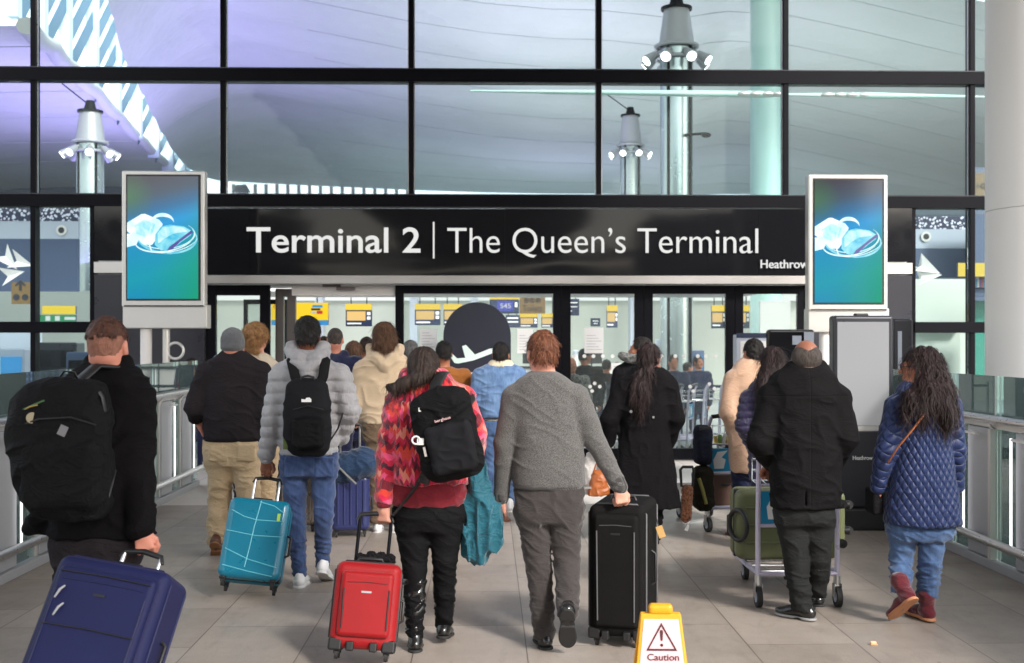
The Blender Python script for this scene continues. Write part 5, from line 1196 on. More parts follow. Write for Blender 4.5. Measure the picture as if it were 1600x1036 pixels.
# --- cream hoodie
p = Person('person with shaggy brown hair in a cream hoodie and brown trousers', 10.3, 600, 504, 'fair', R(-10), 1.02, .0085, 600)
TR = [(548, 582, 620, .09, .01), (556, 570, 632, .11), (568, 560, 642, .13), (600, 557, 645, .14), (640, 560, 642, .14), (662, 564, 638, .13)]
aL = [(566, 582, 0), (560, 630, -.03), (572, 660, .06)]; aR = [(638, 582, 0), (644, 630, -.02), (638, 670, .04)]
p.top('hoodie', F_['cream'], TR, [aL, aR], (.09, .076, .06), extra=hoodf(p, (580, 545, 0), (602, 572, -.13), (624, 545, 0), .05), folds=(.009, .1, .05), fs=6)
lg = [[(588, 690, 0), (590, 755, .0), (589, 812, -.02)], [(616, 690, 0), (618, 755, .05), (618, 805, .15)]]
p.trousers(fabric('brown_chino', srgb(112, 92, 72), kind='crease'), [(655, 565, 636, .12), (690, 567, 634, .12)], lg, (.096, .08, .066)); [shoe(p.e, p.L(x, 817, 0), (0, 1), 0, 'trainer', WS, .008) for x in (590, 618)]
p.finish(TR, [aL, aR], lg, [(p.L(573, 664, .07), (.2, -.3, -1), (.4, -.8, 0), (.5, .8, .5), -1)]); p.hair('shag', 'brown', 8)
# --- woman in long black coat
p = Person('woman in a long black coat with dark hair tied back, right of the jumper', 9.7, 1003, 536, 'fair', R(38), .97, .008, 1016)
TR = [(572, 992, 1036, .09), (584, 978, 1046, .11), (600, 968, 1052, .125), (640, 966, 1048, .135), (675, 972, 1044, .13), (710, 966, 1050, .15), (760, 956, 1058, .18), (793, 950, 1063, .20)]
aL = [(975, 604, 0), (952, 655, -.04), (950, 690, .06)]; aR = [(1046, 604, 0), (1056, 655, -.02), (1044, 690, .08)]
p.top('coat', F_['blackcoat'], TR, [aL, aR], (.082, .072, .06), folds=(.009, .08, .12), fs=9)
MB().cyl(p.L(986, 643, -.14), p.L(986, 643, -.15), .012).cyl(p.L(1021, 652, -.14), p.L(1021, 652, -.15), .010).obj('coat_button', M['steel'], p.e)
lg = [[(985, 760, 0), (986, 805, 0), (986, 845, 0)], [(1025, 760, 0), (1024, 805, .0), (1022, 840, .15)]]
p.trousers(F_['leggings'], [(740, 968, 1042, .11), (770, 970, 1040, .11)], lg, (.09, .06, .048)); [shoe(p.e, p.L(x, 843, 0), (0, 1), 0, 'dress', BS, .009) for x in (986, 1022)]
p.finish(TR, [aL, aR], lg)
p.long_hair('darkred', [([(1012, 580, -.08), (1004, 610, -.13), (1002, 640, -.14)], [.05, .045, .02]), ([(1000, 585, -.08), (992, 605, -.12), (990, 630, -.13)], [.04, .03, .012])], 5, .96, .006, 1800, .10)
# --- dark haired man in profile
p = Person('dark haired man in a black jacket with fur trimmed hood, face turned left', 11.2, 996, 527, 'olive', R(-72), .97, .010, 1001)
TR = [(562, 978, 1015, .09), (574, 966, 1026, .12), (600, 962, 1030, .13), (660, 965, 1028, .13), (700, 966, 1026, .12)]
p.top('jacket', F_['blackcot'], TR, [[(970, 585, 0), (962, 630, 0), (962, 670, 0)], [(1026, 585, 0), (1032, 630, 0), (1030, 670, 0)]], (.085, .07, .06))
g = S(); g.chain(p.pts([(972, 556, -.05), (985, 560, -.12), (1006, 562, -.12), (1020, 558, -.04)]), [.04, .045, .045, .04]); g.folds(.008, .02, .02, 2).obj('fur_hood', F_['camo'], p.e, .008)
lg = [[(982, 700, 0), (982, 750, 0), (982, 795, 0)], [(1010, 700, 0), (1010, 750, 0), (1010, 795, 0)]]
p.trousers(F_['blackcot'], [(695, 968, 1024, .11), (710, 970, 1022, .11)], lg, (.085, .065, .055)); [shoe(p.e, p.L(x, 795, 0), (0, 1), 0, 'dress', BS, .011) for x in (982, 1010)]
p.finish(TR, [], lg); p.hair('short', 'black', 17)
# --- beige coat man
p = Person('man in a knee length beige coat and navy trousers beside a laden trolley', 10.0, 1168, 530, 'olive', R(-14), .97, .0085, 1177)
TR = [(560, 1158, 1196, .085, .0), (570, 1148, 1206, .11), (584, 1140, 1212, .13), (620, 1140, 1210, .14), (670, 1140, 1208, .145), (715, 1140, 1208, .16), (738, 1141, 1208, .165)]
aL = [(1147, 594, 0), (1138, 645, -.05), (1150, 684, .08)]; aR = [(1205, 594, 0), (1214, 650, 0), (1208, 690, .06)]
p.top('coat', F_['beige'], TR, [aL, aR], (.088, .074, .058), extra=lambda g: g.u(cap(p.L(1166, 562, 0), p.L(1192, 562, 0), .035, .035), .03), folds=(.007, .1, .09), fs=11)
lg = [[(1158, 740, 0), (1157, 785, .02), (1155, 824, .0)], [(1186, 740, 0), (1184, 785, .0), (1182, 830, .14)]]
p.trousers(F_['navy'], [(715, 1146, 1202, .12), (745, 1148, 1200, .12)], lg, (.085, .066, .052)); [shoe(p.e, p.L(x, 827, 0), (-.4, 1), 0, 'dress', (plain('oxblood_leather', srgb(110, 50, 38), .3), BS[1]), .008) for x in (1155, 1182)]
p.finish(TR, [aL, aR], lg, [(p.L(1151, 687, .09), (.1, .5, -1), (1, 0, 0), GR, -1)]); p.hair('short', 'black', 21)
# --- violet down jacket woman
p = Person('woman with long dark hair in a dark violet puffer coat beside the bald man', 9.3, 1200, 543, 'olive', R(14), .96, .0085, 1207)
TR = [(590, 1182, 1230, .09), (602, 1172, 1240, .12), (620, 1166, 1244, .135), (670, 1168, 1242, .14), (720, 1170, 1242, .15), (752, 1172, 1242, .15)]
aL = [(1172, 625, 0), (1163, 665, -.02), (1176, 695, .10)]; aR = [(1238, 625, 0), (1246, 670, 0), (1240, 700, .1)]
p.top('puffer_coat', F_['navydown'], TR, [aL, aR], (.085, .074, .058), rings=(.06, .010), folds=(.005, .05, .03))
lg = [[(1190, 760, 0), (1190, 810, 0), (1190, 850, 0)], [(1225, 760, 0), (1225, 810, 0), (1225, 850, 0)]]
p.trousers(F_['navy'], [(735, 1178, 1236, .11), (765, 1180, 1234, .11)], lg, (.085, .06, .05)); [shoe(p.e, p.L(x, 846, 0), (0, 1), 0, 'dress', BS, .009) for x in (1190, 1225)]
p.finish(TR, [aL, aR], lg)
p.long_hair('darkred', [([(1204, 580, -.06), (1196, 605, -.11), (1188, 628, -.12)], [.085, .07, .03]), ([(1218, 580, -.06), (1222, 600, -.08)], [.06, .04])], 7, 1.04, .0065, 2200, .12)
# --- bald man with trolley
p = Person('balding man in a dark coat and dark green trousers pushing a trolley', 7.03, 1256, 530, 'tan', R(6), 1.02, .0072, 1259)
TR = [(568, 1233, 1284, .10, .01), (576, 1222, 1294, .12), (588, 1206, 1306, .135), (610, 1198, 1314, .15), (650, 1200, 1312, .155), (700, 1203, 1312, .158), (750, 1205, 1313, .16), (794, 1206, 1314, .16)]
aL = [(1208, 622, 0), (1187, 690, -.05), (1206, 722, .12)]; aR = [(1306, 622, 0), (1321, 685, -.05), (1302, 722, .12)]
p.top('coat', F_['oldcoat'], TR, [aL, aR], (.090, .076, .060), extra=lambda g: (g.u(cap(p.L(1238, 574, -.02), p.L(1280, 574, -.02), .042, .042), .03), g.sub(rbx(p.L(1260, 790, -.16), (.004, .03, .12), .003), .006)), folds=(.009, .11, .07), fs=13)
p.top('scarf', F_['scarf'], [(560, 1236, 1282, .085, .01), (569, 1231, 1287, .10, .01)], folds=(.006, .04, .02))
lL = [(1236, 805, 0), (1244, 880, .02), (1253, 948, .0)]; lR = [(1279, 805, 0), (1279, 870, .04), (1276, 925, .18)]
p.trousers(F_['greentr'], [(780, 1210, 1304, .13), (805, 1212, 1302, .13), (822, 1216, 1298, .11)], [lL, lR], [(.094, .072, .060), (.094, .072, .060)], folds=(.008, .10, .08))
shoe(p.e, p.L(1256, 944, .0), (-.65, .7), 0, 'dress', (BS[0], plain('pale_sole', (.3, .3, .3), .6))); shoe(p.e, p.L(1275, 925, .2), (0, 1), R(10), 'dress', BS)
p.finish(TR, [aL, aR], [lL, lR], [(p.L(1204, 726, .16), (.1, .8, -.5), (0, -.3, -1), GR, 1), (p.L(1303, 726, .16), (-.1, .8, -.5), (0, -.3, -1), GR, -1)], .064); p.hair('bald', 'salt', 25)
# --- woman in quilted coat
p = Person('woman in a navy diamond quilted coat, blue jeans and burgundy ankle boots', 7.0, 1440, 543, 'olive', R(-74), 1.0, .0068, 1438)
TR = [(596, 1412, 1474, .10, .01), (606, 1402, 1486, .12), (620, 1400, 1486, .13), (660, 1399, 1484, .14), (700, 1399, 1483, .142), (745, 1391, 1491, .155), (790, 1384, 1498, .165), (821, 1381, 1501, .17)]
aL = [(1402, 635, .0), (1383, 705, -.03), (1372, 762, .02)]; aR = [(1484, 635, 0), (1493, 700, .02), (1494, 760, .08)]
p.top('quilted_coat', F_['quilt'], TR, [aL, aR], (.076, .062, .048), extra=lambda g: g.u(cap(p.L(1418, 606, 0), p.L(1468, 606, 0), .05, .05), .03), folds=(.005, .12, .09), fs=15)
lL = [(1412, 832, 0), (1408, 870, .03), (1408, 918, -.08)]; lR = [(1456, 832, 0), (1454, 875, .0), (1448, 930, .03)]
p.trousers(F_['jeans2'], [(805, 1385, 1494, .13), (830, 1387, 1490, .13), (845, 1392, 1486, .11)], [lL, lR], [(.080, .066, .058), (.080, .066, .062)], folds=(.008, .09, .035))
shoe(p.e, p.L(1410, 924, -.12), (-.35, 1), R(38), 'boot', MB_, .0058, 1.0, 'ankle_boot', .05); shoe(p.e, p.L(1446, 944, .02), (-.2, 1), 0, 'boot', MB_, .0058, 1.0, 'ankle_boot', .05)
p.finish(TR, [aL, aR], [lL, lR], [(p.L(1371, 766, .03), (0, .1, -1), (.9, .5, 0), (.5, .7, .5), -1)])
p.long_hair('darkred', [([(1450, 585, -.03), (1450, 615, -.11), (1442, 634, -.14)], [.07, .08, .04]), ([(1458, 585, -.03), (1476, 612, -.11), (1492, 645, -.12)], [.07, .06, .02]), ([(1444, 606, -.06), (1424, 622, -.12), (1414, 636, -.13)], [.05, .045, .02]), ([(1462, 590, -.06), (1474, 630, -.14), (1478, 655, -.13)], [.06, .05, .018])], 9, 1.0, .0062, 3400, .11, .014)
glasses(p)
b = MB(); b.tube([p.L(1446, 645, -.175), p.L(1425, 672, -.185), p.L(1402, 700, -.165), p.L(1388, 722, -.10)], .011, 8, flat=.4).obj('bag_strap', plain('tan_leather', srgb(170, 98, 52), .45), p.e)
MB().box(p.L(1366, 782, .08), (.07, .16, .16)).obj('small_bag', F_['blackcot'], p.e, .02, 3)

# --- people further on, most of them hidden by those in front
def far(label, d, cx, top, hairk, hcol, mat, sw=.23, yaw=0, skin='olive', tm='navy', hood=False, legs=True, slim=0, cap_=None):
    p = Person(label, d, cx, top, skin, yaw, .97, .012); H = p.H; sh = H - .31
    z = lambda f: f * H
    rws = [(sh + .055, 0, .0, .07, .08), (sh + .02, 0, 0, .13, .11), (sh - .04, 0, 0, sw - .04, .13), (sh - .25, 0, 0, sw - .06, .14), (sh - .5, 0, 0, sw - .07, .14), (sh - .62, 0, 0, sw - .06, .14)]
    g = S(); g.u(loft(rws), .03); hp = sh - .62
    for q in (-1, 1): g.chain([A(q * (sw - .055), 0, sh - .05), A(q * (sw + .0), -.02, sh - .32), A(q * (sw - .01), .08, sh - .56)], [.085, .07, .055], .05)
    if hood: g.chain([A(-.09, 0, sh + .04), A(0, -.13, sh - .06), A(.09, 0, sh + .04)], [.05, .05, .05], .03)
    g.folds(.008, .1, .06, cx); g.obj('jacket', F_[mat], p.e, .012)
    t_ = S(); t_.u(loft([(hp + .06, 0, 0, sw - .08, .11), (hp - .12, 0, 0, sw - .07, .11)]), .03)
    for q, dy in ((-1, .08), (1, -.06)): t_.chain([A(q * .09, 0, hp - .1), A(q * .095, dy * .5, hp * .52), A(q * .095, dy, .10)], [.09, .068, .055], .03)
    t_.folds(.008, .1, .05, cx + 1); t_.obj('trousers', F_[tm], p.e, .012)
    for q, dy in ((-1, .08), (1, -.06)): shoe(p.e, A(q * .095, dy, .088), (0, 1), 0, 'dress', BS, .011)
    b = p.body; P, Mh = head_ops(b, p.hc, yaw, p.k); b.u(cap(P(0, -.022, -.055), A(0, 0, sh + .03), .056, .06), .03); b.u(loft([(r[0], r[1], r[2], r[3] - .03, r[4] - .03) for r in rws]), .03)
    for q in (-1, 1): hand_ops(b, A(q * (sw - .01), .09, sh - .57), (0, .2, -1), (-q, 0, 0), (.4, .5, .3), .97, -q)
    b.chain([A(-.09, .05, hp), A(-.09, .06, .12)], [.06, .035], .03); b.chain([A(.09, 0, hp), A(.09, -.04, .12)], [.06, .035], .03)
    b.obj('body', SK[skin], p.e, .009); p.P = P
    if hairk == 'long': p.long_hair(hcol, [([(cx, top + 30, -.06), (cx + 2, top + 52, -.1)], [.07, .035])], int(cx), 1.0, .009, 700, .08)
    elif hairk: p.hair(hairk, hcol, int(cx) % 13, h=.008)
    if cap_: g = S(); g.u(ell(P(0, -.012, .045), (.088, .105, .075))).u(ell(P(0, .1, .04), (.06, .06, .014)), .01).sub(rbx(P(0, 0, -.05), (.2, .2, .08), .01), .005).obj('cap', F_[cap_], p.e, .007)
    return p
far('man with a shaved head in a navy hooded jacket beyond the grey puffer', 11.6, 524, 512, 'crop', 'salt', 'navy', .25, hood=True, skin='pink')
far('person with brown hair in a bun ahead of the navy hooded jacket', 12.2, 553, 534, 'long', 'brown', 'blackcot', .21)
far('short haired person in black just beyond the bun, near the door gap', 13.6, 574, 527, 'short', 'dark', 'blackcot', .21, yaw=R(20))
far('grey haired person half hidden between the cream hoodie and the zigzag fleece', 12.7, 641, 532, 'short', 'grey', 'dkgrey', .22, R(-20))
far('dark haired person in a tan brown jacket behind the woman in zigzag fleece', 11.7, 694, 533, 'short', 'black', 'brownj', .25)
far('person in navy standing inside the door gap left of the navy hood', 19.5, 590, 545, 'short', 'black', 'navy', .22)
far('person behind the grey puffer jacket, only a sliver of face showing', 13.2, 507, 526, 'short', 'dark', 'plaid', .2, skin='fair')
far('guard in a peaked cap and dark coat behind the third door pane', 18.4, 914, 545, 'short', 'black', 'blackcoat', .26, R(60), cap_='navy')
far('person in a mottled padded jacket behind glass beside the capped guard', 18.0, 893, 558, None, '', 'camo', .26, R(160))
far('person in dark clothes behind the fourth pane near the parked trolleys', 19.8, 1052, 555, 'short', 'black', 'navy', .25, R(170))
far('person in navy queueing behind the glass left of the beige coat', 21, 1091, 556, 'short', 'dark', 'navy', .22, R(150))
far('person in dark grey standing deep in the hall behind the third pane', 22, 948, 562, 'short', 'black', 'dkgrey', .24, R(30))
far('person in pink sleeves by the left jamb behind the balustrade', 15.2, 300, 560, 'short', 'dark', 'maroon', .2, R(40))
# ------------------------------------------------------------------ luggage, trolleys, small things
PA = Person.all
def suitcase(label, px, d, w, dp, h, mat, tilt=0, yaw=0, roll=0, hl=.42, style='soft', trim=None, grip=True, rodm='steel', wheels=4, name='suitcase', at=None, z0=0.0):
    c = W(px, 600, d) if at is None else Vector(at); e = empty(name, (c.x, c.y, z0), (0, 0, 0), label, 'suitcase')
    e.rotation_mode = 'XYZ'; Mx = Matrix.Rotation(R(yaw), 4, 'Z') @ Matrix.Rotation(R(roll), 4, 'Y') @ Matrix.Rotation(-R(tilt), 4, 'X'); e.rotation_euler = Mx.to_euler()
    tr = trim or M['black']; z = .055; y0, y1 = -dp - .02, -.02; ym = (y0 + y1) / 2; x0, x1 = -w / 2, w / 2
    if style == 'soft':
        MB().bb((x0, y0, z), (x1, y1, h)).obj('shell', mat, e, .045, 4)
        MB().bb((x0 + .035, y0 - .028, z + .06), (x1 - .035, y0 + .03, h - .05)).obj('front_pocket', mat, e, .026, 4)
        b = MB()
        for yy in (y0 + .045, y1 - .05): b.tube([(x0 - .001, yy, z + .05), (x0 - .001, yy, h - .05), (x0 + .05, yy, h + .001), (x1 - .05, yy, h + .001), (x1 + .001, yy, h - .05), (x1 + .001, yy, z + .05)], .006, 6)
        b.obj('piping', tr, e)
        xr = x1 - .055; b = MB(); b.tube([(x0 + .06, y0 - .029, z + .1), (x0 + .055, y0 - .029, h - .14)], .0045, 6).tube([(xr, y0 - .029, h - .14), (xr, y0 - .029, z + .1)], .0045, 6).tube([(x0 + .07, y0 - .028, h - .11), (0, y0 - .029, h - .105), (x1 - .07, y0 - .028, h - .11)], .002, 6); b.obj('zip', tr, e)
        MB().bb((-.026, y0 - .031, h - .16), (.026, y0 - .027, h - .15)).obj('badge', M['panel'] if mat.name.startswith('red') else M['black'], e)
        b = MB()
        for sx in (-1, 1):
            for yy in (y0 + .035, y1 - .035): b.bb((sx * (w / 2 - .035) - .036, yy - .036, z - .012), (sx * (w / 2 - .035) + .036, yy + .036, z + .055))
        b.obj('corner_guard', M['black'], e, .012)
        b = MB(); 
        for q in (-.06, .06): b.bb((q - .02, y0 - .02, z - .01), (q + .02, y0 + .03, z + .04))
        b.obj('kick_foot', M['black'], e, .008)
    else:
        MB().bb((x0, y0, z), (x1, ym - .006, h)).obj('shell', mat, e, .05, 5); MB().bb((x0, ym + .006, z), (x1, y1, h)).obj('shell', mat, e, .05, 5)
        MB().bb((x0 + .004, ym - .01, z + .004), (x1 - .004, ym + .01, h - .004)).obj('zip_band', M['black'], e, .03, 3)
        b = MB()
        if style == 'rib':
            for k in range(5): xx = x0 + w * (k + 1) / 6; b.tube([(xx, y0 - .002, z + .06), (xx, y0 - .004, h / 2), (xx, y0 - .002, h - .05)], .011, 8)
            for k in range(5): zz = z + .1 + (h - z - .16) * k / 4; b.bb((x0 - .004, y0 + .03, zz), (x0 + .01, ym - .03, zz + .035)).bb((x1 - .01, y0 + .03, zz), (x1 + .004, ym - .03, zz + .035))
            b.obj('shell_rib', mat, e, .003)
        elif style == 'lines':
            yy = y0 - .001
            for pts in ([(x0 + .03, h - .10), (x0 + .12, h - .14), (0, h - .155), (x1 - .03, h - .15)], [(x0 + .02, h - .24), (0, h - .26), (x1 - .02, h - .255)], [(x0 + .03, h - .36), (-.02, h - .42), (x1 - .03, h - .46)], [(x0 + .03, h - .47), (0, h - .50), (x1 - .05, h - .52)], [(.01, h - .02), (-.01, h - .2), (-.02, h - .36), (-.03, z + .07)], [(.0, h - .03), (.1, h - .05), (x1 - .04, h - .09)]):
                b.tube([(x, yy, zz) for x, zz in pts], .0035, 6)
            b.obj('raised_line', tr, e)
            MB().bb((x1 - .075, y0 - .006, h - .15), (x1 - .055, y0 - .001, h - .10)).obj('badge', plain('lime_badge', (.45, .7, .1)), e)
    b = MB(); b.tube([(-.07, ym, h - .002), (-.06, ym, h + .022), (.06, ym, h + .022), (.07, ym, h - .002)], .009, 8); b.obj('top_handle', M['black'], e)
    MB().tube([(x1 - .002, ym, h * .40), (x1 + .022, ym, h * .42), (x1 + .022, ym, h * .62), (x1 - .002, ym, h * .64)], .009, 8).obj('side_handle', M['black'], e)
    for sx in (-1, 1):
        for k, yy in enumerate((y0 + .04, y1 - .03)):
            if wheels == 2 and k == 0: continue
            wx = sx * (w / 2 - .045); q = MB(); q.cyl((wx, yy, z + .012), (wx, yy, z - .004), .022, .018).bb((wx - .015, yy - .016, .028), (wx - .010, yy + .016, z)).bb((wx + .010, yy - .016, .028), (wx + .015, yy + .016, z)); wh = q.obj('caster', M['black'], e)
            MB().cyl((wx - .009, yy, .026), (wx + .009, yy, .026), .026, seg=18).obj('wheel', M['rubber'], wh)
    if grip:
        hw = min(.085, w * .26)
        for sx in (-1, 1): MB().cyl((sx * hw, y1 - .03, h - .03), (sx * hw, y1 - .03, h + hl), .0095).obj('handle_rod', M[rodm], e)
        MB().tube([(-hw - .012, y1 - .03, h + hl - .03), (-hw, y1 - .03, h + hl), (0, y1 - .03, h + hl + .012), (hw, y1 - .03, h + hl), (hw + .012, y1 - .03, h + hl - .03)], [.010, .012, .013, .012, .010], 10).obj('handle_grip', M['black'], e)
    return e
navyc = fabric('navy_case_nylon', srgb(20, 25, 72), rough=.6, amp=.4, sheen=.03); blackc = fabric('black_case_nylon', (.009, .0085, .0085), rough=.7, amp=.5, sheen=.05)
redc = fabric('red_case_nylon', srgb(146, 8, 16), rough=.5, amp=.35, sheen=.1); tealc = plain('teal_polycarbonate', srgb(0, 118, 146), .3, .0, .08, 5, .1, 120, coat=.4)
bluec = plain('blue_polycarbonate', srgb(42, 50, 98), .35, 0, .08, 5, coat=.3); silverc = plain('silver_grey_shell', srgb(120, 112, 106), .3, .6, .1); olivec = plain('olive_polycarbonate', srgb(104, 108, 74), .42, 0, .08, 4, .15, 120)
nv = suitcase('large navy soft suitcase tilted behind the near man in black', 126, 4.74, .50, .27, .74, navyc, 27, -10, 8, .10, trim=plain('navy_piping', srgb(20, 24, 70), .6))
for zx, zz, rr in ((-.155, .60, .25), (-.135, .53, .35)):
    MB().tube([(zx, -.325, zz), (zx - .012, -.332, zz - .02), (zx - .025, -.328, zz - .055)], [.004, .006, .004], 8).obj('zip_pull', M['panel'], nv)
MB().tube([(-.20, -.322, .66), (.0, -.324, .665), (.20, -.322, .66)], .003, 6).tube([(-.20, -.322, .44), (.0, -.324, .445), (.20, -.322, .44)], .003, 6).obj('seam', M['black'], nv)
suitcase('bright teal hard suitcase with raised curved lines behind the grey puffer man', 391, 7.72, .41, .24, .60, tealc, 24, 2, 6, .19, 'lines', plain('pale_teal_line', srgb(110, 200, 215), .3))
suitcase('red cabin suitcase with black zips pulled by the woman in zigzag fleece', 566, 6.15, .345, .22, .50, redc, 14, 2, 5, .26, trim=M['black'], rodm='frame')
b_ = suitcase('tall black suitcase held by the man in the grey jumper', 987, 6.86, .32, .48, .79, blackc, 0, -17, 0, .0, grip=False, trim=plain('grey_piping', (.10, .10, .105), .5))
e = suitcase('blue ribbed hard suitcase standing under the dark blue holdall', 547, 10.2, .33, .23, .54, bluec, 0, 8, 0, .42, 'rib')
suitcase('silver grey hard suitcase seen between the legs of the man in jeans', 470, 10.5, .37, .24, .50, silverc, 0, 0, 0, .3, 'rib')
def tagon(P_, px, py, d, col, label, rot=0): e = empty('luggage_tag', W(px, py, d), (0, R(rot), 0), label, 'luggage tag', 'luggage tags'); MB().bb((-.02, -.002, -.07), (.02, .002, 0)).obj('tag_card', col, e, .004); MB().tube([(0, 0, 0), (.005, .01, .05)], .003, 6).obj('tag_loop', M['black'], e)
tagon(0, 1029, 822, 6.6, plain('ochre_card', srgb(190, 150, 90), .6), 'ochre luggage tag hanging at the right side of the tall black suitcase', -20)
e = empty('pompom_charm', W(585, 872, 6.22), label='black fluffy bobbles hanging at the top of the red suitcase', cat='charm')
g = S(); [g.u(ell(v_, (.033, .03, .03)), .01) for v_ in ((-.07, 0, -.004), (-.02, -.01, .006), (.035, 0, .0), (.08, .0, -.01))]; g.folds(.01, .015, .015, 3).obj('bobble', F_['blackcot'], e, .006)
# holdall on the blue case
def blob(name, label, cat, p, ops, mat, h=.008, folds=None, parts=(), group=None):
    """a soft thing at point p; ops(S) in local coordinates"""
    e = empty(name, p, label=label, cat=cat, group=group); g = S(); ops(g)
    if folds: g.folds(*folds)
    g.obj(parts[0] if parts else 'body', mat, e, h); return e
def WP(px, py, d): return W(px, py, d)
e = blob('holdall', 'dark blue holdall with grey strap lying on the blue ribbed suitcase', 'bag', WP(541, 728, 10.0), lambda g: g.u(cap((-.13, 0, -.05), (.15, 0, .03), .13, .135)).u(ell((-.2, 0, -.1), (.09, .1, .1)), .05), fabric('petrol_nylon', srgb(24, 52, 84), kind='crease', rough=.6, amp=.6), .009, (.012, .08, .05, 2))
MB().tube([(-.12, -.13, .1), (-.06, -.15, .02), (.04, -.15, -.08), (.1, -.13, -.14)], .018, 6, flat=.4).obj('strap', plain('grey_webbing', (.18, .18, .17), .8), e)
e = blob('soft_bag', 'dark soft bag with a grey garment on top, left of the blue jeans', 'bag', WP(432, 752, 10.6), lambda g: g.u(ell((0, 0, 0), (.10, .12, .20))).u(ell((-.05, -.06, -.05), (.12, .08, .13)), .05), F_['blackcot'], .009, (.012, .08, .05, 4))
g = S(); g.u(ell((-.10, -.1, .0), (.09, .06, .17))).folds(.02, .06, .05, 6).obj('grey_garment', fabric('grey_sheet', srgb(120, 118, 120), kind='crease'), e, .009)

class BF:
    def __init__(s, name, label, cat, P_, p, group=None):
        s.P = P_; q = P_.L(*p); s.o = q; s.e = empty(name, P_.base + Vector([float(x) for x in q]), label=label, cat=cat, group=group)
    def L(s, *a): return s.P.L(*a) - s.o
    def rows(s, rr): return [(r[0] - s.o[2], r[1] - s.o[0], r[2] - s.o[1], r[3], r[4]) for r in s.P.rows(rr)]
    def strap(s, pts, r=.02, mat='black', name='strap', flat=.35): return MB().tube([s.L(*q) for q in pts], r, 8, flat=flat).obj(name, M[mat] if isinstance(mat, str) else mat, s.e)
packm = fabric('black_pack_nylon', (.008, .008, .009), kind='crease', rough=.6, amp=.5, sheen=.05); packm2 = fabric('black_pack_ripstop', (.012, .012, .014), kind='weave', rough=.55, amp=.4, sheen=.05)
# near man's pack
f = BF('backpack', 'large black rucksack with a round badge on the near man\'s back', 'backpack', PA[1], (98, 700, -.26))
g = S(); g.u(loft(f.rows([(588, 82, 140, .07, -.26), (598, 50, 160, .11, -.27), (625, 24, 168, .135, -.28), (680, 16, 172, .145, -.29), (740, 24, 172, .145, -.29), (790, 44, 170, .13, -.28), (812, 66, 160, .10, -.27)]), 2.6)).folds(.010, .12, .08, 4)
g.obj('main_compartment', packm, f.e, .0075)
g = S(); g.u(rbx(f.L(96, 742, -.40), (.17, .05, .15), .05)).folds(.010, .10, .06, 5).obj('front_pocket', packm, f.e, .0075)
f.strap([(120, 598, -.30), (150, 572, -.16), (185, 574, -.04), (204, 600, .06)], .034); f.strap([(150, 604, -.32), (160, 620, -.33), (166, 650, -.30)], .014); f.strap([(165, 785, -.30), (172, 760, -.27), (178, 735, -.2)], .012)
f.strap([(92, 592, -.3), (100, 580, -.3), (116, 582, -.29), (122, 594, -.28)], .012, name='grab_handle')
MB().cyl(f.L(50, 653, -.41), f.L(50, 653, -.425), .024, seg=20).obj('badge', plain('cream_badge', srgb(150, 140, 115), .5), f.e)
f.strap([(30, 642, -.38), (42, 638, -.405), (55, 632, -.415), (70, 626, -.41)], .010, plain('green_lanyard', srgb(70, 110, 66), .7), 'lanyard', .5)
f.strap([(34, 643, -.39), (46, 636, -.42), (58, 633, -.425)], .006, plain('ochre_lanyard', srgb(180, 150, 80), .7), 'lanyard', .5)
MB().box(f.L(98, 673, -.438), (.035, .004, .045), Matrix.Rotation(R(25), 3, 'Y')).obj('logo_patch', plain('grey_patch', srgb(118, 118, 122), .6), f.e)
MB().box(f.L(137, 743, -.432), (.02, .006, .03), Matrix.Rotation(R(10), 3, 'Y')).obj('zip_pull', plain('olive_pull', srgb(130, 125, 90), .5), f.e)
MB().tube([f.L(30, 665, -.405), f.L(60, 655, -.44), f.L(110, 652, -.445), f.L(150, 664, -.42)], .004, 6).obj('zip', M['black'], f.e)
# puffer man's pack
f = BF('backpack', 'small black rucksack with a white logo on the grey puffer jacket', 'backpack', PA[5], (481, 655, -.24))
g = S(); g.u(loft(f.rows([(590, 462, 502, .05, -.22), (600, 450, 511, .08, -.23), (630, 444, 516, .095, -.24), (680, 444, 517, .10, -.24), (702, 449, 513, .085, -.23), (714, 460, 505, .06, -.22)]), 2.7)).folds(.005, .1, .06, 3); g.obj('main_compartment', packm2, f.e, .0065)
g = S(); g.u(rbx(f.L(481, 676, -.335), (.105, .04, .11), .038)).folds(.005, .06, .05, 8).obj('front_pocket', packm, f.e, .0065)
f.strap([(500, 552, .0), (509, 562, -.12), (505, 588, -.205), (495, 612, -.25)], .034, fabric('strap_black', (.012, .012, .013)), flat=.25); f.strap([(462, 552, .0), (455, 562, -.12), (461, 588, -.205), (470, 612, -.25)], .034, bpy.data.materials['strap_black'], flat=.25)
f.strap([(470, 596, -.26), (472, 589, -.27), (481, 587, -.275), (490, 589, -.27), (492, 596, -.26)], .008, name='grab_handle', flat=1)
f.strap([(515, 690, -.2), (528, 670, -.17), (536, 645, -.13)], .012)
def bx(f, px, py, dy, sz, mt, name='logo', rot=None): return MB().box(f.L(px, py, dy), sz, rot).obj(name, M[mt] if isinstance(mt, str) else mt, f.e)
c0 = f.L(478, 625, -.350)
MB().poly([(c0[0] - .030, c0[1], c0[2] - .014), (c0[0] + .034, c0[1], c0[2] - .014), (c0[0] + .034, c0[1], c0[2] + .004), (c0[0] + .022, c0[1], c0[2] + .016), (c0[0] + .002, c0[1], c0[2] + .014), (c0[0] - .004, c0[1], c0[2] + .003), (c0[0] - .03, c0[1], c0[2] + .006)], (0, -1, 0), .012).obj('logo', M['white'], f.e)
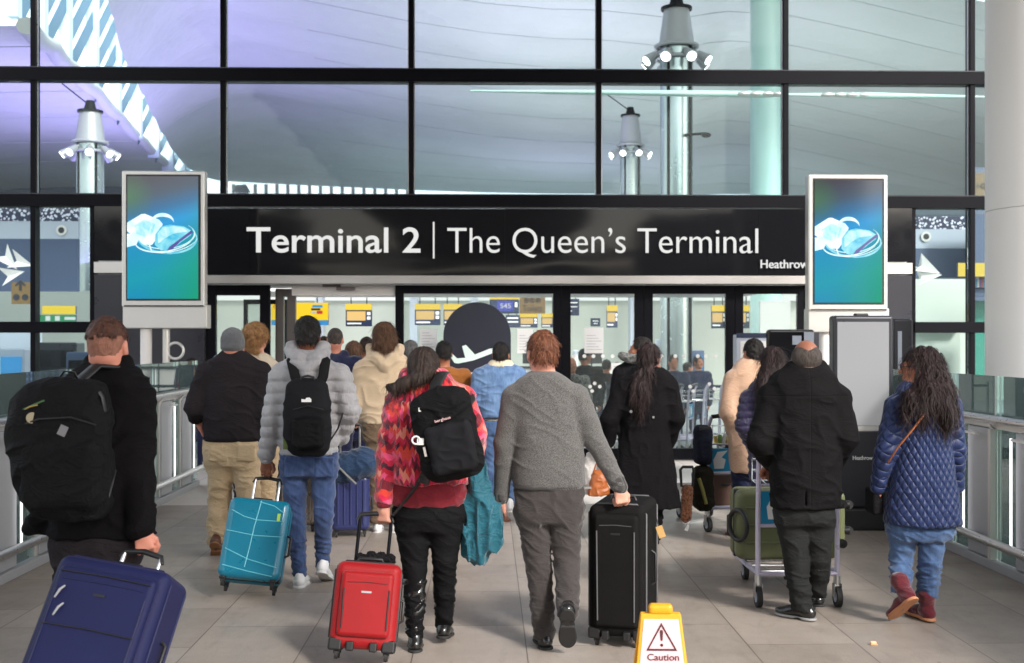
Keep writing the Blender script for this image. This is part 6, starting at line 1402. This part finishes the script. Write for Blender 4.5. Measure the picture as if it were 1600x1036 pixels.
bx(f, 474, 701, -.345, (.03, .006, .008), 'white', 'small_logo'); bx(f, 447, 690, -.27, (.03, .05, .10), plain('moss_net', srgb(70, 84, 40), .8), 'side_pocket')
MB().tube([f.L(458, 640, -.352), f.L(481, 634, -.36), f.L(506, 640, -.352)], .0035, 6).obj('zip', M['black'], f.e)
MB().tube([f.L(460, 655, -.382), f.L(481, 651, -.386), f.L(503, 655, -.382)], .003, 6).obj('zip', M['frame'], f.e)
# fleece woman's pack
f = BF('backpack', 'black rucksack with white tags slung askew over the zigzag fleece', 'backpack', PA[6], (697, 678, -.27)); Ry = Matrix.Rotation(R(-12), 3, 'Y')
g = S(); g.u(rbx(f.L(698, 680, -.27), (.165, .10, .235), .085, Ry)).u(ell(f.L(690, 628, -.27), (.12, .095, .08), Ry), .05).folds(.010, .09, .06, 6); g.obj('main_compartment', packm, f.e, .0065)
g = S(); g.u(rbx(f.L(706, 700, -.38), (.12, .035, .13), .033, Ry)).folds(.006, .06, .05, 9).obj('front_pocket', packm2, f.e, .0065)
f.strap([(676, 622, -.32), (682, 598, -.2), (690, 584, -.12), (694, 582, .0)], .034); f.strap([(725, 640, -.25), (736, 625, -.1), (733, 612, .02)], .026)
f.strap([(662, 735, -.25), (652, 758, -.16), (632, 785, -.12), (614, 806, -.10)], .012, name='loose_strap'); f.strap([(668, 735, -.22), (662, 755, -.2)], .03)
c1 = f.L(689, 657, -.395); text('berghaus', 'logo', plain('pink_logo', srgb(230, 190, 190), .5), f.e, Vector(c1) + Vector((-.03, 0, -.012)), Vector(c1) + Vector((.05, 0, .012)), .014, .003, .004, (R(90), -R(16), 0))
bx(f, 657, 690, -.37, (.035, .012, .035), 'white', 'key_tag'); bx(f, 664, 706, -.385, (.012, .01, .05), 'alu', 'key_tag', Ry); bx(f, 656, 640, -.37, (.014, .006, .02), 'white', 'tag'); bx(f, 734, 672, -.33, (.014, .03, .05), 'alu', 'buckle')
b = MB(); b.ring(f.L(650, 688, -.38), .02, .005, (0, 1, 0), 16, 6).obj('key_ring', M['white'], f.e)
# teal jacket over her arm
f = BF('draped_jacket', 'teal waterproof jacket hanging from the arm of the woman in zigzag fleece', 'jacket', PA[6], (752, 800, .02))
g = S(); g.u(loft(f.rows([(722, 738, 752, .05), (745, 730, 762, .06), (790, 725, 776, .065), (825, 722, 787, .06), (846, 724, 786, .055), (858, 725, 774, .05), (868, 727, 764, .045), (880, 740, 762, .04)]), 2)).folds(.022, .045, .22, 3, .9).folds(.01, .08, .06, 5); g.obj('cloth', F_['teal'], f.e, .007)
# tan bag and white bag by the black coat
f = BF('handbag', 'tan leather handbag at the side of the woman in the long black coat', 'handbag', PA[9], (935, 755, 0))
g = S(); g.u(loft(f.rows([(734, 929, 940, .03), (742, 925, 946, .05), (760, 921, 951, .07), (775, 919, 953, .075)]), 3)).folds(.008, .05, .04, 3).obj('body', plain('tan_leather_bag', srgb(160, 88, 42), .45, bump=.2), f.e, .006)
f.strap([(925, 745, 0), (931, 726, 0), (943, 712, 0), (948, 735, 0)], .007, bpy.data.materials['tan_leather_bag'], 'handle', 1)
f = BF('tote_bag', 'white cloth bag half hidden beyond the tan handbag', 'bag', PA[9], (922, 745, .25))
g = S(); g.u(loft(f.rows([(706, 917, 930, .04, .25), (720, 912, 934, .06, .25), (745, 910, 938, .07, .25), (772, 909, 940, .07, .25)]), 2.2)).folds(.012, .06, .05, 9).obj('body', fabric('white_canvas', srgb(205, 200, 196), kind='crease'), f.e, .009)
# trolleys
def trolley(label, group=None):
    e = empty('luggage_trolley', (0, 0, 0), label=label, cat='trolley', group=group); w = .255; M_ = M['trol']
    for sx in (-1, 1):
        MB().tube([(sx * w, .0, .20), (sx * w, -.005, .60), (sx * w, -.03, .95), (sx * w * .96, -.07, 1.03)], .0165, 10).obj('upright', M_, e)
        MB().tube([(sx * w, .0, .22), (sx * w * .95, .3, .2), (sx * w * .8, .95, .17)], .018, 8).obj('side_rail', M_, e)
    MB().tube([(-w * .96, -.07, 1.03), (-.1, -.09, 1.045), (.1, -.09, 1.045), (w * .96, -.07, 1.03)], .019, 10).obj('push_handle', M['black'], e)
    b = MB(); b.cyl((-w, 0, .52), (w, 0, .52), .013).cyl((-w, -.01, .78), (w, -.01, .78), .008).cyl((-w, 0, .21), (w, 0, .21), .016)
    b.obj('cross_bar', M_, e)
    pn = MB().bb((-w + .02, -.006, .535), (w - .02, .006, .74)).obj('advert_panel', plain('advert_blue', srgb(30, 140, 185), .4), e, .004)
    MB().poly([(-.19, -.009, .56), (-.1, -.009, .56), (-.08, -.009, .64), (-.12, -.009, .66), (-.06, -.009, .72), (-.16, -.009, .71), (-.2, -.009, .64)], (0, -1, 0), .002).poly([(.02, -.009, .55), (.13, -.009, .6), (.08, -.009, .72), (.0, -.009, .68)], (0, -1, 0), .002).obj('advert_shape', M['paper'], pn)
    b = MB()
    for zz in (.79, .86, .93): b.tube([(-w, .01, zz), (-w, .16, zz), (w, .16, zz), (w, .01, zz)], .005, 6)
    for k in range(9): xx = -w + 2 * w * k / 8; b.tube([(xx, .16, .94), (xx, .16, .79), (xx, .01, .78)], .004, 5)
    b.obj('basket', M['chrome'], e)
    b = MB()
    for k in range(5): yy = .15 + k * .2; b.cyl((-w * .85, yy, .195), (w * .85, yy, .195), .012)
    b.bb((-.18, .93, .16), (.18, .96, .32)); b.obj('platform', M['steel'], e)
    for x, y in ((-w, .0), (w, .0), (-.15, .85), (.15, .85)):
        c_ = MB().cyl((x, y, .20), (x, y, .14), .022).bb((x - .026, y - .03, .06), (x - .020, y + .02, .15)).bb((x + .020, y - .03, .06), (x + .026, y + .02, .15)).obj('caster', M['steel'], e, .003)
        wh = MB().cyl((x - .016, y - .015, .065), (x + .016, y - .015, .065), .065, seg=24).obj('wheel', M['rubber'], c_, .008); 
        MB().cyl((x - .018, y - .015, .065), (x + .018, y - .015, .065), .034, seg=18).obj('hub', M['ltgrey'], c_)
    return e
M['trol'] = plain('trolley_white_tube', srgb(205, 200, 222), .3, .2, .04)
T0 = trolley('luggage trolley with blue advert pushed by the bald man', 'luggage trolleys')
c = W(1246, 600, 7.38); T0.location = (c.x, c.y, 0)
def put(px, d, yaw, lb): o = copy_tree(T0); c = W(px, 600, d); o.location = (c.x, c.y, 0); o.rotation_euler = (0, 0, R(yaw)); o['label'] = lb; return o
put(1146, 10.34, 14, 'luggage trolley with black bags left of the beige coated man')
for px, d, yw, lb in ((1052, 17.2, 60, 'parked trolley nearest the middle jamb behind the glass'), (1078, 17.5, 70, 'second parked trolley from the left behind the glass'), (1100, 17.8, 75, 'third parked trolley from the left behind the glass'), (1124, 18.2, 80, 'rightmost parked trolley behind the glass by the beige coat')): put(px, d, yw, lb)
# olive suitcases on the front trolley
def oncart(label, px0, px1, py0, py1, d, dp, yaw=0):
    a, c = W(px0, py1, d), W(px1, py0, d); w, h = c.x - a.x, c.z - a.z
    e = empty('suitcase', ((a.x + c.x) / 2, d + .02, a.z), (0, 0, R(yaw)), label, 'suitcase', 'olive suitcases on the front trolley')
    MB().bb((-w / 2, 0, 0), (w / 2, dp / 2 - .006, h)).obj('shell', olivec, e, .05, 5); MB().bb((-w / 2, dp / 2 + .006, 0), (w / 2, dp, h)).obj('shell', olivec, e, .05, 5)
    MB().bb((-w / 2 + .004, dp / 2 - .012, .004), (w / 2 - .004, dp / 2 + .012, h - .004)).obj('zip_band', M['black'], e, .03, 3)
    b = MB()
    for k in range(3): zz = h * (k + 1) / 4; b.tube([(-w / 2 + .06, -.002, zz), (w / 2 - .06, -.002, zz)], .008, 8)
    b.obj('shell_rib', olivec, e)
    for q in (.1, h - .1):
        for y in (.05, dp - .05): c_ = MB().cyl((w / 2 - .01, y, q), (w / 2 + .03, y, q), .025, .03).obj('caster', M['black'], e); MB().cyl((w / 2 + .03, y - .012, q), (w / 2 + .03, y + .012, q), .03, seg=16).obj('wheel', M['rubber'], c_)
    MB().tube([(-w / 2 + .002, dp / 2, h * .3), (-w / 2 - .03, dp / 2, h * .33), (-w / 2 - .03, dp / 2, h * .6), (-w / 2 + .002, dp / 2, h * .63)], .011, 8).obj('top_handle', M['black'], e)
    return e
e = oncart('large olive hard suitcase on its side at the front of the trolley load', 1154, 1318, 768, 878, 7.62, .26)
MB().ring((-.345, -.03, .24), .10, .016, (1, .42, 0), 24, 8).obj('wheel_ring', M['black'], e)
oncart('second olive hard suitcase lying behind the first, its end showing on the right', 1186, 1328, 770, 856, 7.98, .26)
c = W(1252, 748, 7.50); e = empty('sweet_boxes', c, label='small red and white packets in the basket of the front trolley', cat='packets')
for k in range(7): MB().box((-.17 + k * .055, 0, .0), (.045, .05, .09 + .02 * (k % 3))).obj('packet', [M['red2'] if 'red2' in M else plain('packet_red', (.5, .06, .05)), M['paper'], plain('packet_orange', (.6, .25, .08))][k % 3], e, .004)
# load of the second trolley
e = blob('backpack', 'dark navy rucksack strapped upright on the second trolley', 'backpack', WP(1098, 695, 10.1), lambda g: g.u(rbx((0, 0, 0), (.075, .10, .17), .05)).u(rbx((-.005, -.09, -.03), (.06, .03, .10), .028)), fabric('dark_slate_nylon', srgb(30, 34, 46), kind='crease', rough=.6), .008, (.006, .08, .06, 3))
MB().bb((-.05, -.10, .13), (.06, -.085, .165)).obj('flap', M['black'], e, .006)
e = blob('travel_bag', 'black and olive soft bag low on the second trolley', 'bag', WP(1098, 762, 10.1), lambda g: g.u(rbx((0, 0, 0), (.08, .13, .19), .06)).u(cap((-.03, -.12, -.1), (.04, -.12, -.12), .04, .04)), fabric('black_olive_nylon', srgb(34, 32, 26), kind='crease'), .008, (.01, .06, .05, 5))
MB().tube([(-.06, -.14, .1), (-.03, -.16, 0), (-.0, -.16, -.12)], .016, 6).obj('strap', plain('olive_band', srgb(110, 108, 50), .7), e)
e = empty('box_case', WP(1131, 765, 10.5), label='plain brown case lying on the second trolley beside the beige coat', cat='suitcase'); MB().bb((-.10, 0, -.15), (.14, .4, .14)).obj('shell', plain('brown_case', srgb(92, 66, 56), .55), e, .02, 3); MB().tube([(-.02, -.004, .05), (-.02, -.03, .05), (.05, -.03, .05), (.05, -.004, .05)], .008).obj('handle', M['black'], e)
e = empty('food_bags', WP(1134, 688, 10.33), label='yellow and green packets in the basket of the second trolley', cat='packets')
for k in range(6): MB().box((-.09 + k * .036, 0, .0), (.03, .05, .08 + .02 * (k % 3)), Matrix.Rotation(.2 * (k % 3 - 1), 3, 'Y')).obj('packet', [plain('packet_yellow', (.7, .55, .12)), plain('packet_green', (.2, .4, .1)), M['paper']][k % 3], e, .004)
e = empty('carry_case', WP(1073, 745, 9.95), label='upright black carrying handle left of the second trolley', cat='handle')
MB().tube([(-.045, 0, -.08), (-.055, 0, .06), (-.035, 0, .085), (.05, 0, .085), (.06, 0, .05), (.05, 0, -.08)], .013, 8, True).obj('loop', M['black'], e)
e = blob('fluffy_roll', 'brown mottled fluffy roll with a white tag hanging beside the second trolley', 'roll', WP(1074, 788, 9.95), lambda g: g.u(cap((-.01, 0, -.11), (0, 0, .12), .045, .048)), fabric('mottled_fur', srgb(150, 100, 74), srgb(70, 40, 26), 'leopard', amp=1.0), .006, (.008, .02, .02, 2))
MB().poly([(-.03, -.02, -.22), (-.0, -.02, -.23), (.02, -.02, -.17), (.0, -.02, -.16)], (0, -1, 0), .004).obj('white_tag', M['paper'], e)
# caution sign
c = W(1032, 600, 4.8); e = empty('caution_sign', (c.x, c.y, 0), (0, 0, R(-3)), label='yellow folding floor sign reading Caution at the bottom of the view', cat='floor sign')
ym = plain('yellow_plastic', srgb(226, 160, 24), .4, 0, .06, 3, coat=.2); wp = plain('pinkish_white_print', srgb(224, 186, 190), .5, 0, .04)
for s_, n_ in ((-1, 'front_leaf'), (1, 'rear_leaf')):
    y0, y1 = s_ * .02, s_ * .15; pt = lambda x, z: (x, y0 + (y1 - y0) * (1 - z / .57), z)
    pts = [pt(-.145, 0), pt(.145, 0), pt(.083, .57), pt(-.083, .57)]; 
    if s_ > 0: pts = pts[::-1]
    o = MB().poly(pts, (0, s_, .23 * 1), .018).obj(n_, ym, e, .006)
    if s_ < 0:
        tq = Matrix.Rotation(math.atan2(.13, .57), 3, 'X'); off = Vector((0, -.0045, 0))
        q = lambda x, z, f=0: Vector((x, y0 + (y1 - y0) * (1 - z / .57) - .003 - f, z))
        MB().poly([q(-.128, .03), q(.128, .03), q(.072, .548), q(-.072, .548)], (0, -1, .2), .002).obj('print_panel', wp, o)
        ink = plain('maroon_ink', srgb(70, 20, 30), .5); b = MB(); T = [(-.064, .425), (.064, .425), (0, .535)]; I_ = [(-.052, .433), (.052, .433), (0, .521)]
        b.add([q(*p_, .002) for p_ in T + I_], [(0, 1, 4, 3), (1, 2, 5, 4), (2, 0, 3, 5)]).obj('warning_triangle', ink, o)
        MB().poly([q(-.004, .464, .002), q(.004, .464, .002), q(.007, .50, .002), q(.005, .506, .002), q(-.005, .506, .002), q(-.007, .50, .002)], (0, -1, 0), .001).cyl(q(0, .447, .002), q(0, .447, .001), .0065, seg=12).obj('exclamation_mark', ink, o)
        text('Caution', 'lettering', ink, o, q(-.060, .388, .002), q(.070, .388, .002), .026, .001, .01, (R(90 - 13), 0, 0)); text('Cleaning in', 'lettering', ink, o, q(-.060, .345, .002), q(.066, .345, .002), .022, .001, .004, (R(90 - 13), 0, 0)); text('progress', 'lettering', ink, o, q(-.05, .305, .002), q(.05, .305, .002), .022, .001, .004, (R(90 - 13), 0, 0))
g = S(); g.u(rbx((0, 0, .585), (.05, .026, .022), .016)); g.obj('top_handle', ym, e, .004)
# litter
c = W(1365, 1008, 1.7 * 1800 / (1008 - 533)); e = MB().poly([(-.02, -.01, 0), (.02, -.015, 0), (.026, .012, .0), (0, .02, 0), (-.024, .01, 0)], (0, 0, 1), .001).box((.0, 0, .008), (.03, .02, .012), Matrix.Rotation(.5, 3, 'X')).obj('litter_scrap', plain('peach_paper', srgb(240, 190, 150), .7)); e.location = (c.x, c.y, .003); tag(e, 'tiny crumpled peach paper scrap on the tiles near the quilted coat woman', 'litter')
# check-in desks and queue barriers inside the hall
desk0 = empty('check_in_desk', (0, 0, 0), label='white check-in desk with a dark monitor', cat='desk', group='check-in desks in the hall')
MB().bb((-.7, 0, 0), (.7, .6, 1.05)).obj('counter', M['paint'], desk0, .02); MB().bb((-.72, -.05, 1.05), (.72, .4, 1.1)).obj('worktop', M['darkclad'], desk0, .006); MB().bb((-.2, .1, 1.16), (.25, .14, 1.45)).cyl((0, .12, 1.1), (0, .12, 1.2), .02).obj('monitor', M['black'], desk0)
DL = ['check-in desk seen through the open doorway', 'check-in desk left of the dark totem', 'check-in desk right of the dark totem', 'check-in desk behind the third pane', 'check-in desk behind the fourth pane', 'check-in desk behind the rightmost pane']
for i, px in enumerate((560, 668, 830, 925, 1040, 1195)):
    o = desk0 if i == 0 else copy_tree(desk0); c = W(px, 600, 27.5); o.location = (c.x, c.y, 0); o['label'] = DL[i] + ', white with a monitor'
bar0 = empty('queue_post', (0, 0, 0), label='chrome queue post', cat='queue post', group='queue posts in the hall')
MB().cyl((0, 0, 0), (0, 0, .02), .16, seg=20).cyl((0, 0, .02), (0, 0, .98), .025).obj('post', M['chrome'], bar0); MB().bb((0, -.004, .88), (1.5, .004, .93)).obj('belt', M['blackb'] if 'blackb' in M else M['navyink'], bar0)
for i, (px, d) in enumerate(((880, 20), (945, 20.5), (1010, 20.2), (640, 20.4), (850, 23), (1160, 22))):
    o = bar0 if i == 0 else copy_tree(bar0); c = W(px, 600, d); o.location = (c.x, c.y, 0); o['label'] = 'chrome queue post with belt ' + ['just right of the second jamb', 'under the small white notice', 'behind the middle jamb', 'left of the dark totem', 'deeper in behind the second jamb', 'behind the door jamb near the beige coat'][i]
# more life deep in the hall
for lb, d, cx, top, hk, hc, mt, yw in (('person in tan brown standing far inside by the yellow information sign', 24, 455, 556, 'short', 'dark', 'brownj', 2.6), ('person in pale knitwear far inside between the door gap and the totem', 23, 668, 556, 'short', 'brown', 'cream2', .5), ('person in black with a fair bun far inside right of the totem', 22, 835, 560, 'long', 'sandy', 'blackcot', -.8), ('person in teal jacket far inside behind the fourth pane', 24, 1075, 566, 'short', 'black', 'teal', 1.2), ('person in grey far inside by the rightmost pane', 20, 1165, 560, 'short', 'grey', 'dkgrey', -1.2), ('person in maroon far inside low behind the third pane', 25, 965, 566, 'long', 'dark', 'maroon', .3)):
    far(lb, d, cx, top, hk, hc, mt, .22, yw)
tb_ = bpy.data.objects['terminal_building']
for k in range(6):
    MB().bb((-7 + k * 2.6, 7.0, 3.35), (-5.4 + k * 2.6, 7.25, 3.42)).obj('ceiling_light', M['ledw'], tb_)
for k, (px, w_, c_) in enumerate(((600, 16, 'navyink'), (728, 10, 'slate'), (852, 14, 'darkclad'), (900, 8, 'ltgrey'), (1002, 14, 'darkclad'), (1030, 10, 'ltgrey'), (1092, 18, 'slate'), (1215, 16, 'ltgrey'))):
    a = W(px, 640, 25 + k % 3); e = empty('information_stand', (a.x, a.y, 0), label=['navy', 'slate', 'black', 'pale', 'second black', 'second pale', 'broad slate', 'last pale'][k] + ' upright stand deep in the check-in hall, number %d from the left'.replace('number %d from the left', ['by the open door', 'behind the totem', 'right of the Toilets sign', 'near the white notice', 'behind the middle jamb', 'in the fourth pane', 'by the parked trolleys', 'in the rightmost pane'][k]), cat='stand')
    MB().bb((-w_ / 150, 0, 0), (w_ / 150, .2, 1.5 + .12 * (k % 3))).obj('body', M[c_], e, .02); MB().bb((-w_ / 190, -.006, .95), (w_ / 190, 0, 1.4)).obj('face', M['paper' if k % 2 else 'bluel'], e)
